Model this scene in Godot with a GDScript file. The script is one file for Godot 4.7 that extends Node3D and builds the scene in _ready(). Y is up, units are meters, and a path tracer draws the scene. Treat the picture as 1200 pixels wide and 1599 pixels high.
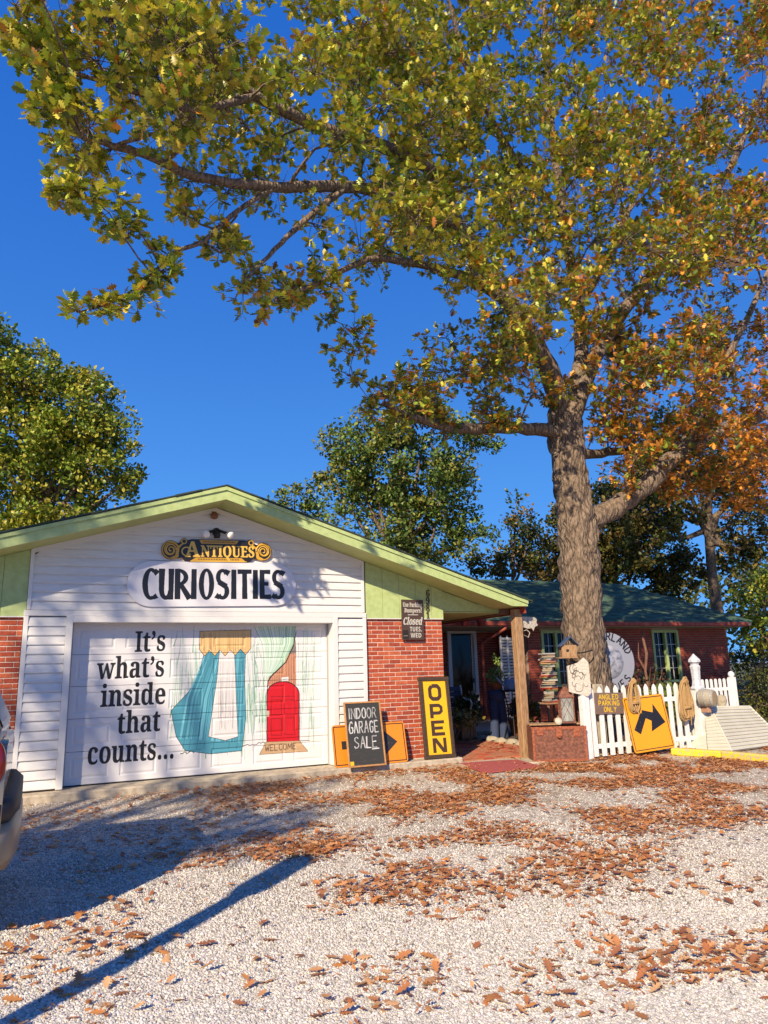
extends Node3D
# A roadside antiques shop: a gabled garage with a painted door, a porch, a low house behind it, a big oak, autumn leaves on gravel.

const SLOPE := 0.303            # roof pitch of the garage
const APEX := 4.15             # top of the rake board at the ridge
const EAVE_R := 5.22           # where the garage roof ends on the porch side
const SUN_TRAVEL := Vector3(1.0, -0.88, -1.0)

var taken := {}
var mats := {}
var rng := RandomNumberGenerator.new()
var lump := noise(0.03, FastNoiseLite.TYPE_SIMPLEX, 2, 44)
# the lens of the photograph, for turning pixels of the 1200 x 1599 picture into directions
var eye := Vector3(-2.263, 1.491, 10.663)
var lens_f := 1120.0
var cam_r: Vector3
var cam_u: Vector3
var cam_w: Vector3

func lin(r: float, g: float, b: float) -> Color:
	return Color(r, g, b).linear_to_srgb()

func at_z(x: float, y: float, z: float) -> Vector3:
	var d := cam_w + cam_r * ((x - 600.0) / lens_f) - cam_u * ((y - 799.5) / lens_f)
	return eye + d * ((z - eye.z) / d.z)

func at_y(x: float, y: float, h: float) -> Vector3:
	var d := cam_w + cam_r * ((x - 600.0) / lens_f) - cam_u * ((y - 799.5) / lens_f)
	return eye + d * ((h - eye.y) / d.y)

func at_depth(x: float, y: float, depth: float) -> Vector3:
	return eye + (cam_w + cam_r * ((x - 600.0) / lens_f) - cam_u * ((y - 799.5) / lens_f)) * depth

# ---------- materials

func noise(freq: float, kind := FastNoiseLite.TYPE_SIMPLEX_SMOOTH, octaves := 4, sd := 1) -> FastNoiseLite:
	var n := FastNoiseLite.new()
	n.noise_type = kind
	n.frequency = freq
	n.fractal_octaves = octaves
	n.seed = sd
	return n

func noise_tex(n: FastNoiseLite, cols: Array, size := 512, normalize := true) -> NoiseTexture2D:
	# cols: [offset, linear r, g, b] rows
	var t := NoiseTexture2D.new()
	t.width = size
	t.height = size
	t.seamless = true
	t.normalize = normalize
	t.noise = n
	var g := Gradient.new()
	var offs := PackedFloat32Array()
	var cs := PackedColorArray()
	for c in cols:
		offs.append(c[0])
		cs.append(lin(c[1], c[2], c[3]))
	g.offsets = offs
	g.colors = cs
	t.color_ramp = g
	return t

func grey_tex(n: FastNoiseLite, size := 512) -> NoiseTexture2D:
	var t := NoiseTexture2D.new()
	t.width = size
	t.height = size
	t.seamless = true
	t.noise = n
	return t

func mat(called: String, c: Color, rough := 0.8, spec := 0.5) -> StandardMaterial3D:
	if mats.has(called):
		return mats[called]
	var m := StandardMaterial3D.new()
	m.resource_name = called
	m.albedo_color = c
	m.roughness = rough
	m.metallic_specular = spec
	mats[called] = m
	return m

# a material with a computed colour pattern laid over all its faces in world or own coordinates
func pmat(called: String, tex: Texture2D, scale: Vector3, rough := 0.8, bump: Texture2D = null, bump_cm := 0.2, world := true) -> StandardMaterial3D:
	if mats.has(called):
		return mats[called]
	var m := mat(called, Color.WHITE, rough)
	m.albedo_texture = tex
	m.uv1_triplanar = true
	m.uv1_world_triplanar = world
	m.uv1_scale = scale
	if bump:
		m.heightmap_enabled = true
		m.heightmap_texture = bump
		m.heightmap_scale = bump_cm
	return m

func vmat(called: String, rough := 0.85, tex: Texture2D = null, scale := Vector3.ONE) -> StandardMaterial3D:
	if mats.has(called):
		return mats[called]
	var m := mat(called, Color.WHITE, rough)
	m.vertex_color_use_as_albedo = true
	if tex:
		m.albedo_texture = tex
		m.uv1_triplanar = true
		m.uv1_world_triplanar = true
		m.uv1_scale = scale
	return m

# ---------- shapes

func mb() -> SurfaceTool:
	var st := SurfaceTool.new()
	st.begin(Mesh.PRIMITIVE_TRIANGLES)
	st.set_smooth_group(-1)
	return st

func tri(st: SurfaceTool, a: Vector3, b: Vector3, c: Vector3) -> void:
	st.add_vertex(a)
	st.add_vertex(b)
	st.add_vertex(c)

# corners listed anticlockwise as seen from outside
func quad(st: SurfaceTool, a: Vector3, b: Vector3, c: Vector3, d: Vector3) -> void:
	tri(st, a, c, b)
	tri(st, a, d, c)

func hexa(st: SurfaceTool, p: Array) -> void:
	# p: four corners of the back face then four of the front face, anticlockwise seen from the front
	quad(st, p[4], p[5], p[6], p[7])
	quad(st, p[1], p[0], p[3], p[2])
	quad(st, p[0], p[4], p[7], p[3])
	quad(st, p[5], p[1], p[2], p[6])
	quad(st, p[7], p[6], p[2], p[3])
	quad(st, p[0], p[1], p[5], p[4])

func box(st: SurfaceTool, c: Vector3, s: Vector3, b := Basis.IDENTITY) -> void:
	var h := s * 0.5
	var p := []
	for z in [-h.z, h.z]:
		for q in [[-1, -1], [1, -1], [1, 1], [-1, 1]]:
			p.append(c + b * Vector3(q[0] * h.x, q[1] * h.y, z))
	hexa(st, p)

# a box with chamfered edges
func cbox(st: SurfaceTool, c: Vector3, s: Vector3, ch := 0.006, b := Basis.IDENTITY) -> void:
	var h := s * 0.5
	var v := func(sx: int, sy: int, sz: int, axis: int) -> Vector3:
		var q := Vector3(sx * (h.x - ch), sy * (h.y - ch), sz * (h.z - ch))
		q[axis] += ch * [sx, sy, sz][axis]
		return c + b * q
	for axis in 3:
		var a1 := (axis + 1) % 3
		var a2 := (axis + 2) % 3
		for sgn in [-1, 1]:
			var pts := []
			for q in [[-1, -1], [1, -1], [1, 1], [-1, 1]]:
				var g := [0, 0, 0]
				g[axis] = sgn
				g[a1] = q[0] * sgn
				g[a2] = q[1]
				pts.append(v.call(g[0], g[1], g[2], axis))
			quad(st, pts[0], pts[1], pts[2], pts[3])
	# edges
	for axis in 3:
		var a1 := (axis + 1) % 3
		var a2 := (axis + 2) % 3
		for q in [[-1, -1], [1, -1], [1, 1], [-1, 1]]:
			var lo := [0, 0, 0]
			lo[axis] = -1
			lo[a1] = q[0]
			lo[a2] = q[1]
			var hi := lo.duplicate()
			hi[axis] = 1
			var p0 = v.call(lo[0], lo[1], lo[2], a1)
			var p1 = v.call(hi[0], hi[1], hi[2], a1)
			var p2 = v.call(hi[0], hi[1], hi[2], a2)
			var p3 = v.call(lo[0], lo[1], lo[2], a2)
			if q[0] * q[1] > 0:
				quad(st, p3, p2, p1, p0)
			else:
				quad(st, p0, p1, p2, p3)
	for sx in [-1, 1]:
		for sy in [-1, 1]:
			for sz in [-1, 1]:
				var a = v.call(sx, sy, sz, 0)
				var bb = v.call(sx, sy, sz, 1)
				var cc = v.call(sx, sy, sz, 2)
				if sx * sy * sz > 0:
					tri(st, a, cc, bb)
				else:
					tri(st, a, bb, cc)

func frame_of(d: Vector3) -> Basis:
	var u := Vector3.UP if absf(d.y) < 0.9 else Vector3.RIGHT
	var x := u.cross(d).normalized()
	return Basis(x, d.cross(x).normalized(), d)

func tube(st: SurfaceTool, pts: Array, radii: Array, sides := 8, smooth := true, caps := true, wob := 0.0) -> void:
	st.set_smooth_group(1 if smooth else -1)
	var rings := []
	var last := Basis.IDENTITY
	for i in pts.size():
		var d: Vector3 = (pts[mini(i + 1, pts.size() - 1)] - pts[maxi(i - 1, 0)]).normalized()
		var f := frame_of(d)
		if i > 0:
			# carry the frame on, so that the tube does not twist
			var x: Vector3 = (last.x - d * last.x.dot(d)).normalized()
			f = Basis(x, d.cross(x).normalized(), d)
		last = f
		var ring := []
		for k in sides:
			var a := TAU * k / sides
			var r: float = radii[i]
			if wob > 0.0:
				r *= 1.0 + wob * (1.3 * lump.get_noise_3d(cos(a) * 60.0, i * 9.0, sin(a) * 60.0) + rng.randf_range(-0.25, 0.25))
			ring.append(pts[i] + f.x * cos(a) * r + f.y * sin(a) * r)
		rings.append(ring)
	for i in pts.size() - 1:
		for k in sides:
			var n := (k + 1) % sides
			quad(st, rings[i][k], rings[i][n], rings[i + 1][n], rings[i + 1][k])
	if caps:
		st.set_smooth_group(-1)
		for k in range(1, sides - 1):
			tri(st, rings[0][0], rings[0][k], rings[0][k + 1])
			tri(st, rings[-1][0], rings[-1][k + 1], rings[-1][k])

func cyl(st: SurfaceTool, a: Vector3, b: Vector3, r0: float, r1 := -1.0, sides := 12) -> void:
	tube(st, [a, b], [r0, r1 if r1 >= 0.0 else r0], sides)

# turned about an axis: profile rows [radius, height]
func lathe(st: SurfaceTool, o: Vector3, profile: Array, sides := 16, b := Basis.IDENTITY, smooth := true) -> void:
	st.set_smooth_group(1 if smooth else -1)
	for i in profile.size() - 1:
		for k in sides:
			var a0 := TAU * k / sides
			var a1 := TAU * (k + 1) / sides
			var p := func(row: Array, a: float) -> Vector3:
				return o + b * Vector3(cos(a) * row[0], row[1], -sin(a) * row[0])
			var q0 = p.call(profile[i], a0)
			var q1 = p.call(profile[i], a1)
			var q2 = p.call(profile[i + 1], a1)
			var q3 = p.call(profile[i + 1], a0)
			if profile[i][0] > 1e-5:
				if profile[i + 1][0] > 1e-5:
					tri(st, q0, q2, q1)
				else:
					tri(st, q0, q3, q1)
			if profile[i + 1][0] > 1e-5:
				tri(st, q0, q3, q2)

# an outline in x,y given thickness along z
func prism(st: SurfaceTool, poly: PackedVector2Array, z0: float, z1: float, t := Transform3D.IDENTITY) -> void:
	st.set_smooth_group(-1)
	var p := poly
	if Geometry2D.is_polygon_clockwise(p):
		p = p.duplicate()
		p.reverse()
	var ix := Geometry2D.triangulate_polygon(p)
	for i in range(0, ix.size(), 3):
		var a := p[ix[i]]
		var b := p[ix[i + 1]]
		var c := p[ix[i + 2]]
		if (b - a).cross(c - a) < 0.0:
			var s := b
			b = c
			c = s
		tri(st, t * Vector3(a.x, a.y, z1), t * Vector3(c.x, c.y, z1), t * Vector3(b.x, b.y, z1))
		tri(st, t * Vector3(a.x, a.y, z0), t * Vector3(b.x, b.y, z0), t * Vector3(c.x, c.y, z0))
	for i in p.size():
		var a := p[i]
		var b := p[(i + 1) % p.size()]
		quad(st, t * Vector3(a.x, a.y, z0), t * Vector3(b.x, b.y, z0), t * Vector3(b.x, b.y, z1), t * Vector3(a.x, a.y, z1))

# a lumpy round body
func blob(st: SurfaceTool, c: Vector3, r: Vector3, rough := 0.1, sides := 12, rings := 8) -> void:
	st.set_smooth_group(1)
	var grid := []
	for i in rings + 1:
		var row := []
		var v := PI * i / rings
		for k in sides:
			var a := TAU * k / sides
			var d := Vector3(sin(v) * cos(a), cos(v), sin(v) * sin(a))
			var s := 1.0 + (rng.randf_range(-rough, rough) if i > 0 and i < rings else 0.0)
			row.append(c + d * r * s)
		grid.append(row)
	for i in rings:
		for k in sides:
			var n := (k + 1) % sides
			if i > 0:
				tri(st, grid[i][k], grid[i + 1][k], grid[i][n])
			if i < rings - 1:
				tri(st, grid[i][n], grid[i + 1][k], grid[i + 1][n])

func arc(cx: float, cy: float, rx: float, ry: float, a0: float, a1: float, n := 16) -> PackedVector2Array:
	var out := PackedVector2Array()
	for i in n + 1:
		var a := deg_to_rad(lerpf(a0, a1, float(i) / n))
		out.append(Vector2(cx + cos(a) * rx, cy + sin(a) * ry))
	return out

func done(st: SurfaceTool) -> ArrayMesh:
	st.generate_normals()
	return st.commit()

# ---------- objects

func numbered(called: String) -> String:
	var k: int = taken.get(called, 0)
	taken[called] = k + 1
	return called if k == 0 else "%s_%03d" % [called, k]

func tag(o: Node, label := "", category := "", group := "", kind := "") -> void:
	if label:
		o.set_meta("label", label)
	if category:
		o.set_meta("category", category)
	if group:
		o.set_meta("group", group)
	if kind:
		o.set_meta("kind", kind)

func thing(called: String, label: String, category: String, at := Vector3.ZERO, turn := 0.0, group := "") -> Node3D:
	var o := Node3D.new()
	o.name = numbered(called)
	add_child(o)
	o.position = at
	o.rotation.y = turn
	tag(o, label, category, group)
	return o

func part(called: String, m: Mesh, mt: Material, parent: Node3D = null, at := Transform3D.IDENTITY) -> MeshInstance3D:
	var o := MeshInstance3D.new()
	o.mesh = m
	o.material_override = mt
	o.transform = at
	if parent == null:
		o.name = numbered(called)
		add_child(o)
	else:
		o.name = called
		parent.add_child(o, true)
	return o

func put(called: String, st: SurfaceTool, mt: Material, parent: Node3D = null) -> MeshInstance3D:
	return part(called, done(st), mt, parent)

func bx(called: String, c: Vector3, s: Vector3, mt: Material, parent: Node3D = null, ch := 0.004, b := Basis.IDENTITY) -> MeshInstance3D:
	var st := mb()
	if ch > 0.0:
		cbox(st, c, s, ch, b)
	else:
		box(st, c, s, b)
	return put(called, st, mt, parent)

func ground(called: String, st: SurfaceTool, mt: Material) -> MeshInstance3D:
	var o := put(called, st, mt)
	tag(o, "", "", "", "structure")
	return o

# many copies of one small mesh as one object; rows of transform and colour
func scatter(called: String, m: Mesh, mt: Material, parent: Node3D, xf: Array, cols: PackedColorArray) -> MultiMeshInstance3D:
	var mm := MultiMesh.new()
	mm.transform_format = MultiMesh.TRANSFORM_3D
	mm.use_colors = true
	mm.mesh = m
	mm.instance_count = xf.size()
	var buf := PackedFloat32Array()
	buf.resize(xf.size() * 16)
	var j := 0
	for i in xf.size():
		var t: Transform3D = xf[i]
		var bs := t.basis
		var o := t.origin
		var c := cols[i]
		buf[j] = bs.x.x
		buf[j + 1] = bs.y.x
		buf[j + 2] = bs.z.x
		buf[j + 3] = o.x
		buf[j + 4] = bs.x.y
		buf[j + 5] = bs.y.y
		buf[j + 6] = bs.z.y
		buf[j + 7] = o.y
		buf[j + 8] = bs.x.z
		buf[j + 9] = bs.y.z
		buf[j + 10] = bs.z.z
		buf[j + 11] = o.z
		buf[j + 12] = c.r
		buf[j + 13] = c.g
		buf[j + 14] = c.b
		buf[j + 15] = 1.0
		j += 16
	mm.buffer = buf
	var o2 := MultiMeshInstance3D.new()
	o2.multimesh = mm
	o2.material_override = mt
	if parent == null:
		o2.name = numbered(called)
		add_child(o2)
	else:
		o2.name = called
		parent.add_child(o2, true)
	o2.set_meta("kind", "stuff")
	return o2

# ---------- flat print: a picture painted in metres on a board

class Paint:
	var im: Image
	var w: float
	var h: float
	var sc: float
	func _init(width: float, height: float, per_metre: float, base: Color) -> void:
		w = width
		h = height
		sc = per_metre
		im = Image.create(int(w * sc), int(h * sc), false, Image.FORMAT_RGB8)
		im.fill(base)
	func poly(p: PackedVector2Array, c: Color) -> void:
		polys([p], c)
	func polys(list: Array, c: Color) -> void:
		# scan-line fill, even-odd, so that an outline inside another is a hole; x to the right and y up from the lower left corner
		var lo := 1e9
		var hi := -1e9
		for p in list:
			for q in p:
				lo = minf(lo, q.y)
				hi = maxf(hi, q.y)
		if lo > hi:
			return
		var rows := im.get_height()
		var y0 := clampi(int(rows - hi * sc), 0, rows - 1)
		var y1 := clampi(int(rows - lo * sc) + 1, 0, rows - 1)
		for y in range(y0, y1 + 1):
			var yy := (rows - y - 0.5) / sc
			var xs := PackedFloat32Array()
			for p in list:
				var n: int = p.size()
				for i in n:
					var a: Vector2 = p[i]
					var b: Vector2 = p[(i + 1) % n]
					if (a.y > yy) != (b.y > yy):
						xs.append((a.x + (yy - a.y) / (b.y - a.y) * (b.x - a.x)) * sc)
			xs.sort()
			for i in range(0, xs.size() - 1, 2):
				var x0 := int(round(xs[i]))
				var x1 := int(round(xs[i + 1]))
				if x1 > x0:
					im.fill_rect(Rect2i(x0, y, x1 - x0, 1), c)
	func rect(x: float, y: float, ww: float, hh: float, c: Color) -> void:
		im.fill_rect(Rect2i(int(x * sc), int(im.get_height() - (y + hh) * sc), maxi(1, int(ww * sc)), maxi(1, int(hh * sc))), c)
	func stroke(p: PackedVector2Array, width: float, c: Color, round_ends := true) -> void:
		polys(Geometry2D.offset_polyline(p, width * 0.5, Geometry2D.JOIN_ROUND if round_ends else Geometry2D.JOIN_MITER, Geometry2D.END_ROUND if round_ends else Geometry2D.END_BUTT), c)
	func ribbon(p: PackedVector2Array, w0: float, w1: float, c: Color) -> void:
		# a brush stroke that changes its width
		var l := PackedVector2Array()
		var r := PackedVector2Array()
		for i in p.size():
			var d := (p[mini(i + 1, p.size() - 1)] - p[maxi(i - 1, 0)]).normalized()
			var nn := Vector2(-d.y, d.x) * lerpf(w0, w1, float(i) / maxf(1.0, p.size() - 1.0)) * 0.5
			l.append(p[i] + nn)
			r.append(p[i] - nn)
		r.reverse()
		l.append_array(r)
		poly(l, c)
	func letters(s: String, font: Font, x: float, y: float, height: float, width: float, c: Color, fat := 0.0, skew := 0.0, rise := 0.0) -> void:
		# the word s with its left lower corner at x, y, fitted to the given width and to the height of its capitals
		var t := TextMesh.new()
		t.text = s
		t.font = font
		t.font_size = 96
		t.pixel_size = 0.01
		t.depth = 0.0
		t.horizontal_alignment = HORIZONTAL_ALIGNMENT_LEFT
		var a := t.get_mesh_arrays() if t.get_surface_count() else []
		if a.is_empty():
			return
		var v: PackedVector3Array = a[Mesh.ARRAY_VERTEX]
		var ix: PackedInt32Array = a[Mesh.ARRAY_INDEX] if a[Mesh.ARRAY_INDEX] != null else PackedInt32Array(range(v.size()))
		var x0 := 1e9
		var x1 := -1e9
		for q in v:
			x0 = minf(x0, q.x)
			x1 = maxf(x1, q.x)
		# the baseline and the height of a capital, from an I of the same font
		var ref := TextMesh.new()
		ref.text = "I"
		ref.font = font
		ref.font_size = 96
		ref.pixel_size = 0.01
		ref.depth = 0.0
		var rv: PackedVector3Array = ref.get_mesh_arrays()[Mesh.ARRAY_VERTEX]
		var b0 := 1e9
		var b1 := -1e9
		for q in rv:
			b0 = minf(b0, q.y)
			b1 = maxf(b1, q.y)
		var kx := width / (x1 - x0)
		var ky := height / (b1 - b0)
		for i in range(0, ix.size(), 3):
			var tri := PackedVector2Array()
			for k in 3:
				var q := v[ix[i + k]]
				var px := (q.x - x0) * kx
				var py := (q.y - b0) * ky
				tri.append(Vector2(x + px + py * skew, y + py + px * rise))
			poly(tri, c)
			if fat > 0.0:
				for g in Geometry2D.offset_polygon(tri, fat):
					poly(g, c)
	func texture() -> ImageTexture:
		im.generate_mipmaps()
		return ImageTexture.create_from_image(im)

# a flat panel with the picture on its front, standing at the origin and facing +z
func picture_mesh(w: float, h: float, d: float, poly := PackedVector2Array()) -> ArrayMesh:
	var st := mb()
	var p := poly
	if p.is_empty():
		p = PackedVector2Array([Vector2(0, 0), Vector2(w, 0), Vector2(w, h), Vector2(0, h)])
	if Geometry2D.is_polygon_clockwise(p):
		p.reverse()
	var ix := Geometry2D.triangulate_polygon(p)
	st.set_normal(Vector3.BACK)
	for i in range(0, ix.size(), 3):
		var q := [p[ix[i]], p[ix[i + 1]], p[ix[i + 2]]]
		if (q[1] - q[0]).cross(q[2] - q[0]) > 0.0:
			q = [q[0], q[2], q[1]]
		for v in q:
			st.set_uv(Vector2(v.x / w, 1.0 - v.y / h))
			st.add_vertex(Vector3(v.x, v.y, d))
	return st.commit()

func print_mat(called: String, pt: Paint, rough := 0.6) -> StandardMaterial3D:
	var m := mat(called, Color.WHITE, rough)
	m.albedo_texture = pt.texture()
	return m

# hand-drawn capitals on a unit grid: strokes of points
func glyph(ch: String) -> Array:
	match ch:
		"A": return [[0, 0, 0.5, 1, 1, 0], [0.2, 0.38, 0.8, 0.38]]
		"B": return [[0, 0, 0, 1, 0.7, 0.97, 0.85, 0.76, 0.65, 0.54, 0, 0.52], [0.65, 0.52, 0.95, 0.28, 0.7, 0.03, 0, 0]]
		"C": return [[0.95, 0.82, 0.7, 1, 0.3, 0.98, 0.04, 0.7, 0.04, 0.3, 0.3, 0.02, 0.7, 0, 0.95, 0.2]]
		"D": return [[0, 0, 0, 1, 0.55, 0.96, 0.95, 0.65, 0.95, 0.35, 0.55, 0.04, 0, 0]]
		"E": return [[0.9, 1, 0, 1, 0, 0, 0.95, 0], [0, 0.52, 0.7, 0.52]]
		"F": return [[0.9, 1, 0, 1, 0, 0], [0, 0.52, 0.7, 0.52]]
		"G": return [[0.95, 0.85, 0.7, 1, 0.3, 0.98, 0.04, 0.7, 0.04, 0.3, 0.3, 0.02, 0.72, 0, 0.95, 0.2, 0.95, 0.48, 0.55, 0.48]]
		"H": return [[0, 0, 0, 1], [0.9, 0, 0.9, 1], [0, 0.5, 0.9, 0.5]]
		"I": return [[0.5, 0, 0.5, 1]]
		"K": return [[0, 0, 0, 1], [0.9, 1, 0, 0.45], [0.3, 0.6, 0.95, 0]]
		"L": return [[0, 1, 0, 0, 0.9, 0]]
		"M": return [[0, 0, 0.1, 1, 0.5, 0.3, 0.9, 1, 1, 0]]
		"N": return [[0, 0, 0, 1, 0.9, 0, 0.9, 1]]
		"O": return [[0.5, 1, 0.12, 0.85, 0.02, 0.5, 0.12, 0.15, 0.5, 0, 0.88, 0.15, 0.98, 0.5, 0.88, 0.85, 0.5, 1]]
		"P": return [[0, 0, 0, 1, 0.65, 0.98, 0.92, 0.75, 0.65, 0.48, 0, 0.46]]
		"R": return [[0, 0, 0, 1, 0.65, 0.98, 0.92, 0.75, 0.65, 0.5, 0, 0.48], [0.45, 0.48, 0.95, 0]]
		"S": return [[0.9, 0.85, 0.55, 1, 0.15, 0.9, 0.08, 0.68, 0.4, 0.52, 0.8, 0.4, 0.92, 0.2, 0.6, 0.02, 0.25, 0.02, 0.03, 0.2]]
		"T": return [[0, 1, 1, 1], [0.5, 1, 0.5, 0]]
		"U": return [[0, 1, 0.02, 0.3, 0.25, 0.02, 0.65, 0.02, 0.9, 0.3, 0.92, 1]]
		"W": return [[0, 1, 0.25, 0, 0.5, 0.7, 0.75, 0, 1, 1]]
		"Y": return [[0, 1, 0.5, 0.5, 1, 1], [0.5, 0.5, 0.5, 0]]
		"!": return [[0.4, 0.3, 0.5, 1], [0.36, 0.02, 0.38, 0.06]]
	return []

func hand(pt: Paint, word: String, x: float, y: float, h: float, lw: float, gap: float, c: Color, width := 0.0, chalk := false, tilt := 0.0) -> void:
	var cx := x
	for ch in word:
		var s := 0.35 if ch == "I" else (1.2 if ch in ["M", "W"] else 1.0)
		if ch == " ":
			cx += lw * 0.5
			continue
		for g in glyph(ch):
			var p := PackedVector2Array()
			for i in range(0, g.size(), 2):
				var gx: float = g[i] if ch != "I" else 0.5
				p.append(Vector2(cx + gx * lw * s + g[i + 1] * h * tilt, y + g[i + 1] * h))
			if chalk:
				for k in 3:
					var q := PackedVector2Array()
					for v in p:
						q.append(v + Vector2(rng.randf_range(-1, 1), rng.randf_range(-1, 1)) * width * 0.35)
					pt.stroke(q, width * rng.randf_range(0.3, 0.6), c.darkened(rng.randf_range(0.0, 0.35)))
			else:
				pt.stroke(p, width, c, false)
		cx += lw * s + gap

func _ready() -> void:
	rng.seed = 7
	# ----- camera
	var cam := Camera3D.new()
	cam.name = "camera"
	var yaw := deg_to_rad(25.557)
	var pit := deg_to_rad(12.411)
	var rol := deg_to_rad(-1.5905)
	cam_w = Vector3(sin(yaw) * cos(pit), sin(pit), -cos(yaw) * cos(pit))
	var r0 := Vector3(cos(yaw), 0, sin(yaw))
	var u0 := r0.cross(cam_w)
	cam_r = r0 * cos(rol) + u0 * sin(rol)
	cam_u = u0 * cos(rol) - r0 * sin(rol)
	cam.transform = Transform3D(Basis(cam_r, cam_u, -cam_w), eye)
	cam.fov = 71.04
	cam.near = 0.05
	cam.far = 600.0
	add_child(cam)
	cam.current = true
	# ----- sky and exposure
	var sm := ProceduralSkyMaterial.new()
	sm.sky_top_color = lin(0.012, 0.096, 0.42)
	sm.sky_horizon_color = lin(0.115, 0.375, 0.84)
	sm.sky_curve = 0.22
	sm.ground_bottom_color = lin(0.16, 0.13, 0.10)
	sm.ground_horizon_color = lin(0.2, 0.22, 0.24)
	sm.sun_angle_max = 1.0
	sm.sun_curve = 0.01
	var sky := Sky.new()
	sky.sky_material = sm
	var env := Environment.new()
	env.background_mode = Environment.BG_SKY
	env.sky = sky
	env.background_energy_multiplier = 1.0
	env.tonemap_mode = Environment.TONE_MAPPER_LINEAR
	env.tonemap_exposure = 1.42
	env.sdfgi_enabled = true
	env.ssao_enabled = true
	env.ssil_enabled = true
	var we := WorldEnvironment.new()
	we.name = "environment"
	we.environment = env
	add_child(we)
	# ----- sun: low autumn sun over the photographer's left shoulder
	var sun := DirectionalLight3D.new()
	sun.name = "sun"
	sun.light_energy = 1.6
	sun.light_color = Color(1.0, 0.92, 0.80)
	sun.light_angular_distance = 0.53
	sun.shadow_enabled = true
	sun.look_at_from_position(Vector3.ZERO, SUN_TRAVEL)
	add_child(sun)
	# ----- the place
	build_ground()
	build_garage()
	build_house()
	build_porch_and_path()
	build_signs()
	build_fence()
	build_yard_things()
	build_vehicle_and_post()
	build_trees()
	build_leaf_litter()

# ---------- ground

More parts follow.
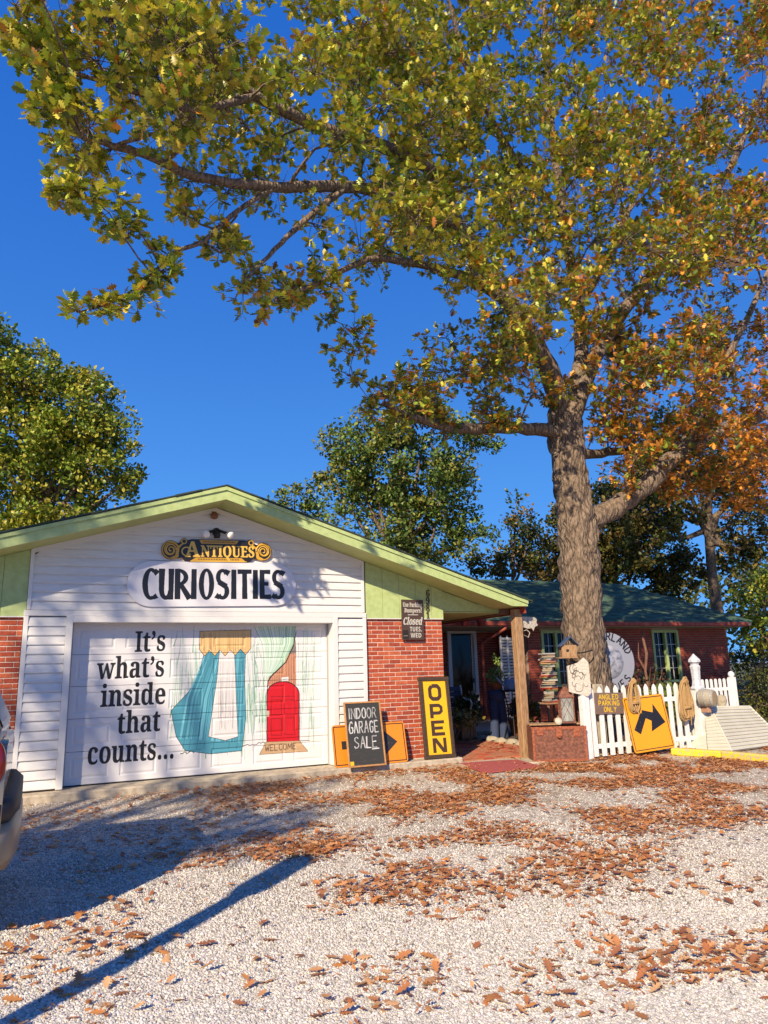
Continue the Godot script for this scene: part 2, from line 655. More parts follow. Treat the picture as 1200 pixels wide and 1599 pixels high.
func build_ground() -> void:
	var cell := noise(0.055, FastNoiseLite.TYPE_CELLULAR, 1, 3)
	cell.cellular_return_type = FastNoiseLite.RETURN_DISTANCE
	cell.cellular_distance_function = FastNoiseLite.DISTANCE_EUCLIDEAN
	cell.fractal_type = FastNoiseLite.FRACTAL_NONE
	var val := noise(0.055, FastNoiseLite.TYPE_CELLULAR, 1, 3)
	val.cellular_return_type = FastNoiseLite.RETURN_CELL_VALUE
	val.fractal_type = FastNoiseLite.FRACTAL_NONE
	var gm := pmat("gravel", noise_tex(val, [[0.0, 0.27, 0.22, 0.165], [0.3, 0.43, 0.37, 0.29], [0.6, 0.54, 0.48, 0.39], [1.0, 0.66, 0.61, 0.52]], 1024), Vector3(0.55, 0.55, 0.55), 0.9, grey_tex(cell, 1024), -1.2)
	gm.detail_enabled = true
	gm.detail_blend_mode = BaseMaterial3D.BLEND_MODE_MUL
	gm.detail_uv_layer = BaseMaterial3D.DETAIL_UV_2
	gm.uv2_triplanar = true
	gm.uv2_world_triplanar = true
	gm.uv2_scale = Vector3(0.07, 0.07, 0.07)
	gm.detail_albedo = noise_tex(noise(0.012, FastNoiseLite.TYPE_SIMPLEX_SMOOTH, 5, 11), [[0.0, 0.72, 0.66, 0.58], [0.45, 0.95, 0.92, 0.88], [1.0, 1, 1, 1]], 512)
	var st := mb()
	# one sheet to the horizon, finer and slightly uneven near by
	var xs := [-300.0, -60.0, -20.0]
	for i in 57:
		xs.append(-12.0 + i * 0.5)
	xs.append_array([24.0, 60.0, 300.0])
	var zs := [-300.0, -60.0, -24.0, -12.0]
	for i in 45:
		zs.append(-6.0 + i * 0.45)
	zs.append_array([24.0, 60.0, 300.0])
	var nn := noise(0.35, FastNoiseLite.TYPE_SIMPLEX_SMOOTH, 3, 5)
	var hh := func(x: float, z: float) -> float:
		var k := clampf((z - 0.9) / 1.5, 0.0, 1.0)
		return nn.get_noise_2d(x, z) * 0.018 * k - 0.012
	st.set_smooth_group(1)
	for i in xs.size() - 1:
		for j in zs.size() - 1:
			var x0: float = xs[i]
			var x1: float = xs[i + 1]
			var z0: float = zs[j]
			var z1: float = zs[j + 1]
			quad(st, Vector3(x0, hh.call(x0, z1), z1), Vector3(x1, hh.call(x1, z1), z1), Vector3(x1, hh.call(x1, z0), z0), Vector3(x0, hh.call(x0, z0), z0))
	ground("gravel_ground", st, gm)
	# rough grass round and behind the house
	var sg := mb()
	quad(sg, Vector3(9.9, 0.008, -0.4), Vector3(280, 0.008, -0.4), Vector3(280, 0.008, -290), Vector3(9.9, 0.008, -290))
	quad(sg, Vector3(-280, 0.009, -8.2), Vector3(9.895, 0.009, -8.2), Vector3(9.895, 0.009, -290), Vector3(-280, 0.009, -290))
	ground("lawn", sg, pmat("rough_grass", noise_tex(noise(0.06, FastNoiseLite.TYPE_SIMPLEX, 5, 15), [[0.0, 0.035, 0.05, 0.016], [0.6, 0.09, 0.10, 0.03], [1.0, 0.2, 0.13, 0.05]], 512), Vector3(0.4, 0.4, 0.4), 1.0))
	# loose stones lying on the sheet, where they are near enough to see
	var sv := mb()
	blob(sv, Vector3.ZERO, Vector3(1.0, 0.62, 0.8), 0.28, 6, 4)
	var xf := []
	var cols := PackedColorArray()
	while xf.size() < 170000:
		var px := rng.randf_range(-60.0, 1260.0)
		var py := 1180.0 + 440.0 * pow(rng.randf(), 0.62)
		var p := at_y(px, py, 0.0)
		if p.z < 0.32:
			continue
		var s := 0.0042 + 0.0065 * rng.randf() * rng.randf()
		s *= 1.0 + 0.035 * (eye.z - p.z)
		var b := Basis.from_euler(Vector3(rng.randf_range(-0.6, 0.6), rng.randf() * TAU, rng.randf_range(-0.6, 0.6))).scaled(Vector3.ONE * s)
		p.y = hh.call(p.x, p.z) + s * 0.25
		xf.append(Transform3D(b, p))
		var v := rng.randf_range(0.36, 0.74) * (0.75 if rng.randf() < 0.2 else 1.0)
		cols.append(Color(v, v * rng.randf_range(0.91, 0.97), v * rng.randf_range(0.78, 0.92)))
	var gs := scatter("loose_gravel", done(sv), vmat("stone_chip", 0.9), null, xf, cols)
	tag(gs, "pale crushed stone lying loose over the whole driveway", "gravel", "", "stuff")
	# concrete apron in front of the garage door
	var cn := noise(0.02, FastNoiseLite.TYPE_SIMPLEX_SMOOTH, 5, 21)
	var conc := pmat("concrete", noise_tex(cn, [[0.0, 0.30, 0.25, 0.18], [0.5, 0.46, 0.39, 0.29], [1.0, 0.56, 0.49, 0.38]], 512), Vector3(0.8, 0.8, 0.8), 0.9, grey_tex(noise(0.2, FastNoiseLite.TYPE_SIMPLEX, 3, 4)), 0.25)
	var sa := mb()
	cbox(sa, Vector3(0.0, 0.03, 0.02), Vector3(8.0, 0.12, 0.5), 0.02)
	ground("concrete_apron", sa, conc)

# ---------- garage

func roof_y(x: float) -> float:
	return APEX - SLOPE * absf(x - 0.03)

func soffit_y(x: float) -> float:
	return maxf(roof_y(x) - 0.19, 2.485)

var brick_mats := []
var mortar: StandardMaterial3D

func brick_materials() -> void:
	var gn := grey_tex(noise(0.12, FastNoiseLite.TYPE_SIMPLEX, 4, 8), 256)
	var tones := [[0.40, 0.075, 0.030], [0.45, 0.090, 0.036], [0.37, 0.064, 0.028], [0.48, 0.11, 0.045], [0.32, 0.055, 0.027]]
	for i in tones.size():
		var t: Array = tones[i]
		var tx := noise_tex(noise(0.03, FastNoiseLite.TYPE_SIMPLEX_SMOOTH, 5, 30 + i), [[0.0, t[0] * 0.72, t[1] * 0.7, t[2] * 0.75], [0.5, t[0], t[1], t[2]], [1.0, t[0] * 1.22, t[1] * 1.35, t[2] * 1.35]], 256)
		brick_mats.append(pmat("brick_%d" % i, tx, Vector3(2.1, 2.1, 2.1), 0.9, gn, 0.25))
	mortar = pmat("mortar", noise_tex(noise(0.08, FastNoiseLite.TYPE_SIMPLEX, 4, 40), [[0.0, 0.58, 0.48, 0.38], [1.0, 0.78, 0.68, 0.57]], 256), Vector3(2, 2, 2), 0.95)

# bricks in running bond from x0 to x1, y0 to y1 on a wall facing +z, each a piece of its own under its pier
func lay_bricks(parent: Node3D, x0: float, x1: float, y0: float, y1: float, z: float, shapes: Dictionary) -> void:
	var course := 0.0677
	var n := int((y1 - y0) / course)
	for i in n:
		var y := y1 - (i + 0.5) * course
		var x := x0 - (0.1015 if i % 2 else 0.0)
		while x < x1 - 0.005:
			var a := maxf(x, x0)
			var b := minf(x + 0.194, x1)
			if b - a > 0.03:
				var w := snappedf(b - a, 0.002)
				if not shapes.has(w):
					var st := mb()
					cbox(st, Vector3.ZERO, Vector3(w, 0.0565, 0.09), 0.003)
					shapes[w] = done(st)
				var t := Transform3D(Basis.from_euler(Vector3(0, rng.randf_range(-0.006, 0.006), rng.randf_range(-0.006, 0.006))), Vector3((a + b) * 0.5, y + rng.randf_range(-0.001, 0.001), z - 0.045 + rng.randf_range(-0.002, 0.002)))
				part("brick", shapes[w], brick_mats[rng.randi() % brick_mats.size()], parent, t)
			x += 0.203

# one course of vinyl siding; ends may follow the slope of the roof
func siding_board(xl0: float, xl1: float, xr0: float, xr1: float, y0: float, y1: float, z: float) -> ArrayMesh:
	var st := mb()
	# profile: [height share, z]
	var prof := [[0.0, z + 0.002], [0.02, z + 0.026], [0.12, z + 0.0265], [0.80, z + 0.012], [0.9, z + 0.0035], [1.0, z + 0.003]]
	for i in prof.size() - 1:
		var a: Array = prof[i]
		var b: Array = prof[i + 1]
		quad(st, Vector3(lerpf(xl0, xl1, a[0]), lerpf(y0, y1, a[0]), a[1]), Vector3(lerpf(xr0, xr1, a[0]), lerpf(y0, y1, a[0]), a[1]), Vector3(lerpf(xr0, xr1, b[0]), lerpf(y0, y1, b[0]), b[1]), Vector3(lerpf(xl0, xl1, b[0]), lerpf(y0, y1, b[0]), b[1]))
	quad(st, Vector3(xr0, y0, z - 0.01), Vector3(xl0, y0, z - 0.01), Vector3(xl1, y1, z - 0.01), Vector3(xr1, y1, z - 0.01))
	quad(st, Vector3(xl0, y0, z - 0.01), Vector3(xr0, y0, z - 0.01), Vector3(xr0, y0, z + 0.002), Vector3(xl0, y0, z + 0.002))
	return done(st)

func build_garage() -> void:
	brick_materials()
	var g := thing("garage", "white sided garage with brick corners, light green trim and a painted roll-up door", "garage")
	var sn := noise(0.008, FastNoiseLite.TYPE_SIMPLEX_SMOOTH, 4, 51)
	var vinyl := pmat("white_vinyl", noise_tex(sn, [[0.0, 0.64, 0.62, 0.575], [0.5, 0.71, 0.695, 0.665], [1.0, 0.75, 0.74, 0.715]], 512), Vector3(0.7, 4.0, 0.7), 0.45, grey_tex(noise(0.02, FastNoiseLite.TYPE_SIMPLEX, 4, 9), 256), 0.05)
	var white := mat("white_trim", lin(0.71, 0.695, 0.665), 0.45)
	var gt := noise(0.02, FastNoiseLite.TYPE_SIMPLEX_SMOOTH, 5, 61)
	var green := pmat("green_paint", noise_tex(gt, [[0.0, 0.36, 0.45, 0.17], [0.5, 0.42, 0.52, 0.21], [1.0, 0.47, 0.57, 0.25]], 512), Vector3(0.8, 0.8, 0.8), 0.65, grey_tex(noise(0.06, FastNoiseLite.TYPE_SIMPLEX, 3, 9), 256), 0.06)
	var soff := pmat("soffit_paint", noise_tex(gt, [[0.0, 0.40, 0.46, 0.17], [1.0, 0.50, 0.56, 0.24]], 256), Vector3(0.6, 0.6, 0.6), 0.7)
	var dark := mat("wall_core", lin(0.25, 0.22, 0.2), 0.9)
	# cores of the walls
	var zf := -0.115
	for s in [-1, 1]:
		bx("wall_core", Vector3(s * 2.90, 1.165, zf - 0.08), Vector3(2.04, 2.33, 0.16), dark, g, 0.0)
		bx("side_wall", Vector3(s * 3.80, 1.16, -3.9), Vector3(0.14, 2.32, 7.2), mat("brick_plain", lin(0.34, 0.075, 0.045), 0.9), g, 0.0)
	bx("back_wall", Vector3(0, 1.2, -7.5), Vector3(7.72, 2.4, 0.12), dark, g, 0.0)
	bx("floor_slab", Vector3(0, 0.02, -3.8), Vector3(7.5, 0.1, 7.0), mats["concrete"], g, 0.0)
	var gs := mb()
	var gp := PackedVector2Array([Vector2(-3.87, 2.34), Vector2(3.87, 2.34), Vector2(3.87, soffit_y(3.87) - 0.005), Vector2(0.03, soffit_y(0.03) - 0.005), Vector2(-3.87, soffit_y(-3.87) - 0.005)])
	prism(gs, gp, -0.2, -0.03)
	put("gable_core", gs, dark, g)
	# brick corners
	var shapes := {}
	for s in [[2.465, 3.87], [-3.87, -2.487]]:
		var pier := Node3D.new()
		pier.name = "brick_pier"
		g.add_child(pier, true)
		bx("mortar_bed", Vector3((s[0] + s[1]) * 0.5, 1.21, -0.07), Vector3(s[1] - s[0], 2.24, 0.09), mortar, pier, 0.0)
		lay_bricks(pier, s[0], s[1], 0.095, 2.33, -0.018, shapes)
	# siding beside the door
	var lap := 0.1215
	for s in [[1.965, 2.40], [-2.425, -1.965]]:
		for i in 18:
			var y: float = 0.115 + i * lap
			if y + lap > 2.31:
				break
			part("siding_board", siding_board(s[0], s[0], s[1], s[1], y, y + lap + 0.004, 0.0), vinyl, g)
		bx("siding_backer", Vector3((s[0] + s[1]) * 0.5, 1.2, -0.06), Vector3(s[1] - s[0], 2.2, 0.09), dark, g, 0.0)
	# corner posts, jambs, header
	for x in [-2.45, 2.425]:
		bx("corner_trim", Vector3(x, 1.21, -0.005), Vector3(0.06, 2.22, 0.07), white, g)
	for s in [-1, 1]:
		bx("door_jamb", Vector3(s * 1.92, 1.215, -0.105), Vector3(0.085, 2.23, 0.28), white, g)
		bx("door_stop", Vector3(s * 1.868, 1.20, -0.2), Vector3(0.022, 2.2, 0.05), mat("grey_rubber", lin(0.35, 0.34, 0.33), 0.7), g, 0.0)
	bx("door_header", Vector3(0, 2.275, -0.105), Vector3(3.755, 0.084, 0.28), white, g)
	bx("band_board", Vector3(-0.0125, 2.355, 0.008), Vector3(4.94, 0.075, 0.05), white, g)
	# gable siding
	var y := 2.394
	while true:
		var y1 := y + lap + 0.004
		var x0 := (APEX - 0.19 - y - 0.012) / SLOPE
		var x1 := (APEX - 0.19 - y1 - 0.012) / SLOPE
		if x1 <= 0.05:
			break
		part("siding_board", siding_board(maxf(-2.41, 0.03 - x0), maxf(-2.41, 0.03 - x1), minf(2.385, 0.03 + x0), minf(2.385, 0.03 + x1), y, y1, 0.0), vinyl, g)
		y += lap
	for x in [-2.43, 2.405]:
		bx("corner_trim", Vector3(x, (2.394 + soffit_y(x)) * 0.5, 0.004), Vector3(0.05, soffit_y(x) - 2.40, 0.06), white, g)
	# trim under the soffit
	for s in [-1, 1]:
		var st := mb()
		var a := Vector2(0.0, soffit_y(0.03) - 0.002)
		var b := Vector2(2.43, soffit_y(2.43) - 0.002)
		prism(st, PackedVector2Array([Vector2(s * a.x, a.y - 0.075), Vector2(s * b.x, b.y - 0.075), Vector2(s * b.x, b.y), Vector2(s * a.x, a.y)]), 0.0, 0.03)
		put("frieze_trim", st, white, g)
	# green boards above the brick
	for s in [-1, 1]:
		var x := 2.46
		while x < 3.86:
			var xe := minf(x + 0.298, 3.89)
			var st := mb()
			prism(st, PackedVector2Array([Vector2(s * x, 2.315), Vector2(s * xe, 2.315), Vector2(s * xe, soffit_y(s * xe) - 0.003), Vector2(s * x, soffit_y(s * x) - 0.003)]), -0.025, 0.012)
			put("green_board", st, green, g)
			x += 0.303
		bx("drip_cap", Vector3(s * 3.175, 2.306, -0.002), Vector3(1.42, 0.014, 0.04), white, g, 0.0)
	# rake boards, soffits, roof
	var bark_edge := pmat("shingle_edge", noise_tex(noise(0.1), [[0.0, 0.018, 0.03, 0.024], [1.0, 0.06, 0.085, 0.07]], 256), Vector3(3, 3, 3), 0.95)
	for s in [-1, 1]:
		var xe := EAVE_R
		var st := mb()
		var kx: float = 0.03 + s * (APEX - 0.19 - 2.485) / SLOPE
		prism(st, PackedVector2Array([Vector2(0.03, soffit_y(0.03)), Vector2(kx, 2.485), Vector2(s * xe, 2.485), Vector2(s * xe, roof_y(s * xe)), Vector2(0.03, roof_y(0.03))]), 0.56, 0.6)
		put("rake_board", st, green, g)
		# drip strip set on the board's upper edge
		st = mb()
		prism(st, PackedVector2Array([Vector2(0.03, roof_y(0.03) - 0.055), Vector2(s * xe, roof_y(s * xe) - 0.055), Vector2(s * xe, roof_y(s * xe) - 0.003), Vector2(0.03, roof_y(0.03) - 0.003)]), 0.602, 0.622)
		put("drip_strip", st, green, g)
		st = mb()
		prism(st, PackedVector2Array([Vector2(0.03, soffit_y(0.03) + 0.002), Vector2(kx, 2.487), Vector2(s * (xe - 0.02), 2.487), Vector2(s * (xe - 0.02), 2.505), Vector2(kx, 2.505), Vector2(0.03, soffit_y(0.03) + 0.02)]), 0.0, 0.558)
		put("soffit", st, soff, g)
		st = mb()
		prism(st, PackedVector2Array([Vector2(0.03, roof_y(0.03) - 0.06), Vector2(s * (xe + 0.04), roof_y(s * (xe + 0.04)) - 0.045), Vector2(s * (xe + 0.04), roof_y(s * (xe + 0.04)) + 0.012), Vector2(0.03, roof_y(0.03) + 0.012)]), -7.9, 0.555)
		put("roof_deck", st, mat("roof_board", lin(0.2, 0.17, 0.13), 0.9), g)
		# shingle courses with ragged front ends
		var k := 0
		var d := 0.0
		var len_ := (xe + 0.05)
		while d < len_ - 0.02:
			var d1 := minf(d + 0.36, len_)
			st = mb()
			var lift := 0.014 + 0.006 * float(k % 2)
			prism(st, PackedVector2Array([Vector2(0.03 + s * d, roof_y(d + 0.03) + 0.004 + lift * 0.4), Vector2(0.03 + s * d1, roof_y(d1 + 0.03) + 0.004), Vector2(0.03 + s * d1, roof_y(d1 + 0.03) + 0.012 + lift), Vector2(0.03 + s * d, roof_y(d + 0.03) + 0.012 + lift)]), -7.9, 0.625 + rng.randf_range(0.0, 0.018))
			put("shingle_course", st, bark_edge, g)
			d += 0.36
			k += 1
	# gable infill and eave over the porch
	var pst := mb()
	prism(pst, PackedVector2Array([Vector2(3.9, 2.44), Vector2(4.55, 2.44), Vector2(4.55, soffit_y(4.55) - 0.003), Vector2(3.9, soffit_y(3.9) - 0.003)]), -0.06, -0.02)
	put("porch_panel", pst, green, g)
	pst = mb()
	prism(pst, PackedVector2Array([Vector2(4.555, 2.44), Vector2(5.15, 2.44), Vector2(5.15, soffit_y(5.15) - 0.003), Vector2(4.555, soffit_y(4.555) - 0.003)]), -0.07, -0.035)
	put("porch_panel", pst, green, g)
	bx("porch_ceiling", Vector3(4.5, 2.425, -3.6), Vector3(1.3, 0.02, 7.1), soff, g, 0.0)
	bx("eave_beam", Vector3(5.12, 2.47, -3.7), Vector3(0.12, 0.16, 7.6), mat("beam_wood", lin(0.2, 0.12, 0.07), 0.85), g)
	bx("eave_board", Vector3(EAVE_R - 0.005, 2.45, -3.67), Vector3(0.03, 0.16, 8.4), pmat("red_board", noise_tex(noise(0.03), [[0.0, 0.22, 0.03, 0.02], [1.0, 0.36, 0.06, 0.04]], 256), Vector3(1, 1, 1), 0.7), g)
	build_garage_door(g)
	# house number
	var serif := SystemFont.new()
	serif.font_names = PackedStringArray(["Droid Serif"])
	serif.font_weight = 700
	var brown := mat("number_brown", lin(0.07, 0.035, 0.02), 0.5)
	var nums := ["6", "9", "8", "1"]
	for i in 4:
		var t := TextMesh.new()
		t.text = nums[i]
		t.font = serif
		t.font_size = 64
		t.pixel_size = 0.115 / 46.0
		t.depth = 0.012
		var o := part("house_number", t, brown, g, Transform3D(Basis.from_scale(Vector3(0.85, 1, 1)), at_z(668.5, 926.5 + i * 11.4, 0.02)))
		o.set_meta("label", "dark brown house number digit " + nums[i])
	# flood lamp and little bell under the ridge
	var lamp := thing("floodlight", "black twin floodlight with two clear bulbs above the carved gilt sign", "lamp", Vector3(0.02, 3.585, 0.02))
	var black := mat("black_metal", lin(0.012, 0.012, 0.012), 0.5)
	var s1 := mb()
	lathe(s1, Vector3.ZERO, [[0.0, 0.05], [0.05, 0.045], [0.062, 0.02], [0.062, -0.01], [0.0, -0.012]], 16, Basis(Vector3.RIGHT, PI / 2))
	put("base_plate", s1, black, lamp)
	s1 = mb()
	cyl(s1, Vector3(-0.02, 0.02, 0.04), Vector3(-0.13, -0.03, 0.1), 0.022, 0.02, 8)
	cyl(s1, Vector3(0.02, 0.02, 0.04), Vector3(0.13, -0.03, 0.1), 0.022, 0.02, 8)
	put("arm", s1, black, lamp)
	s1 = mb()
	lathe(s1, Vector3(0.0, -0.06, 0.07), [[0.0, 0.045], [0.035, 0.04], [0.05, 0.0], [0.042, -0.04], [0.0, -0.045]], 14)
	put("sensor", s1, black, lamp)
	var glass := mat("bulb_glass", Color(0.95, 0.93, 0.9), 0.1)
	for s in [-1, 1]:
		s1 = mb()
		var b := Basis(Vector3.FORWARD, -s * 0.9) * Basis(Vector3.RIGHT, 2.2)
		lathe(s1, Vector3(s * 0.14, -0.04, 0.1), [[0.02, 0.0], [0.024, 0.03], [0.052, 0.08], [0.056, 0.1], [0.04, 0.116], [0.0, 0.122]], 16, b)
		put("bulb", s1, glass, lamp)
	var bell := thing("camera_dome", "small rust brown dome fixed under the ridge", "camera", Vector3(-0.02, 3.83, 0.02))
	s1 = mb()
	lathe(s1, Vector3(0, 0, 0.03), [[0.0, 0.05], [0.04, 0.04], [0.055, 0.0], [0.05, -0.04], [0.0, -0.06]], 14)
	put("dome", s1, mat("rust_brown", lin(0.22, 0.09, 0.04), 0.5), bell)
	s1 = mb()
	cbox(s1, Vector3(0, 0.02, 0.005), Vector3(0.07, 0.09, 0.02), 0.004)
	put("bracket", s1, mat("rust_brown", lin(0.22, 0.09, 0.04), 0.5), bell)

func build_garage_door(g: Node3D) -> void:
	var w := 3.72
	var x0 := -1.86
	var y0 := 0.105
	var h := 2.13
	var pt := Paint.new(w, h, 520.0, lin(0.71, 0.70, 0.69))
	var V := func(px: float, py: float) -> Vector2:
		var q := at_z(px, py, -0.2)
		return Vector2(q.x - x0, q.y - y0)
	var PV := func(list: Array) -> PackedVector2Array:
		var out := PackedVector2Array()
		for i in range(0, list.size(), 2):
			out.append(V.call(list[i], list[i + 1]))
		return out
	var ink := lin(0.012, 0.012, 0.014)
	rng.seed = 41
	# pale washes of the painted curtain: long brush marks
	var washes := [lin(0.36, 0.55, 0.40), lin(0.50, 0.64, 0.53), lin(0.33, 0.45, 0.40), lin(0.56, 0.60, 0.62), lin(0.16, 0.36, 0.22)]
	for i in 230:
		var px := rng.randf_range(268, 420)
		var top := rng.randf_range(976, 1120)
		var l := rng.randf_range(25, 95)
		var bend := rng.randf_range(-9, 4) if px < 330 else rng.randf_range(-4, 6)
		pt.ribbon(PV.call([px, top, px + bend * 0.3, top + l * 0.5, px + bend, top + l]), 0.004, rng.randf_range(0.004, 0.016), washes[rng.randi() % 5])
	for i in 60:
		var px := rng.randf_range(466, 492)
		var top := rng.randf_range(980, 1120)
		pt.ribbon(PV.call([px, top, px + rng.randf_range(-2, 2), top + rng.randf_range(25, 60)]), 0.01, 0.006, washes[rng.randi() % 5])
	# boards seen between the curtains
	pt.poly(PV.call([459, 1006, 463, 1000, 463, 1070, 418, 1072, 420, 1058]), lin(0.55, 0.26, 0.15))
	pt.poly(PV.call([462, 992, 463, 1020, 446, 1022]), lin(0.20, 0.17, 0.15))
	for i in 16:
		var px := 421.0 + i * 2.7
		pt.ribbon(PV.call([px, maxf(1020, 1068 - (px - 418) * 1.25), px + rng.randf_range(-0.6, 0.6), 1068]), 0.004, 0.007, lin(0.16, 0.07, 0.04))
	# the drawn-back curtain
	for i in 46:
		var k := i / 45.0
		var tx := lerpf(398, 462, k)
		var c: Color = [lin(0.45, 0.64, 0.48), lin(0.62, 0.72, 0.63), lin(0.30, 0.52, 0.34), lin(0.70, 0.74, 0.71)][rng.randi() % 4]
		pt.ribbon(PV.call([tx, 978, lerpf(410, 458, k), 1005, lerpf(414, 444, k), 1035, lerpf(416, 424, k), 1056]), 0.016, 0.006, c)
	pt.ribbon(PV.call([463, 986, 459, 1008, 447, 1034, 424, 1056]), 0.008, 0.02, ink)
	pt.ribbon(PV.call([424, 1056, 419, 1064, 417, 1085]), 0.022, 0.01, ink)
	for i in 30:
		var px := rng.randf_range(381, 418)
		pt.ribbon(PV.call([px, rng.randf_range(1058, 1100), px + rng.randf_range(-3, 3), rng.randf_range(1120, 1160)]), 0.01, 0.005, washes[rng.randi() % 5])
	for i in 22:
		var px := rng.randf_range(275, 415)
		var top := rng.randf_range(980, 1120)
		pt.ribbon(PV.call([px, top, px - rng.randf_range(2, 9), top + rng.randf_range(15, 40)]), 0.006, 0.003, lin(0.12, 0.2, 0.15))
	# ground line
	var gl := []
	for i in 40:
		var px := 282.0 + i * 3.5
		gl.append_array([px, 1176.0 - i * 0.42 + rng.randf_range(-2.0, 2.0)])
	pt.ribbon(PV.call(gl), 0.012, 0.009, ink)
	pt.stroke(PV.call([466, 1157, 484, 1156]), 0.008, ink)
	# red door
	var door := PackedVector2Array()
	for i in 13:
		var a := PI * (1.0 - i / 12.0)
		door.append(V.call(442.5 + cos(a) * 24.5, 1084 - sin(a) * 19.0 + 0.0))
	door.append_array(PV.call([467, 1157, 418, 1159]))
	for q in Geometry2D.offset_polygon(door, 0.014):
		pt.poly(q, ink)
	pt.poly(door, lin(0.56, 0.006, 0.012))
	for i in 90:
		var px := rng.randf_range(421, 464)
		var py := rng.randf_range(1086, 1140)
		pt.ribbon(PV.call([px, py, px + rng.randf_range(-0.5, 0.5), py + rng.randf_range(6, 16)]), 0.004, 0.01, [lin(0.62, 0.012, 0.02), lin(0.48, 0.004, 0.01), lin(0.52, 0.006, 0.012)][rng.randi() % 3])
	var dk := lin(0.24, 0.003, 0.006)
	pt.stroke(PV.call([423, 1088, 463, 1087]), 0.009, dk)
	for r in [[424, 1093, 440, 1116], [445, 1093, 461, 1115], [424, 1122, 440, 1148], [445, 1121, 461, 1147]]:
		pt.stroke(PV.call([r[0], r[3], r[0], r[1], r[2], r[1], r[2], r[3], r[0], r[3]]), 0.01, dk, false)
	pt.stroke(PackedVector2Array(Array(door).slice(0, 13).map(func(q): return q * 1.0)), 0.006, dk)
	pt.poly(PV.call([417, 1110, 421, 1110, 421, 1119, 417, 1119]), lin(0.5, 0.42, 0.3))
	pt.poly(PV.call([440, 1058, 451, 1057, 451, 1063, 440, 1064]), lin(0.7, 0.7, 0.68))
	pt.stroke(PV.call([442, 1061, 449, 1060]), 0.006, lin(0.2, 0.2, 0.2))
	# door mat with its word
	var mm: PackedVector2Array = PV.call([416, 1159, 468, 1157, 481, 1173, 406, 1178])
	for q in Geometry2D.offset_polygon(mm, 0.006):
		pt.poly(q, lin(0.12, 0.08, 0.05))
	pt.poly(mm, lin(0.50, 0.33, 0.18))
	for i in 60:
		var px := rng.randf_range(412, 470)
		var py := rng.randf_range(1161, 1173)
		pt.stroke(PV.call([px, py, px + 4, py - 0.3]), 0.004, [lin(0.42, 0.27, 0.14), lin(0.58, 0.40, 0.24)][i % 2])
	var wo: Vector2 = V.call(414.5, 1173)
	hand(pt, "WELCOME", wo.x, wo.y, 0.085, 0.052, 0.016, lin(0.10, 0.06, 0.04), 0.011)
	# in place of the painted figure: plain drapery of about its size and colours, hung from a straw coloured valance
	var blue := [lin(0.05, 0.22, 0.30), lin(0.07, 0.28, 0.37), lin(0.10, 0.36, 0.46), lin(0.16, 0.46, 0.55), lin(0.035, 0.15, 0.22)]
	var cloth: PackedVector2Array = PV.call([322, 1012, 312, 1050, 296, 1080, 268, 1110, 276, 1150, 290, 1172, 330, 1177, 378, 1172, 384, 1120, 382, 1060, 384, 1010])
	for q in Geometry2D.offset_polygon(cloth, 0.007):
		pt.poly(q, ink)
	pt.poly(cloth, blue[1])
	for i in 110:
		var k := rng.randf()
		var bot: Vector2 = Vector2(lerpf(280, 376, k), lerpf(1160, 1168, k))
		var top := Vector2(lerpf(324, 382, k), 1014)
		var knee := Vector2(lerpf(292, 380, k), 1090)
		var u := rng.randf_range(0.0, 0.6)
		pt.ribbon(PV.call([lerpf(top.x, knee.x, u), lerpf(top.y, knee.y, u), knee.x, knee.y, lerpf(knee.x, bot.x, 0.9), lerpf(knee.y, bot.y, 0.9)]), 0.008, 0.022, blue[rng.randi() % 4])
	for k in [0.06, 0.16, 0.28, 0.4, 0.55, 0.8, 0.93]:
		pt.ribbon(PV.call([lerpf(324, 382, k), 1016, lerpf(294, 381, k), 1090, lerpf(280, 377, k), 1170]), 0.004, 0.009, blue[4])
	var white_cloth: PackedVector2Array = PV.call([344, 1012, 366, 1012, 368, 1060, 370, 1110, 372, 1150, 352, 1156, 326, 1150, 334, 1100, 340, 1056])
	for q in Geometry2D.offset_polygon(white_cloth, 0.006):
		pt.poly(q, ink)
	pt.poly(white_cloth, lin(0.68, 0.665, 0.64))
	for i in 24:
		var px := rng.randf_range(342, 366)
		pt.ribbon(PV.call([px, rng.randf_range(1020, 1085), px + rng.randf_range(-3, 3), rng.randf_range(1100, 1145)]), 0.002, 0.006, lin(0.36, 0.34, 0.33))
	# valance
	var val: PackedVector2Array = PV.call([312, 1014, 313, 986, 392, 984, 392, 1012, 384, 1022, 376, 1013, 368, 1023, 360, 1014, 352, 1024, 344, 1014, 336, 1024, 328, 1015, 320, 1024])
	for q in Geometry2D.offset_polygon(val, 0.007):
		pt.poly(q, ink)
	pt.poly(val, lin(0.66, 0.44, 0.19))
	for i in 70:
		var px := rng.randf_range(316, 389)
		pt.ribbon(PV.call([px, 988, px, rng.randf_range(1002, 1012), px, rng.randf_range(1012, 1019)]), 0.004, 0.012, [lin(0.74, 0.54, 0.27), lin(0.55, 0.34, 0.13), lin(0.70, 0.50, 0.22), lin(0.45, 0.26, 0.10)][rng.randi() % 4])
	# the words
	var serif := SystemFont.new()
	serif.font_names = PackedStringArray(["Droid Serif"])
	serif.font_weight = 700
	for r in [["It\u2019s", 211, 1018, 258, 1016], ["what\u2019s", 151, 1061, 256, 1056], ["inside", 157, 1104, 258, 1099], ["that", 183, 1146, 250, 1141], ["counts...", 137, 1194, 271, 1184]]:
		var a: Vector2 = V.call(r[1], r[2])
		var b: Vector2 = V.call(r[3], r[4])
		pt.letters(r[0], serif, a.x, a.y, 0.285, b.x - a.x, ink, 0.0022, 0.0, (b.y - a.y) / (b.x - a.x))
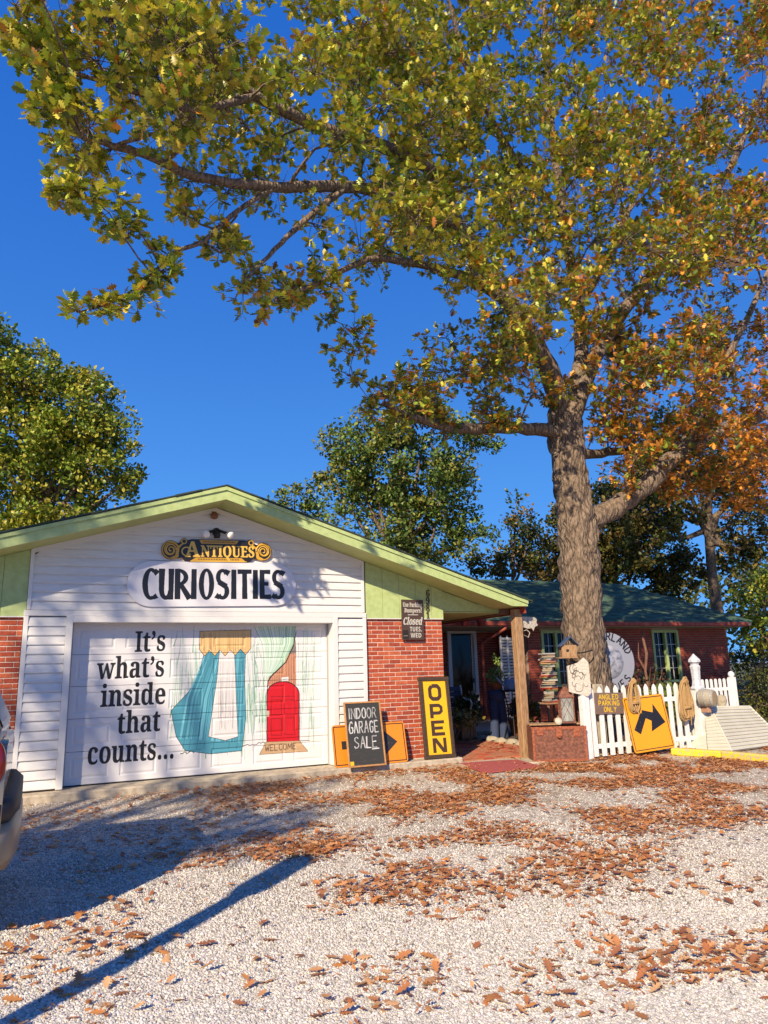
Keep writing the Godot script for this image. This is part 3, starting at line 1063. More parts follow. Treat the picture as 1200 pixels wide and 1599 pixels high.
	var dm := print_mat("painted_door", pt, 0.5)
	# five hinged sections, six raised panels each
	var sh := h / 5.0
	var pw := w / 6.0
	var uvq := func(st: SurfaceTool, p: Array) -> void:
		for i in [0, 2, 1, 0, 3, 2]:
			var v: Vector3 = p[i]
			st.set_uv(Vector2((v.x - x0) / w, 1.0 - (v.y - y0) / h))
			st.add_vertex(v)
	for i in 5:
		var ya := y0 + i * sh + 0.003
		var yb := y0 + (i + 1) * sh - 0.003
		var st := mb()
		# rails and stiles round six openings, then the edges of the section
		var z := -0.205
		for k in 6:
			var xa := x0 + k * pw
			var xb := xa + pw
			var ia := xa + 0.07
			var ib := xb - 0.07
			var ja := ya + 0.075
			var jb := yb - 0.075
			uvq.call(st, [Vector3(xa, ya, z), Vector3(xb, ya, z), Vector3(ib, ja, z), Vector3(ia, ja, z)])
			uvq.call(st, [Vector3(ia, jb, z), Vector3(ib, jb, z), Vector3(xb, yb, z), Vector3(xa, yb, z)])
			uvq.call(st, [Vector3(xa, ya, z), Vector3(ia, ja, z), Vector3(ia, jb, z), Vector3(xa, yb, z)])
			uvq.call(st, [Vector3(ib, ja, z), Vector3(xb, ya, z), Vector3(xb, yb, z), Vector3(ib, jb, z)])
		uvq.call(st, [Vector3(x0, yb, z), Vector3(x0 + w, yb, z), Vector3(x0 + w, yb, z - 0.04), Vector3(x0, yb, z - 0.04)])
		uvq.call(st, [Vector3(x0, ya, z - 0.04), Vector3(x0 + w, ya, z - 0.04), Vector3(x0 + w, ya, z), Vector3(x0, ya, z)])
		uvq.call(st, [Vector3(x0 + w, ya, z - 0.04), Vector3(x0, ya, z - 0.04), Vector3(x0, yb, z - 0.04), Vector3(x0 + w, yb, z - 0.04)])
		var sec := put("door_section", st, dm, g)
		for k in 6:
			var xa := x0 + k * pw + 0.07
			var xb := x0 + (k + 1) * pw - 0.07
			var ja := ya + 0.075
			var jb := yb - 0.075
			var ps := mb()
			# a groove, then the raised field
			var rings := [[0.0, z], [0.012, z - 0.009], [0.024, z - 0.009], [0.046, z - 0.001]]
			for r in 3:
				var d0: float = rings[r][0]
				var d1: float = rings[r + 1][0]
				var za: float = rings[r][1]
				var zb: float = rings[r + 1][1]
				uvq.call(ps, [Vector3(xa + d0, ja + d0, za), Vector3(xb - d0, ja + d0, za), Vector3(xb - d1, ja + d1, zb), Vector3(xa + d1, ja + d1, zb)])
				uvq.call(ps, [Vector3(xa + d1, jb - d1, zb), Vector3(xb - d1, jb - d1, zb), Vector3(xb - d0, jb - d0, za), Vector3(xa + d0, jb - d0, za)])
				uvq.call(ps, [Vector3(xa + d0, ja + d0, za), Vector3(xa + d1, ja + d1, zb), Vector3(xa + d1, jb - d1, zb), Vector3(xa + d0, jb - d0, za)])
				uvq.call(ps, [Vector3(xb - d1, ja + d1, zb), Vector3(xb - d0, ja + d0, za), Vector3(xb - d0, jb - d0, za), Vector3(xb - d1, jb - d1, zb)])
			var d: float = rings[3][0]
			var zz: float = rings[3][1]
			uvq.call(ps, [Vector3(xa + d, ja + d, zz), Vector3(xb - d, ja + d, zz), Vector3(xb - d, jb - d, zz), Vector3(xa + d, jb - d, zz)])
			put("panel", ps, dm, sec)
	bx("weather_strip", Vector3(0, y0 - 0.005, -0.22), Vector3(w, 0.02, 0.04), mat("black_rubber", lin(0.02, 0.02, 0.02), 0.8), g, 0.0)

# ---------- house behind the porch

const WALL_Z := -5.0
const PORCH_Z := -6.3

func window(parent: Node3D, x0: float, x1: float, y0: float, y1: float, z: float, green: Material) -> void:
	var glass := mat("window_glass", Color(0.012, 0.014, 0.016), 0.08, 0.35)
	var muntin := mat("muntin_white", lin(0.6, 0.6, 0.58), 0.5)
	var w := Node3D.new()
	w.name = "window"
	parent.add_child(w, true)
	var mid := (x0 + x1) * 0.5
	bx("head", Vector3(mid, y1 + 0.04, z), Vector3(x1 - x0 + 0.16, 0.08, 0.1), green, w)
	bx("sill", Vector3(mid, y0 - 0.035, z + 0.02), Vector3(x1 - x0 + 0.2, 0.07, 0.16), green, w)
	for x in [x0 - 0.04, mid, x1 + 0.04]:
		bx("mullion", Vector3(x, (y0 + y1) * 0.5, z + (0.01 if x == mid else 0.0)), Vector3(0.08, y1 - y0, 0.1), green, w)
	for s in [[x0, mid - 0.04], [mid + 0.04, x1]]:
		var sw: float = s[1] - s[0]
		for i in 2:
			for j in 4:
				var px: float = s[0] + sw * (i + 0.5) / 2.0
				var py := y0 + (y1 - y0) * (j + 0.5) / 4.0
				bx("pane", Vector3(px, py, z - 0.03), Vector3(sw / 2.0 - 0.016, (y1 - y0) / 4.0 - 0.016, 0.006), glass, w, 0.0)
		bx("muntin", Vector3((s[0] + s[1]) * 0.5, (y0 + y1) * 0.5, z - 0.012), Vector3(0.014, y1 - y0, 0.02), muntin, w, 0.0)
		for j in range(1, 4):
			bx("muntin", Vector3((s[0] + s[1]) * 0.5, y0 + (y1 - y0) * j / 4.0, z - 0.014), Vector3(sw, 0.014, 0.016), muntin, w, 0.0)
	# brick sill below
	for i in int((x1 - x0 + 0.2) / 0.075):
		bx("sill_brick", Vector3(x0 - 0.08 + i * 0.075, y0 - 0.13, z + 0.03), Vector3(0.064, 0.1, 0.14), brick_mats[i % 5], w, 0.003)

func brick_field(st: SurfaceTool, x0: float, x1: float, y0: float, y1: float, z: float, holes: Array) -> void:
	var course := 0.0677
	var n := int((y1 - y0) / course)
	for i in n:
		var y := y0 + (i + 0.5) * course
		var x := x0 - (0.1015 if i % 2 else 0.0)
		while x < x1 - 0.01:
			var a := maxf(x, x0)
			var b := minf(x + 0.194, x1)
			x += 0.203
			for h in holes:
				if y > h[2] - 0.03 and y < h[3] + 0.03:
					if a < h[0] and b > h[0]:
						b = h[0]
					elif a < h[1] and b > h[1]:
						a = h[1]
					elif a >= h[0] and b <= h[1]:
						b = a
			if b - a > 0.02:
				var v := rng.randf_range(0.75, 1.2)
				st.set_color(Color(0.38 * v, 0.078 * v, 0.042 * v))
				box(st, Vector3((a + b) * 0.5, y, z - 0.02), Vector3(b - a, 0.0565, 0.04))

func build_house() -> void:
	var h := thing("brick_house", "low red brick house with a dark green shingle roof behind the oak", "house")
	var green: Material = mats["green_paint"]
	var core := mat("house_core", lin(0.32, 0.28, 0.23), 0.9)
	var xr := 16.72
	var w1 := [at_z(845, 984, WALL_Z).x + 0.06, 10.62, 0.99, 2.33]
	var w2 := [13.74, 14.62, 0.99, 2.33]
	var st := mb()
	# walls with real openings behind the panes kept dark by the closed house
	brick_field(st, 9.30, xr, 0.08, 2.5, WALL_Z, [[w1[0] - 0.09, w1[1] + 0.09, w1[2] - 0.18, w1[3] + 0.08], [w2[0] - 0.09, w2[1] + 0.09, w2[2] - 0.18, w2[3] + 0.08]])
	var dL := at_z(697, 985, PORCH_Z).x
	var dR := at_z(742, 985, PORCH_Z).x
	brick_field(st, 3.95, 9.2, 0.12, 2.45, PORCH_Z, [[dL, dR, 0.1, 2.5]])
	var bo := put("brick_facing", st, vmat("house_brick", 0.9, noise_tex(noise(0.05, FastNoiseLite.TYPE_SIMPLEX, 4, 77), [[0.0, 0.7, 0.7, 0.7], [1.0, 1.0, 1.0, 1.0]], 256), Vector3(2, 2, 2)), h)
	bo.set_meta("kind", "stuff")
	# the walls behind: pieces round each opening
	var mort := mat("house_mortar", lin(0.42, 0.33, 0.27), 0.95)
	var segs := [[9.30, w1[0] - 0.08], [w1[1] + 0.08, w2[0] - 0.08], [w2[1] + 0.08, xr]]
	for s in segs:
		bx("wall", Vector3((s[0] + s[1]) * 0.5, 1.29, WALL_Z - 0.11), Vector3(s[1] - s[0], 2.42, 0.16), mort, h, 0.0)
	for w in [w1, w2]:
		bx("wall", Vector3((w[0] + w[1]) * 0.5, 0.45, WALL_Z - 0.11), Vector3(w[1] - w[0] + 0.16, 0.74, 0.16), mort, h, 0.0)
		bx("wall", Vector3((w[0] + w[1]) * 0.5, 2.455, WALL_Z - 0.11), Vector3(w[1] - w[0] + 0.16, 0.09, 0.16), mort, h, 0.0)
		window(h, w[0], w[1], w[2], w[3], WALL_Z - 0.03, green)
		bx("blind", Vector3((w[0] + w[1]) * 0.5, 1.66, WALL_Z - 0.34), Vector3(w[1] - w[0] + 0.3, 1.6, 0.02), core, h, 0.0)
	bx("wall", Vector3((3.95 + dL) * 0.5, 1.29, PORCH_Z - 0.11), Vector3(dL - 3.95, 2.42, 0.16), mort, h, 0.0)
	bx("wall", Vector3((9.2 + dR) * 0.5, 1.29, PORCH_Z - 0.11), Vector3(9.2 - dR, 2.42, 0.16), mort, h, 0.0)
	bx("wall", Vector3(9.25, 1.29, (WALL_Z + PORCH_Z) * 0.5 - 0.1), Vector3(0.1, 2.42, 1.2), mats["brick_plain"], h, 0.0)
	bx("side_wall", Vector3(xr - 0.06, 1.29, -9.6), Vector3(0.12, 2.42, 9.0), mats["brick_plain"], h, 0.0)
	bx("back_wall", Vector3(10.3, 1.29, -14.15), Vector3(12.8, 2.42, 0.12), core, h, 0.0)
	# front door with white frame and dark storm glass
	var white: Material = mats["white_trim"]
	var dr := Node3D.new()
	dr.name = "front_door"
	h.add_child(dr, true)
	for x in [dL + 0.05, dR - 0.05]:
		bx("door_frame", Vector3(x, 1.26, PORCH_Z), Vector3(0.1, 2.28, 0.12), white, dr)
	bx("door_frame", Vector3((dL + dR) * 0.5, 2.44, PORCH_Z), Vector3(dR - dL, 0.08, 0.12), white, dr)
	bx("storm_glass", Vector3((dL + dR) * 0.5, 1.25, PORCH_Z - 0.03), Vector3(dR - dL - 0.24, 2.2, 0.02), mats["window_glass"], dr, 0.0)
	for x in [dL + 0.12, dR - 0.12]:
		bx("door_stile", Vector3(x, 1.25, PORCH_Z - 0.02), Vector3(0.05, 2.22, 0.04), white, dr, 0.0)
	bx("handle", Vector3(dR - 0.14, 1.15, PORCH_Z + 0.03), Vector3(0.03, 0.12, 0.03), mats["black_metal"], dr, 0.004)
	bx("porch_wall", Vector3(5.2, 1.2, PORCH_Z - 0.5), Vector3(2.7, 2.4, 0.1), core, h, 0.0)
	# eave: soffit, gutter
	var ez := -4.4
	var ey := 2.6
	bx("soffit", Vector3(10.4, 2.475, (ez + PORCH_Z) * 0.5), Vector3(12.9, 0.03, ez - PORCH_Z), mat("house_soffit", lin(0.34, 0.30, 0.22), 0.85), h, 0.0)
	bx("ceiling", Vector3(10.4, 2.46, -10.2), Vector3(12.7, 0.03, 7.8), core, h, 0.0)
	bx("gutter", Vector3(10.45, 2.535, ez + 0.03), Vector3(12.95, 0.12, 0.1), pmat("rust_gutter", noise_tex(noise(0.02, FastNoiseLite.TYPE_SIMPLEX_SMOOTH, 5, 88), [[0.0, 0.15, 0.03, 0.02], [0.5, 0.34, 0.06, 0.035], [1.0, 0.46, 0.12, 0.06]], 256), Vector3(0.8, 0.8, 0.8), 0.7), h, 0.02)
	# downspout elbow at the porch corner
	var ds := mb()
	var d0 := at_z(790, 972, ez)
	tube(ds, [d0, d0 + Vector3(-0.02, -0.14, 0.0), d0 + Vector3(-0.3, -0.36, -0.3), d0 + Vector3(-0.42, -0.48, -0.5), d0 + Vector3(-0.42, -2.2, -0.5)], [0.05, 0.05, 0.05, 0.05, 0.05], 8)
	put("downspout", ds, mats["rust_gutter"], h)
	# roof of lapped shingles
	var rz := -9.6
	var ry := 4.36
	var run := ez - rz
	var sl := mb()
	var x0 := 3.6
	var x1 := xr + 0.35
	hexa(sl, [Vector3(x0, ry - 0.12, rz), Vector3(x1, ry - 0.12, rz), Vector3(x1, ry - 0.02, rz), Vector3(x0, ry - 0.02, rz), Vector3(x0, ey - 0.1, ez + 0.05), Vector3(x1, ey - 0.1, ez + 0.05), Vector3(x1, ey - 0.015, ez + 0.05), Vector3(x0, ey - 0.015, ez + 0.05)])
	hexa(sl, [Vector3(x0, ey - 0.1, rz - run), Vector3(x1, ey - 0.1, rz - run), Vector3(x1, ey - 0.02, rz - run), Vector3(x0, ey - 0.02, rz - run), Vector3(x0, ry - 0.12, rz), Vector3(x1, ry - 0.12, rz), Vector3(x1, ry - 0.02, rz), Vector3(x0, ry - 0.02, rz)])
	var roof := put("roof", sl, mats["roof_board"], h)
	var sh := mb()
	var rows := 38
	for i in rows:
		var k := float(i) / rows
		var z := lerpf(ez + 0.06, rz, k)
		var y := lerpf(ey, ry, k)
		var z1 := lerpf(ez + 0.06, rz, (i + 1.25) / rows)
		var y1 := lerpf(ey, ry, (i + 1.25) / rows)
		var x := x0 - rng.randf() * 0.3
		while x < x1:
			var wd := rng.randf_range(0.22, 0.36)
			var v := rng.randf_range(0.6, 1.35)
			sh.set_color(Color(0.068 * v, 0.125 * v, 0.078 * v))
			var th := rng.randf_range(0.012, 0.024)
			hexa(sh, [Vector3(x, y1 - 0.01, z1), Vector3(x + wd - 0.01, y1 - 0.01, z1), Vector3(x + wd - 0.01, y1 + 0.002, z1), Vector3(x, y1 + 0.002, z1), Vector3(x, y - 0.008, z), Vector3(x + wd - 0.01, y - 0.008, z), Vector3(x + wd - 0.01, y + th, z), Vector3(x, y + th, z)])
			x += wd
	var so := put("shingles", sh, vmat("green_shingle", 0.95), roof)
	so.set_meta("kind", "stuff")
	bx("rake_trim", Vector3(x1 - 0.01, (ry + ey) * 0.5 - 0.08, (ez + rz) * 0.5), Vector3(0.04, 0.14, Vector2(run, ry - ey).length()), mats["beam_wood"], roof, 0.0, Basis(Vector3.RIGHT, atan2(ry - ey, run)))
	# gable wall at the far end
	var gb := mb()
	prism(gb, PackedVector2Array([Vector2(-(rz - run + 0.5), 2.48), Vector2(-(ez - 0.5), 2.48), Vector2(-rz, ry - 0.2)]), 0.0, 0.12, Transform3D(Basis(Vector3(0, 0, -1), Vector3(0, 1, 0), Vector3(1, 0, 0)), Vector3(xr - 0.12, 0, 0)))
	put("gable_wall", gb, mats["brick_plain"], h)
	# red tins hanging under the eave
	for px in [727.0, 752.0]:
		var p := at_z(px, 972, -4.1)
		var o := thing("hanging_pot", "red pot hanging under the eave of the brick house", "pot", p, 0.0, "red pots hung along the eave")
		var s := mb()
		lathe(s, Vector3.ZERO, [[0.0, -0.09], [0.08, -0.09], [0.12, 0.05], [0.13, 0.06], [0.11, 0.055], [0.0, 0.02]], 14)
		put("pot_body", s, mats["red_board"], o)
		s = mb()
		for a in 3:
			cyl(s, Vector3(cos(a * 2.1) * 0.11, 0.05, sin(a * 2.1) * 0.11), Vector3(0, 0.45, 0.0), 0.004, 0.004, 5)
		put("wire", s, mats["black_metal"], o)

# ---------- porch, path and what stands there

func leafy(parent: Node3D, c: Vector3, r: Vector3, n: int, size: float, tones: Array, called := "foliage") -> void:
	var xf := []
	var cols := PackedColorArray()
	for i in n:
		var d := Vector3(rng.randfn(), rng.randfn(), rng.randfn()).normalized() * pow(rng.randf(), 0.45)
		var b := Basis.from_euler(Vector3(rng.randf_range(-1.2, 1.2), rng.randf() * TAU, rng.randf_range(-1.2, 1.2))).scaled(Vector3.ONE * size * rng.randf_range(0.6, 1.3))
		xf.append(Transform3D(b, c + d * r))
		var t: Array = tones[rng.randi() % tones.size()]
		var v := rng.randf_range(0.7, 1.3)
		cols.append(Color(t[0] * v, t[1] * v, t[2] * v))
	scatter(called, leaf_simple(), leaf_mat(), parent, xf, cols)

var _leaf_simple: ArrayMesh
func leaf_simple() -> ArrayMesh:
	if _leaf_simple == null:
		var st := mb()
		st.set_smooth_group(1)
		var w := [0.0, 0.22, 0.3, 0.2, 0.0]
		for i in 4:
			var y0 := i / 4.0
			var y1 := (i + 1) / 4.0
			var z0 := 0.1 * sin(y0 * PI)
			var z1 := 0.1 * sin(y1 * PI)
			for s in [-1, 1]:
				var a := Vector3(0, y0, z0 - 0.05)
				var b := Vector3(0, y1, z1 - 0.05)
				var c := Vector3(s * w[i + 1], y1, z1)
				var d := Vector3(s * w[i], y0, z0)
				if w[i + 1] > 0.0:
					if s > 0:
						tri(st, a, b, c)
					else:
						tri(st, a, c, b)
				if w[i] > 0.0:
					if s > 0:
						tri(st, a, b if w[i + 1] == 0.0 else c, d)
					else:
						tri(st, a, d, b if w[i + 1] == 0.0 else c)
		_leaf_simple = done(st)
	return _leaf_simple

func leaf_mat() -> StandardMaterial3D:
	if not mats.has("leaf"):
		var m := vmat("leaf", 0.38)
		m.backlight_enabled = true
		m.backlight = lin(0.34, 0.4, 0.2)
		m.cull_mode = BaseMaterial3D.CULL_DISABLED
		m.metallic_specular = 0.4
	return mats["leaf"]

func pot(o: Node3D, r: float, h: float, m: Material, at := Vector3.ZERO) -> void:
	var s := mb()
	lathe(s, at, [[0.0, 0.0], [r * 0.68, 0.0], [r * 0.95, h * 0.82], [r * 1.06, h * 0.82], [r * 1.06, h], [r * 0.9, h], [r * 0.86, h * 0.88], [0.0, h * 0.86]], 18)
	put("pot_body", s, m, o)

func build_porch_and_path() -> void:
	var terra := pmat("terracotta", noise_tex(noise(0.04, FastNoiseLite.TYPE_SIMPLEX_SMOOTH, 4, 101), [[0.0, 0.30, 0.11, 0.05], [1.0, 0.48, 0.20, 0.10]], 256), Vector3(2, 2, 2), 0.85)
	var stone := pmat("edge_stone", noise_tex(noise(0.04, FastNoiseLite.TYPE_SIMPLEX_SMOOTH, 5, 102), [[0.0, 0.26, 0.22, 0.15], [1.0, 0.48, 0.42, 0.31]], 256), Vector3(1.5, 1.5, 1.5), 0.95)
	# concrete strip in front of the path
	var st := mb()
	prism(st, PackedVector2Array([Vector2(3.2, -0.25), Vector2(5.75, -0.25), Vector2(5.65, -1.05), Vector2(3.2, -0.62)]), -0.05, 0.012, Transform3D(Basis(Vector3.RIGHT, -PI / 2), Vector3.ZERO))
	ground("concrete_strip", st, mats["concrete"])
	st = mb()
	box(st, Vector3(6.6, 0.03, -4.9), Vector3(5.3, 0.14, 2.9))
	ground("porch_floor", st, mats["concrete"])
	# brick path: pavers laid flat, sand between them
	st = mb()
	box(st, Vector3(5.05, -0.01, -1.7), Vector3(2.2, 0.05, 3.95))
	var path := ground("brick_path", st, pmat("path_sand", noise_tex(noise(0.1, FastNoiseLite.TYPE_SIMPLEX, 3, 7), [[0.0, 0.38, 0.29, 0.22], [1.0, 0.56, 0.46, 0.37]], 256), Vector3(2, 2, 2), 0.95))
	var ps := mb()
	cbox(ps, Vector3.ZERO, Vector3(0.192, 0.05, 0.09), 0.004)
	var pm := done(ps)
	var row := 0
	var z := 0.2
	while z > -3.6:
		var x := 4.0 + (0.1 if row % 2 else 0.0)
		while x < 6.05:
			part("paver", pm, brick_mats[rng.randi() % 5] if rng.randf() < 0.4 else terra, path, Transform3D(Basis.from_euler(Vector3(rng.randf_range(-0.02, 0.02), rng.randf_range(-0.03, 0.03), rng.randf_range(-0.02, 0.02))), Vector3(x + 0.1, 0.006 + rng.randf_range(-0.003, 0.004), z)))
			x += 0.2
		z -= 0.1015 if row < 24 else 0.2
		row += 1
	# red mat
	var ma := []
	for q in [[719, 1191], [807.5, 1185.5], [845, 1196], [756, 1206]]:
		ma.append(at_y(q[0], q[1], 0.02))
	st = mb()
	hexa(st, [ma[0] - Vector3(0, 0.02, 0), ma[1] - Vector3(0, 0.02, 0), ma[1], ma[0], ma[3] - Vector3(0, 0.02, 0), ma[2] - Vector3(0, 0.02, 0), ma[2], ma[3]])
	tag(put("door_mat", st, pmat("red_mat", noise_tex(noise(0.25, FastNoiseLite.TYPE_SIMPLEX, 3, 9), [[0.0, 0.30, 0.055, 0.05], [1.0, 0.46, 0.11, 0.10]], 256), Vector3(1.5, 1.5, 1.5), 0.95, grey_tex(noise(0.3, FastNoiseLite.TYPE_SIMPLEX, 2, 3), 256), 0.4)), "faded red mat lying askew in front of the brick path", "mat")
	# bed beside the path with edging stones and soil
	st = mb()
	box(st, Vector3(8.0, 0.0, -1.9), Vector3(3.8, 0.1, 2.9))
	ground("flower_bed", st, pmat("soil", noise_tex(noise(0.12, FastNoiseLite.TYPE_SIMPLEX, 4, 6), [[0.0, 0.04, 0.028, 0.018], [1.0, 0.12, 0.08, 0.05]], 256), Vector3(1.5, 1.5, 1.5), 1.0))
	for i in 7:
		var p := Vector3(6.16 + rng.randf_range(-0.03, 0.03), 0.03, -0.75 - i * 0.36)
		var s := mb()
		blob(s, Vector3.ZERO, Vector3(0.12, 0.09, 0.17), 0.16, 9, 6)
		var o := thing("edging_stone", "rounded tan stone edging the flower bed by the brick path", "stone", p, rng.randf() * 0.5, "stones edging the bed")
		put("stone", s, stone, o)
	# wooden porch post
	var pst := thing("porch_post", "weathered brown timber post holding up the corner of the porch roof", "post", Vector3(5.16, 0.0, 0.33))
	var wood := pmat("weathered_wood", noise_tex(noise(0.02, FastNoiseLite.TYPE_SIMPLEX_SMOOTH, 5, 55), [[0.0, 0.16, 0.08, 0.035], [0.5, 0.34, 0.20, 0.10], [1.0, 0.48, 0.33, 0.19]], 512), Vector3(5.0, 0.5, 5.0), 0.85, grey_tex(noise(0.05, FastNoiseLite.TYPE_SIMPLEX, 4, 2), 256), 0.25)
	bx("timber", Vector3(0, 1.23, 0), Vector3(0.15, 2.46, 0.15), wood, pst, 0.012)
	# bracketed tin plaque with a cut-out outline, on the post
	var tin := thing("metal_sign", "pale rusty tin sign hanging from a bracket on the porch post", "sign", at_z(816, 990, 0.33))
	var tm := pmat("rusty_tin", noise_tex(noise(0.03, FastNoiseLite.TYPE_SIMPLEX_SMOOTH, 5, 57), [[0.0, 0.18, 0.10, 0.05], [0.4, 0.42, 0.38, 0.30], [1.0, 0.58, 0.56, 0.50]], 256), Vector3(2.5, 2.5, 2.5), 0.6)
	st = mb()
	prism(st, PackedVector2Array([Vector2(0.02, 0.12), Vector2(0.12, 0.09), Vector2(0.2, 0.1), Vector2(0.24, 0.05), Vector2(0.27, 0.12), Vector2(0.34, 0.15), Vector2(0.31, 0.2), Vector2(0.33, 0.25), Vector2(0.29, 0.29), Vector2(0.02, 0.3)]), -0.006, 0.006)
	put("plate", st, tm, tin)
	bx("bracket", Vector3(0.0, 0.15, 0), Vector3(0.02, 0.36, 0.03), mats["white_trim"], tin)
	st = mb()
	tube(st, [Vector3(0.02, 0.05, 0), Vector3(0.1, 0.07, 0), Vector3(0.16, 0.02, 0), Vector3(0.12, -0.06, 0), Vector3(0.04, -0.02, 0)], [0.008, 0.008, 0.008, 0.008, 0.006], 6)
	put("scroll", st, tm, tin)
	# bench with a dark blue back and white iron arms
	var bn := thing("porch_bench", "dark blue slatted bench with curled white iron arms on the porch", "bench", Vector3(5.55, 0.1, -3.1), -0.15)
	var navy := mat("navy_paint", lin(0.035, 0.055, 0.11), 0.55)
	for i in 5:
		bx("back_slat", Vector3(0, 0.5 + i * 0.11, -0.2 - i * 0.02), Vector3(1.1, 0.1, 0.025), navy, bn, 0.006)
	for i in 4:
		bx("seat_slat", Vector3(0, 0.44, -0.12 + i * 0.11), Vector3(1.1, 0.025, 0.1), navy, bn, 0.006)
	var iron := mat("white_iron", lin(0.66, 0.64, 0.60), 0.5)
	for s in [-1, 1]:
		var m := mb()
		tube(m, [Vector3(s * 0.57, 1.02, -0.3), Vector3(s * 0.57, 0.78, -0.22), Vector3(s * 0.57, 0.72, 0.0), Vector3(s * 0.57, 0.72, 0.22), Vector3(s * 0.57, 0.64, 0.3), Vector3(s * 0.57, 0.56, 0.22), Vector3(s * 0.57, 0.44, 0.2), Vector3(s * 0.57, 0.2, 0.24), Vector3(s * 0.57, 0.0, 0.3)], [0.018, 0.018, 0.018, 0.02, 0.018, 0.018, 0.018, 0.018, 0.018], 7)
		tube(m, [Vector3(s * 0.575, 0.46, -0.2), Vector3(s * 0.575, 0.2, -0.24), Vector3(s * 0.575, 0.0, -0.3)], [0.018, 0.018, 0.018], 7)
		put("arm_frame", m, iron, bn)
	# shrub hanging over in front of the bench
	var sb := thing("shrub", "yellowing shrub in front of the blue porch bench", "shrub", Vector3(5.3, 0.05, -2.2))
	var tw := mb()
	for i in 9:
		var a := i * 0.7
		tube(tw, [Vector3(0, 0, 0), Vector3(cos(a) * 0.15, 0.3, sin(a) * 0.15), Vector3(cos(a) * 0.4, 0.5, sin(a) * 0.3)], [0.012, 0.008, 0.003], 5)
	put("stem", tw, mats["beam_wood"], sb)
	leafy(sb, Vector3(0.1, 0.42, 0.0), Vector3(0.55, 0.22, 0.35), 420, 0.09, [[0.18, 0.16, 0.03], [0.10, 0.13, 0.03], [0.25, 0.20, 0.05]])
	# stool-like log planter in the dark
	var lg := thing("wooden_planter", "small slatted wooden planter box beside the brick path", "planter", Vector3(5.9, 0.05, -2.75))
	for i in 5:
		bx("slat", Vector3(-0.14 + i * 0.07, 0.16, 0.13), Vector3(0.06, 0.32, 0.02), wood, lg, 0.004)
	bx("box_body", Vector3(0, 0.15, 0), Vector3(0.34, 0.28, 0.22), wood, lg)
	bx("rim_board", Vector3(0, 0.33, 0), Vector3(0.4, 0.03, 0.3), wood, lg)
	# vine on the garage corner
	var vn := thing("potted_vine", "yellow green vine spilling from a shelf by the garage corner", "plant", Vector3(4.35, 1.2, -1.4))
	pot(vn, 0.1, 0.16, terra, Vector3(0, -0.05, 0))
	leafy(vn, Vector3(0.1, 0.1, 0.1), Vector3(0.22, 0.14, 0.2), 160, 0.08, [[0.22, 0.22, 0.05], [0.14, 0.18, 0.04], [0.30, 0.26, 0.08]])
	bx("shelf", Vector3(-0.1, -0.07, 0), Vector3(0.5, 0.03, 0.25), wood, vn)
	# planter made of stuffed blue trousers with a pot on top
	var dn := thing("trouser_planter", "blue denim trousers stuffed and stood up as a planter with a clay pot", "planter", Vector3(6.45, 0.06, -2.35))
	dn.scale = Vector3.ONE * 0.86
	var denim := pmat("denim", noise_tex(noise(0.1, FastNoiseLite.TYPE_SIMPLEX, 3, 13), [[0.0, 0.02, 0.032, 0.075], [1.0, 0.06, 0.085, 0.16]], 256), Vector3(2, 2, 2), 0.9)
	for s in [-1, 1]:
		var m := mb()
		tube(m, [Vector3(s * 0.14, 0.0, 0.02), Vector3(s * 0.13, 0.08, 0.02), Vector3(s * 0.125, 0.42, 0.04), Vector3(s * 0.1, 0.8, 0.0), Vector3(s * 0.07, 0.92, 0.0)], [0.115, 0.11, 0.1, 0.12, 0.12], 12)
		put("trouser_leg", m, denim, dn)
	var hp := mb()
	lathe(hp, Vector3(0, 0.82, 0), [[0.0, 0.0], [0.14, 0.0], [0.21, 0.1], [0.2, 0.26], [0.17, 0.3], [0.0, 0.28]], 16)
	put("waist", hp, denim, dn)
	pot(dn, 0.15, 0.22, terra, Vector3(0.02, 1.1, 0))
	leafy(dn, Vector3(0.0, 1.42, 0), Vector3(0.3, 0.22, 0.25), 170, 0.09, [[0.22, 0.28, 0.06], [0.12, 0.20, 0.04], [0.35, 0.38, 0.14]])
	leafy(dn, Vector3(0.05, 1.78, 0), Vector3(0.08, 0.2, 0.08), 60, 0.08, [[0.25, 0.32, 0.07], [0.18, 0.26, 0.05]], "tendril")
	# a blue watering can beside it
	var wc := thing("watering_can", "pale blue tin watering can resting on a dark stand", "watering can", Vector3(6.62, 1.02, -2.05))
	var cm := mat("blue_tin", lin(0.16, 0.27, 0.42), 0.4)
	var wm := mb()
	lathe(wm, Vector3.ZERO, [[0.0, 0.0], [0.15, 0.0], [0.16, 0.02], [0.13, 0.2], [0.12, 0.21], [0.0, 0.2]], 18)
	put("can_body", wm, cm, wc)
	wm = mb()
	tube(wm, [Vector3(-0.12, 0.05, 0), Vector3(-0.26, 0.16, 0), Vector3(-0.34, 0.24, 0)], [0.025, 0.018, 0.02], 8)
	put("spout", wm, cm, wc)
	wm = mb()
	tube(wm, [Vector3(0.1, 0.2, 0), Vector3(0.14, 0.3, 0), Vector3(0.2, 0.24, 0), Vector3(0.15, 0.06, 0)], [0.01, 0.01, 0.01, 0.01], 6)
	put("handle", wm, cm, wc)
	var sd := thing("plant_stand", "dark iron plant stand under the blue watering can", "stand", Vector3(6.62, 0.05, -2.05))
	wm = mb()
	lathe(wm, Vector3(0, 0.94, 0), [[0.0, 0.0], [0.2, 0.0], [0.2, 0.025], [0.0, 0.025]], 16)
	put("top_plate", wm, mats["black_metal"], sd)
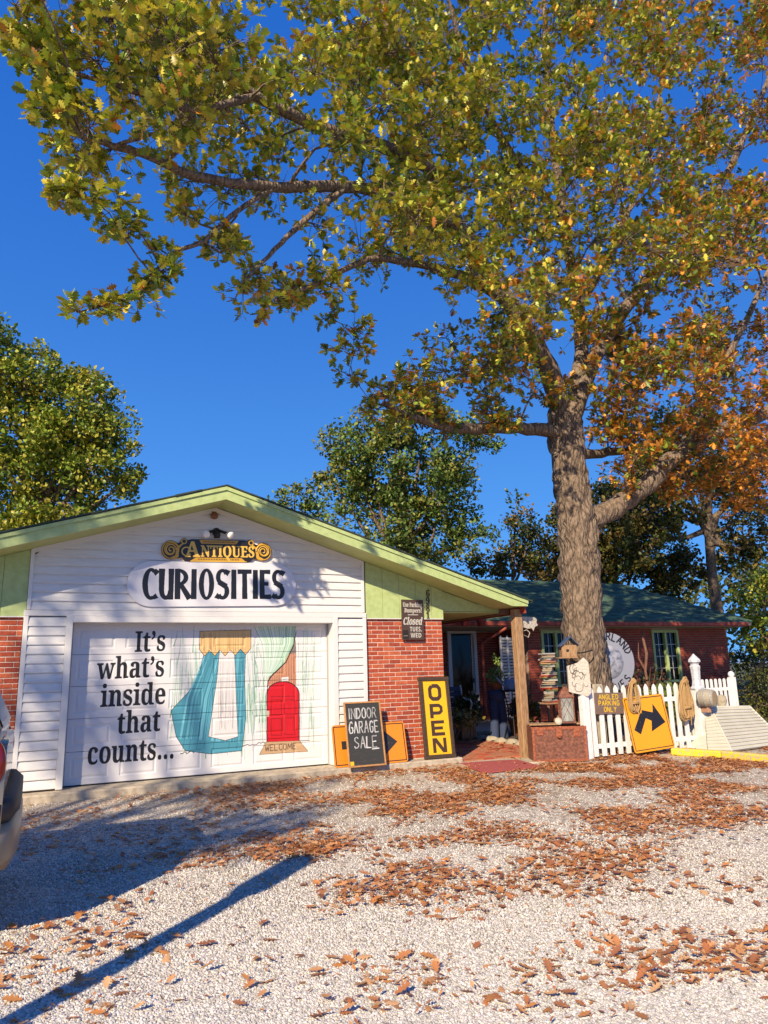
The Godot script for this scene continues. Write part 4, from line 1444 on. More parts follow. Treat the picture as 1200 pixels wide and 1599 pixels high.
	for i in 3:
		wm = mb()
		var a := i * TAU / 3.0
		tube(wm, [Vector3(cos(a) * 0.16, 0.94, sin(a) * 0.16), Vector3(cos(a) * 0.08, 0.5, sin(a) * 0.08), Vector3(cos(a) * 0.22, 0.0, sin(a) * 0.22)], [0.012, 0.012, 0.012], 6)
		put("leg", wm, mats["black_metal"], sd)
	# mass of plants round the trousers
	for q in [[6.95, -2.1, 0.5, "dark leafy pot plant between the trouser planter and the purple flowers"], [6.2, -3.1, 0.6, "bushy pot plant with brown leaves behind the slatted wooden planter"]]:
		var o := thing("pot_plant", q[3], "plant", Vector3(q[0], 0.05, q[1]))
		pot(o, 0.16, 0.26, terra)
		leafy(o, Vector3(0, 0.26 + q[2] * 0.5, 0), Vector3(0.34, q[2] * 0.6, 0.3), 420, 0.11, [[0.06, 0.09, 0.02], [0.13, 0.11, 0.03], [0.16, 0.08, 0.03]])
	# purple flowers in a pot
	var pf := thing("flower_pot", "clay pot with a round mound of purple flowers", "plant", Vector3(7.08, 0.22, -2.55))
	pot(pf, 0.2, 0.34, terra, Vector3(0, -0.16, 0))
	leafy(pf, Vector3(0, 0.36, 0), Vector3(0.22, 0.18, 0.22), 320, 0.06, [[0.30, 0.02, 0.12], [0.22, 0.015, 0.10], [0.40, 0.05, 0.16]], "blossom")
	for q in [[6.75, 0.1, -1.75, 0.15], [7.2, 0.1, -2.05, 0.17]]:
		var o := thing("clay_pot", "empty clay pot standing among the plants near the trouser planter", "pot", Vector3(q[0], q[1] - 0.05, q[2]), 0.0, "empty clay pots in the bed")
		pot(o, q[3], q[3] * 1.5, terra)
	# white louvred shutter
	var sp := at_z(788, 1062, -4.6)
	var sh := thing("louvred_shutter", "white louvred shutter leaning on the wall behind the porch post", "shutter", Vector3(sp.x + 0.15, 0.1, -4.6))
	for x in [-0.2, 0.0, 0.2]:
		bx("stile", Vector3(x, 1.1, 0), Vector3(0.05, 2.1, 0.035), iron, sh, 0.004)
	for i in 26:
		bx("louvre", Vector3(0, 0.12 + i * 0.078, 0), Vector3(0.36, 0.06, 0.012), iron, sh, 0.0, Basis(Vector3.RIGHT, 0.6))
	# tower of old books in front of the window
	var bt := at_z(858, 1062, -2.2)
	var tones := [[0.45, 0.02, 0.02], [0.5, 0.46, 0.38], [0.03, 0.05, 0.1], [0.35, 0.28, 0.18], [0.12, 0.04, 0.025], [0.55, 0.55, 0.52], [0.03, 0.09, 0.06], [0.42, 0.25, 0.06]]
	var bk := []
	for i in tones.size():
		bk.append(mat("book_cover_%d" % i, lin(tones[i][0], tones[i][1], tones[i][2]), 0.6))
	var page := mat("book_page", lin(0.42, 0.36, 0.26), 0.9)
	var names := ["red", "cream", "navy", "tan", "brown", "white", "dark green", "mustard"]
	var yy := 0.72
	var bs := thing("side_table", "small dark table under the tower of books", "table", Vector3(bt.x, 0.05, -2.2))
	bx("table_top", Vector3(0, 0.65, 0), Vector3(0.5, 0.03, 0.42), wood, bs)
	for x in [-0.2, 0.2]:
		for zz in [-0.16, 0.16]:
			bx("leg", Vector3(x, 0.32, zz), Vector3(0.04, 0.64, 0.04), wood, bs)
	for i in 30:
		var th := rng.randf_range(0.024, 0.045)
		var k := i % 8
		var lab: String = names[k] + " covered book in the twisted tower of books by the window"
		var o := thing("book", lab, "book", Vector3(bt.x + rng.randf_range(-0.02, 0.02), yy, -2.2 + rng.randf_range(-0.02, 0.02)), i * 0.21 + rng.randf_range(-0.15, 0.15), "books stacked in a tower")
		for s in [0.0045, th - 0.0045]:
			bx("cover", Vector3(0, s, 0), Vector3(0.3, 0.009, 0.215), bk[k], o, 0.0)
		bx("page_block", Vector3(0.004, th * 0.5, 0), Vector3(0.27, th - 0.0185, 0.19), page, o, 0.0)
		yy += th + 0.0005
	# cast iron hand pump on a half barrel
	var hb := thing("half_barrel", "half barrel tub under the iron hand pump", "barrel", Vector3(8.1, 0.03, -2.0))
	for i in 16:
		var a := TAU * i / 16.0
		var s := mb()
		cbox(s, Vector3(0, 0.2, 0.3), Vector3(0.115, 0.4, 0.03), 0.006, Basis.IDENTITY)
		part("stave", done(s), wood, hb, Transform3D(Basis(Vector3.UP, a), Vector3.ZERO))
	for y in [0.08, 0.33]:
		var s := mb()
		lathe(s, Vector3(0, y, 0), [[0.318, -0.02], [0.326, -0.02], [0.326, 0.02], [0.318, 0.02]], 32)
		put("hoop", s, mats["black_metal"], hb)
	var s3 := mb()
	lathe(s3, Vector3(0, 0.3, 0), [[0.29, 0.0], [0.0, 0.001]], 20)
	put("water", s3, mats["window_glass"], hb)
	var pu := thing("hand_pump", "black cast iron hand pump with a curved handle behind the chest", "pump", Vector3(8.1, 0.33, -2.0), 0.5)
	var s4 := mb()
	lathe(s4, Vector3.ZERO, [[0.12, 0.0], [0.12, 0.03], [0.05, 0.05], [0.05, 0.3], [0.085, 0.32], [0.085, 0.5], [0.1, 0.51], [0.1, 0.54], [0.03, 0.56], [0.02, 0.62], [0.0, 0.62]], 14)
	put("pump_body", s4, mat("cast_iron", lin(0.03, 0.03, 0.032), 0.55), pu)
	s4 = mb()
	tube(s4, [Vector3(0.06, 0.4, 0), Vector3(0.2, 0.42, 0), Vector3(0.26, 0.34, 0)], [0.04, 0.035, 0.04], 9)
	put("spout", s4, mats["cast_iron"], pu)
	s4 = mb()
	tube(s4, [Vector3(0.02, 0.6, 0), Vector3(-0.14, 0.62, 0), Vector3(-0.32, 0.5, 0), Vector3(-0.42, 0.25, 0), Vector3(-0.45, 0.02, 0)], [0.016, 0.018, 0.018, 0.016, 0.02], 7)
	put("handle", s4, mats["cast_iron"], pu)
	var bu := thing("enamel_bucket", "grey enamel bucket upturned behind the hand pump", "bucket", Vector3(8.55, 0.05, -2.5))
	s4 = mb()
	lathe(s4, Vector3.ZERO, [[0.24, 0.0], [0.25, 0.02], [0.2, 0.7], [0.17, 0.82], [0.0, 0.88]], 20)
	put("bucket_body", s4, mat("enamel_grey", lin(0.3, 0.33, 0.36), 0.3), bu)
	s4 = mb()
	tube(s4, [Vector3(-0.22, 0.3, 0.1), Vector3(0, 0.2, 0.27), Vector3(0.22, 0.3, 0.1)], [0.006, 0.006, 0.006], 5)
	put("bail", s4, mats["cast_iron"], bu)

# ---------- signs

func stadium(w: float, h: float, r: float) -> PackedVector2Array:
	var p := PackedVector2Array()
	p.append_array(arc(w - r, h * 0.5, r, h * 0.5, -90, 90, 18))
	p.append_array(arc(r, h * 0.5, r, h * 0.5, 90, 270, 18))
	return p

# thick band between two ellipses: the curved stroke of a sign-painter's letter
func bowl(cx: float, cy: float, rx: float, ry: float, tx: float, ty: float, a0: float, a1: float) -> PackedVector2Array:
	var o := arc(cx, cy, rx, ry, a0, a1, 20)
	var i := arc(cx, cy, rx - tx, ry - ty, a1, a0, 20)
	o.append_array(i)
	return o

func curiosities(pt: Paint, x: float, y: float, w: float, h: float, ink: Color) -> void:
	# each letter in its own cell: [letter, share of the width]
	var word := [["C", 1.0], ["U", 0.95], ["R", 0.95], ["I", 0.5], ["O", 1.05], ["S", 0.95], ["I", 0.5], ["T", 0.9], ["I", 0.5], ["E", 0.8], ["S", 0.95]]
	var total := 0.0
	for q in word:
		total += q[1]
	var cx := x
	for q in word:
		var cw: float = w * q[1] / total
		var l := cx + cw * 0.05
		var r := cx + cw * 0.93
		var m := (l + r) * 0.5
		var s := 0.068
		var flare := func(ax: float, ay: float, bx_: float, by: float, w0: float, w1: float) -> void:
			pt.ribbon(PackedVector2Array([Vector2(ax, ay), Vector2(lerpf(ax, bx_, 0.5), lerpf(ay, by, 0.5)), Vector2(bx_, by)]), w0, w1, ink)
		match q[0]:
			"C":
				pt.poly(bowl(m + 0.02, y + h * 0.5, (r - l) * 0.58, h * 0.52, s * 1.15, s * 0.75, 62, 292), ink)
				flare.call(m + 0.06, y + h * 0.95, r + 0.005, y + h * 0.83, 0.06, 0.09)
				flare.call(m + 0.05, y + h * 0.04, r, y + h * 0.12, 0.05, 0.075)
			"U":
				flare.call(l + s * 0.55, y + h * 1.0, l + s * 0.5, y + h * 0.3, s * 1.3, s * 1.05)
				flare.call(r - s * 0.4, y + h * 1.0, r - s * 0.45, y - 0.005, s * 1.15, s * 1.0)
				pt.poly(bowl(m, y + h * 0.32, (r - l) * 0.5, h * 0.34, s * 1.05, s * 0.9, 180, 350), ink)
			"R":
				flare.call(l + s * 0.5, y + h, l + s * 0.5, y, s * 1.15, s * 1.2)
				pt.poly(bowl(l + s * 0.5, y + h * 0.72, (r - l) * 0.78, h * 0.29, s, s * 0.7, -88, 90), ink)
				flare.call(m - 0.01, y + h * 0.46, r + 0.012, y + 0.005, s * 0.95, s * 1.25)
			"I":
				flare.call(m, y + h, m - 0.003, y, s * 1.1, s * 1.2)
			"O":
				pt.poly(bowl(m, y + h * 0.5, (r - l) * 0.52, h * 0.53, s * 1.1, s * 0.7, 0, 360), ink)
			"S":
				pt.poly(bowl(m, y + h * 0.74, (r - l) * 0.5, h * 0.28, s * 1.0, s * 0.75, 30, 250), ink)
				pt.poly(bowl(m, y + h * 0.26, (r - l) * 0.52, h * 0.28, s * 1.05, s * 0.8, -150, 75), ink)
				flare.call(l + s * 0.6, y + h * 0.58, r - s * 0.6, y + h * 0.42, s * 1.15, s * 1.25)
				flare.call(m + 0.03, y + h * 0.96, r, y + h * 0.86, 0.06, 0.09)
				flare.call(m - 0.04, y + h * 0.04, l, y + h * 0.13, 0.055, 0.085)
			"T":
				flare.call(m, y + h, m, y, s * 1.05, s * 1.2)
				flare.call(l - 0.015, y + h - s * 0.45, r + 0.015, y + h - s * 0.4, s * 1.05, s * 0.95)
			"E":
				flare.call(l + s * 0.5, y + h, l + s * 0.5, y, s * 1.1, s * 1.15)
				flare.call(l, y + h - s * 0.4, r, y + h - s * 0.42, s * 0.85, s * 1.0)
				flare.call(l, y + h * 0.52, r - 0.03, y + h * 0.52, s * 0.75, s * 0.85)
				flare.call(l, y + s * 0.45, r + 0.008, y + s * 0.5, s * 0.85, s * 1.1)
		cx += cw

# a leaning or hanging panel: a board with a printed face, given where its four corners are in the world
func panel_basis(bl: Vector3, br: Vector3, tl: Vector3) -> Basis:
	var x := (br - bl).normalized()
	var y := (tl - bl)
	y = (y - x * y.dot(x)).normalized()
	return Basis(x, y, x.cross(y))

func build_signs() -> void:
	rng.seed = 77
	var serif := SystemFont.new()
	serif.font_names = PackedStringArray(["Droid Serif"])
	serif.font_weight = 700
	var sans := SystemFont.new()
	sans.font_names = PackedStringArray(["Droid Sans"])
	sans.font_weight = 700
	var ink := lin(0.012, 0.012, 0.014)
	# oval board with the big black word
	var w := 2.49
	var h := 0.655
	var o := thing("oval_sign", "long white oval board with the black word CURIOSITIES on the gable", "sign", Vector3(-1.215, 2.445, 0.022))
	o.rotation.z = 0.02
	var out := stadium(w, h, 0.34)
	var st := mb()
	prism(st, out, 0.0, 0.022)
	put("board", st, mat("sign_white", lin(0.70, 0.69, 0.72), 0.45), o)
	var pt := Paint.new(w, h, 420.0, lin(0.70, 0.69, 0.72))
	curiosities(pt, 0.195, 0.105, 2.12, 0.44, ink)
	for q in [[0.5, 0.62], [1.25, 0.63], [2.0, 0.62], [0.4, 0.03], [1.2, 0.025], [2.05, 0.03]]:
		pt.stroke(PackedVector2Array([Vector2(q[0], q[1]), Vector2(q[0] + 0.001, q[1])]), 0.014, lin(0.2, 0.2, 0.22))
	pt.stroke(out, 0.012, lin(0.55, 0.54, 0.57))
	part("painted_face", picture_mesh(w, h, 0.0245, out), print_mat("curiosities_face", pt, 0.4), o)
	# carved gilt board with scrolled ends
	var gw := 1.66
	var gh := 0.36
	o = thing("carved_sign", "black and gold carved sign with scrolled ends reading ANTIQUES above the white oval board", "sign", Vector3(-0.775, 3.105, 0.02))
	o.rotation.z = 0.025
	var shape := PackedVector2Array()
	shape.append_array(PackedVector2Array([Vector2(0.16, 0.03), Vector2(0.30, 0.06), Vector2(0.34, 0.01), Vector2(0.42, 0.0), Vector2(1.24, 0.0), Vector2(1.32, 0.01), Vector2(1.36, 0.06), Vector2(1.50, 0.03)]))
	shape.append_array(arc(1.52, 0.17, 0.13, 0.14, -80, 110, 14))
	shape.append_array(PackedVector2Array([Vector2(1.42, 0.27)]))
	shape.append_array(arc(1.32, 0.30, 0.05, 0.05, -10, 150, 8))
	shape.append_array(PackedVector2Array([Vector2(1.22, 0.335), Vector2(0.44, 0.335), Vector2(0.39, 0.32)]))
	shape.append_array(arc(0.33, 0.30, 0.05, 0.05, 30, 190, 8))
	shape.append_array(PackedVector2Array([Vector2(0.24, 0.27)]))
	shape.append_array(arc(0.14, 0.17, 0.13, 0.14, 70, 260, 14))
	st = mb()
	prism(st, shape, 0.0, 0.035)
	put("board", st, mat("gilt_edge", lin(0.50, 0.26, 0.03), 0.5), o)
	var gold := lin(0.62, 0.34, 0.03)
	var gold2 := lin(0.74, 0.46, 0.07)
	pt = Paint.new(gw, gh, 600.0, lin(0.02, 0.014, 0.01))
	for e in [[0.14, 1.0], [1.52, -1.0]]:
		pt.stroke(arc(e[0], 0.17, 0.115, 0.125, 0, 360, 30), 0.016, gold)
		var sp := PackedVector2Array()
		for i in 40:
			var a := i * 0.3
			sp.append(Vector2(e[0] + e[1] * cos(a) * (0.08 - i * 0.0018), 0.17 + sin(a) * (0.09 - i * 0.002)))
		pt.stroke(sp, 0.014, gold2)
		pt.stroke(arc(e[0] + e[1] * 0.19, 0.30, 0.035, 0.035, 0, 360, 18), 0.016, gold)
		pt.ribbon(PackedVector2Array([Vector2(e[0] + e[1] * 0.02, 0.03), Vector2(e[0] + e[1] * 0.09, 0.08), Vector2(e[0] + e[1] * 0.1, 0.2), Vector2(e[0] + e[1] * 0.18, 0.27)]), 0.07, 0.018, gold)
	pt.poly(PackedVector2Array([Vector2(0.42, 0.012), Vector2(1.24, 0.012), Vector2(1.18, 0.062), Vector2(0.50, 0.062)]), gold)
	pt.poly(PackedVector2Array([Vector2(0.58, 0.272), Vector2(1.10, 0.272), Vector2(1.14, 0.325), Vector2(0.55, 0.325)]), gold)
	pt.stroke(PackedVector2Array([Vector2(0.42, 0.005), Vector2(1.26, 0.005)]), 0.012, gold2)
	# small lines too fine to read: rows of letter-like ticks
	for k in 26:
		pt.rect(0.60 + k * 0.019, 0.285, 0.010, 0.026, lin(0.06, 0.03, 0.01))
		pt.rect(0.53 + k * 0.024, 0.024, 0.013, 0.026, lin(0.09, 0.045, 0.01))
	pt.letters("A", serif, 0.345, 0.072, 0.225, 0.215, gold2, 0.004)
	pt.stroke(arc(0.365, 0.15, 0.065, 0.062, 20, 330, 24), 0.018, gold2)
	pt.letters("NTIQUES", serif, 0.575, 0.078, 0.165, 0.80, gold2, 0.003)
	part("carved_face", picture_mesh(gw, gh, 0.0375, shape), print_mat("antiques_face", pt, 0.35), o)
	for e in [[0.14, 1.0], [1.52, -1.0]]:
		st = mb()
		var sp3 := []
		var rr := []
		for i in 26:
			var a := i * 0.36
			sp3.append(Vector3(e[0] + e[1] * cos(a) * (0.115 - i * 0.0035), 0.17 + sin(a) * (0.12 - i * 0.0036), 0.04))
			rr.append(0.011)
		tube(st, sp3, rr, 6)
		put("scroll", st, mat("gold_leaf", gold, 0.35), o)
	# slate board nailed over the brick: closed days
	var a0 := at_z(624.5, 997, 0.03)
	w = 0.40
	h = 0.655
	o = thing("slate_sign", "dark brown slate with white lettering CLOSED TUES WED nailed over the brick", "sign", Vector3(3.085, 1.965, 0.02))
	o.rotation.z = -0.01
	st = mb()
	cbox(st, Vector3(w * 0.5, h * 0.5, 0.012), Vector3(w, h, 0.024), 0.004)
	put("board", st, mat("slate_brown", lin(0.06, 0.035, 0.028), 0.7), o)
	pt = Paint.new(w, h, 900.0, lin(0.062, 0.036, 0.03))
	for k in 60:
		var y := rng.randf() * h
		pt.stroke(PackedVector2Array([Vector2(rng.randf() * w, y), Vector2(rng.randf() * w, y + rng.randf_range(-0.01, 0.01))]), rng.randf_range(0.002, 0.006), lin(0.085, 0.05, 0.04))
	var chalk := lin(0.52, 0.50, 0.44)
	pt.letters("Use Parking", serif, 0.02, 0.535, 0.07, 0.36, chalk, 0.001)
	pt.letters("Bumpers!", serif, 0.045, 0.445, 0.066, 0.32, chalk, 0.001, 0.08)
	pt.stroke(PackedVector2Array([Vector2(0.11, 0.405), Vector2(0.30, 0.407)]), 0.012, chalk)
	pt.letters("Closed", serif, 0.015, 0.245, 0.115, 0.35, chalk, 0.002, 0.22)
	pt.letters("TUES.", sans, 0.14, 0.135, 0.075, 0.22, chalk)
	pt.letters("WED", sans, 0.15, 0.035, 0.075, 0.20, chalk)
	pt.poly(PackedVector2Array([Vector2(0.01, 0.01), Vector2(0.12, 0.01), Vector2(0.11, 0.16), Vector2(0.01, 0.15)]), lin(0.015, 0.012, 0.012))
	pt.stroke(PackedVector2Array([Vector2(0.02, 0.06), Vector2(0.1, 0.065)]), 0.012, lin(0.2, 0.19, 0.17))
	part("lettered_face", picture_mesh(w, h, 0.0265), print_mat("slate_face", pt, 0.75), o)
	# orange road sign lying on its side behind the chalkboard
	var orange := lin(0.72, 0.24, 0.012)
	w = 1.22
	h = 0.61
	o = thing("arrow_sign", "orange road sign with a black arrow behind the chalkboard", "sign")
	var bl := Vector3(1.80, 0.095, 0.24)
	var br := Vector3(2.985, 0.095, 0.245)
	o.transform = Transform3D(panel_basis(bl, br, Vector3(1.81, 0.69, 0.11)), bl)
	pt = Paint.new(w, h, 500.0, orange)
	pt.stroke(PackedVector2Array([Vector2(0.03, 0.03), Vector2(w - 0.03, 0.03), Vector2(w - 0.03, h - 0.03), Vector2(0.03, h - 0.03), Vector2(0.03, 0.03)]), 0.014, ink)
	pt.poly(PackedVector2Array([Vector2(0.14, 0.25), Vector2(0.80, 0.25), Vector2(0.80, 0.09), Vector2(1.07, 0.31), Vector2(0.80, 0.53), Vector2(0.80, 0.37), Vector2(0.14, 0.37)]), lin(0.03, 0.028, 0.026))
	for k in 120:
		var y := rng.randf() * h
		var x := rng.randf() * w
		pt.stroke(PackedVector2Array([Vector2(x, y), Vector2(x + rng.randf_range(-0.03, 0.03), y + 0.01)]), 0.002, lin(0.62, 0.22, 0.03))
	var rp := round_rect(w, h, 0.05)
	st = mb()
	prism(st, rp, -0.004, 0.0)
	put("plate", st, mat("sign_back", lin(0.45, 0.20, 0.03), 0.5), o)
	part("printed_face", picture_mesh(w, h, 0.0025, rp), print_mat("arrow_face", pt, 0.45), o)
	# chalkboard on the apron
	w = 0.61
	h = 0.95
	o = thing("chalkboard", "framed chalkboard with white chalk lettering INDOOR GARAGE SALE leaning by the garage door", "sign")
	bl = at_y(547.5, 1195, 0.09)
	bl.z = 0.42
	bl.x = at_z(547.5, 1195, 0.42).x
	o.transform = Transform3D(panel_basis(bl, bl + Vector3(1, 0.0, 0.02), bl + Vector3(0.0, 1.0, -0.2)), Vector3(bl.x, 0.09, 0.35))
	var fr := pmat("frame_wood", noise_tex(noise(0.03, FastNoiseLite.TYPE_SIMPLEX_SMOOTH, 4, 91), [[0.0, 0.36, 0.17, 0.06], [1.0, 0.55, 0.30, 0.12]], 256), Vector3(2, 2, 2), 0.6)
	st = mb()
	box(st, Vector3(w * 0.5, h * 0.5, 0.0), Vector3(w - 0.02, h - 0.02, 0.012))
	put("slate_back", st, mat("board_black", lin(0.03, 0.032, 0.034), 0.85), o)
	for q in [[w * 0.5, 0.0125, w, 0.025], [w * 0.5, h - 0.0125, w, 0.025], [0.0125, h * 0.5, 0.025, h - 0.051], [w - 0.0125, h * 0.5, 0.025, h - 0.051]]:
		bx("frame_rail", Vector3(q[0], q[1], 0.004), Vector3(q[2], q[3], 0.028), fr, o, 0.003)
	pt = Paint.new(w, h, 900.0, lin(0.034, 0.036, 0.038))
	for k in 130:
		var y := rng.randf() * h
		var x := rng.randf() * w
		pt.stroke(PackedVector2Array([Vector2(x, y), Vector2(x + rng.randf_range(-0.12, 0.12), y + rng.randf_range(-0.02, 0.02))]), rng.randf_range(0.004, 0.012), lin(0.04 + rng.randf() * 0.02, 0.043, 0.046))
	var wc := lin(0.62, 0.63, 0.63)
	hand(pt, "INDOOR", 0.065, 0.70, 0.155, 0.064, 0.022, wc, 0.022, true, 0.06)
	hand(pt, "GARAGE", 0.055, 0.49, 0.165, 0.060, 0.024, wc, 0.022, true, 0.05)
	hand(pt, "SALE", 0.12, 0.27, 0.165, 0.075, 0.024, wc, 0.022, true, 0.05)
	pt.stroke(PackedVector2Array([Vector2(0.40, 0.245), Vector2(0.52, 0.25)]), 0.014, wc)
	pt.poly(PackedVector2Array([Vector2(0.03, 0.03), Vector2(0.09, 0.03), Vector2(0.09, 0.085), Vector2(0.03, 0.085)]), lin(0.7, 0.45, 0.02))
	part("chalked_face", picture_mesh(w, h, 0.0075), print_mat("chalk_face", pt, 0.9), o)
	# tall yellow OPEN board against the brick corner
	w = 0.52
	h = 1.27
	o = thing("open_sign", "tall yellow board with brown letters OPEN leaning on the brick corner", "sign")
	bl = at_z(664, 1186, 0.2)
	br = at_z(711, 1181, 0.2)
	var lean := Basis(Vector3.BACK, -0.012) * Basis(Vector3.RIGHT, -0.13)
	o.transform = Transform3D(lean, bl)
	w = (br - bl).length()
	var brown := pmat("dark_frame", noise_tex(noise(0.05), [[0.0, 0.035, 0.02, 0.012], [1.0, 0.09, 0.055, 0.03]], 256), Vector3(2, 2, 2), 0.7)
	bx("backing", Vector3(w * 0.5, h * 0.5, 0.0), Vector3(w - 0.03, h - 0.03, 0.015), brown, o, 0.0)
	for q in [[w * 0.5, 0.03, w + 0.02, 0.06], [w * 0.5, h - 0.03, w + 0.02, 0.06], [0.03, h * 0.5, 0.06, h - 0.122], [w - 0.03, h * 0.5, 0.06, h - 0.122]]:
		bx("frame_rail", Vector3(q[0], q[1], 0.01), Vector3(q[2], q[3], 0.045), brown, o, 0.004)
	pt = Paint.new(w, h, 500.0, lin(0.80, 0.46, 0.008))
	var lb := lin(0.06, 0.03, 0.015)
	var lx := w * 0.5 - 0.115
	# squarish letters with rounded corners
	var ly := 0.90
	pt.stroke(PackedVector2Array([Vector2(lx + 0.07, ly + 0.225), Vector2(lx + 0.03, ly + 0.18), Vector2(lx + 0.03, ly + 0.06), Vector2(lx + 0.07, ly + 0.02), Vector2(lx + 0.17, ly + 0.02), Vector2(lx + 0.21, ly + 0.06), Vector2(lx + 0.21, ly + 0.18), Vector2(lx + 0.17, ly + 0.225), Vector2(lx + 0.07, ly + 0.225)]), 0.062, lb)
	ly = 0.625
	pt.stroke(PackedVector2Array([Vector2(lx + 0.03, ly - 0.01), Vector2(lx + 0.03, ly + 0.21)]), 0.062, lb, false)
	pt.stroke(PackedVector2Array([Vector2(lx + 0.0, ly + 0.19), Vector2(lx + 0.17, ly + 0.19), Vector2(lx + 0.21, ly + 0.16), Vector2(lx + 0.21, ly + 0.1), Vector2(lx + 0.17, ly + 0.07), Vector2(lx + 0.03, ly + 0.07)]), 0.052, lb, false)
	ly = 0.355
	pt.stroke(PackedVector2Array([Vector2(lx + 0.03, ly - 0.01), Vector2(lx + 0.03, ly + 0.225)]), 0.062, lb, false)
	for e in [0.015, 0.107, 0.2]:
		pt.stroke(PackedVector2Array([Vector2(lx, ly + e), Vector2(lx + (0.24 if e != 0.107 else 0.21), ly + e)]), 0.05, lb, false)
	ly = 0.085
	pt.stroke(PackedVector2Array([Vector2(lx + 0.028, ly), Vector2(lx + 0.028, ly + 0.225)]), 0.058, lb, false)
	pt.stroke(PackedVector2Array([Vector2(lx + 0.222, ly), Vector2(lx + 0.222, ly + 0.225)]), 0.058, lb, false)
	pt.poly(PackedVector2Array([Vector2(lx, ly + 0.225), Vector2(lx + 0.075, ly + 0.225), Vector2(lx + 0.25, ly), Vector2(lx + 0.175, ly)]), lb)
	part("painted_face", picture_mesh(w, h, 0.011), print_mat("open_face", pt, 0.5), o)
	# small pale terrier statue between the signs
	o = thing("dog_statue", "small pale plaster dog sitting between the orange sign and the yellow board", "statue", at_y(648, 1188, 0.05))
	var pl := pmat("plaster", noise_tex(noise(0.05, FastNoiseLite.TYPE_SIMPLEX, 4, 93), [[0.0, 0.30, 0.26, 0.2], [1.0, 0.6, 0.56, 0.48]], 256), Vector3(3, 3, 3), 0.9)
	st = mb()
	tube(st, [Vector3(0, 0.0, -0.03), Vector3(0, 0.08, -0.02), Vector3(0, 0.17, 0.0), Vector3(0, 0.23, 0.03)], [0.06, 0.075, 0.055, 0.04], 10)
	blob(st, Vector3(0, 0.25, 0.05), Vector3(0.045, 0.042, 0.05), 0.06)
	tube(st, [Vector3(0, 0.245, 0.08), Vector3(0, 0.235, 0.12)], [0.024, 0.018], 8)
	for s in [-1, 1]:
		tube(st, [Vector3(s * 0.03, 0.28, 0.04), Vector3(s * 0.04, 0.325, 0.035)], [0.018, 0.004], 6)
		tube(st, [Vector3(s * 0.035, 0.15, 0.03), Vector3(s * 0.035, 0.0, 0.06)], [0.026, 0.02], 7)
		blob(st, Vector3(s * 0.055, 0.04, -0.01), Vector3(0.035, 0.045, 0.06), 0.05)
	put("body", st, pl, o)
	o.rotation.y = -0.4

func round_rect(w: float, h: float, r: float) -> PackedVector2Array:
	var p := PackedVector2Array()
	p.append_array(arc(w - r, r, r, r, -90, 0, 6))
	p.append_array(arc(w - r, h - r, r, r, 0, 90, 6))
	p.append_array(arc(r, h - r, r, r, 90, 180, 6))
	p.append_array(arc(r, r, r, r, 180, 270, 6))
	return p

# ---------- fence with what hangs on it

const FZ := 1.1

func picket(w: float, h: float, pointed := true) -> ArrayMesh:
	var st := mb()
	var p := PackedVector2Array([Vector2(-w / 2, 0), Vector2(w / 2, 0), Vector2(w / 2, h - 0.07)])
	if pointed:
		p.append_array(PackedVector2Array([Vector2(w * 0.3, h - 0.035), Vector2(0, h), Vector2(-w * 0.3, h - 0.035)]))
	else:
		p.append_array(arc(0, h - 0.05, w / 2, 0.05, 0, 180, 8))
	p.append(Vector2(-w / 2, h - 0.07))
	prism(st, p, -0.011, 0.011)
	return done(st)

func rope_coil(called: String, label: String, at: Vector3, w: float, h: float, n: int, m: Material) -> void:
	var o := thing(called, label, "rope", at)
	for i in n:
		var st := mb()
		var pts := []
		var rr := []
		var dx := rng.randf_range(-0.25, 0.25) * w
		var ww := w * rng.randf_range(0.3, 1.0)
		var hh := h * rng.randf_range(0.86, 1.05)
		var dz := 0.01 + 0.016 * (i % 4) + rng.randf() * 0.01
		for k in 29:
			var a := TAU * k / 28.0
			var squeeze := 0.55 + 0.45 * (0.5 - 0.5 * sin(a))
			pts.append(Vector3(dx * (0.5 - 0.5 * sin(a)) + cos(a) * ww * 0.5 * squeeze, -h * 0.5 + sin(a) * hh * 0.5, dz + (0.03 if sin(a) > 0.9 else 0.0)))
			rr.append(0.009)
		tube(st, pts, rr, 6, true, false)
		put("strand", st, m, o)
	# the wrap that holds the coil
	var st2 := mb()
	for k in 2:
		var pts := []
		var rr := []
		for j in 13:
			var a := TAU * j / 12.0
			pts.append(Vector3(cos(a) * w * 0.24, -h * 0.7 - k * 0.02 + 0.01 * sin(a), 0.045 + sin(a) * 0.05))
			rr.append(0.011)
		tube(st2, pts, rr, 6, true, false)
	put("wrap", st2, m, o)
	var st3 := mb()
	tube(st3, [Vector3(0.02, -h * 0.7, 0.07), Vector3(0.03, -h * 0.9, 0.08), Vector3(0.035, -h * 1.12, 0.07)], [0.01, 0.009, 0.008], 6)
	put("loose_end", st3, m, o)

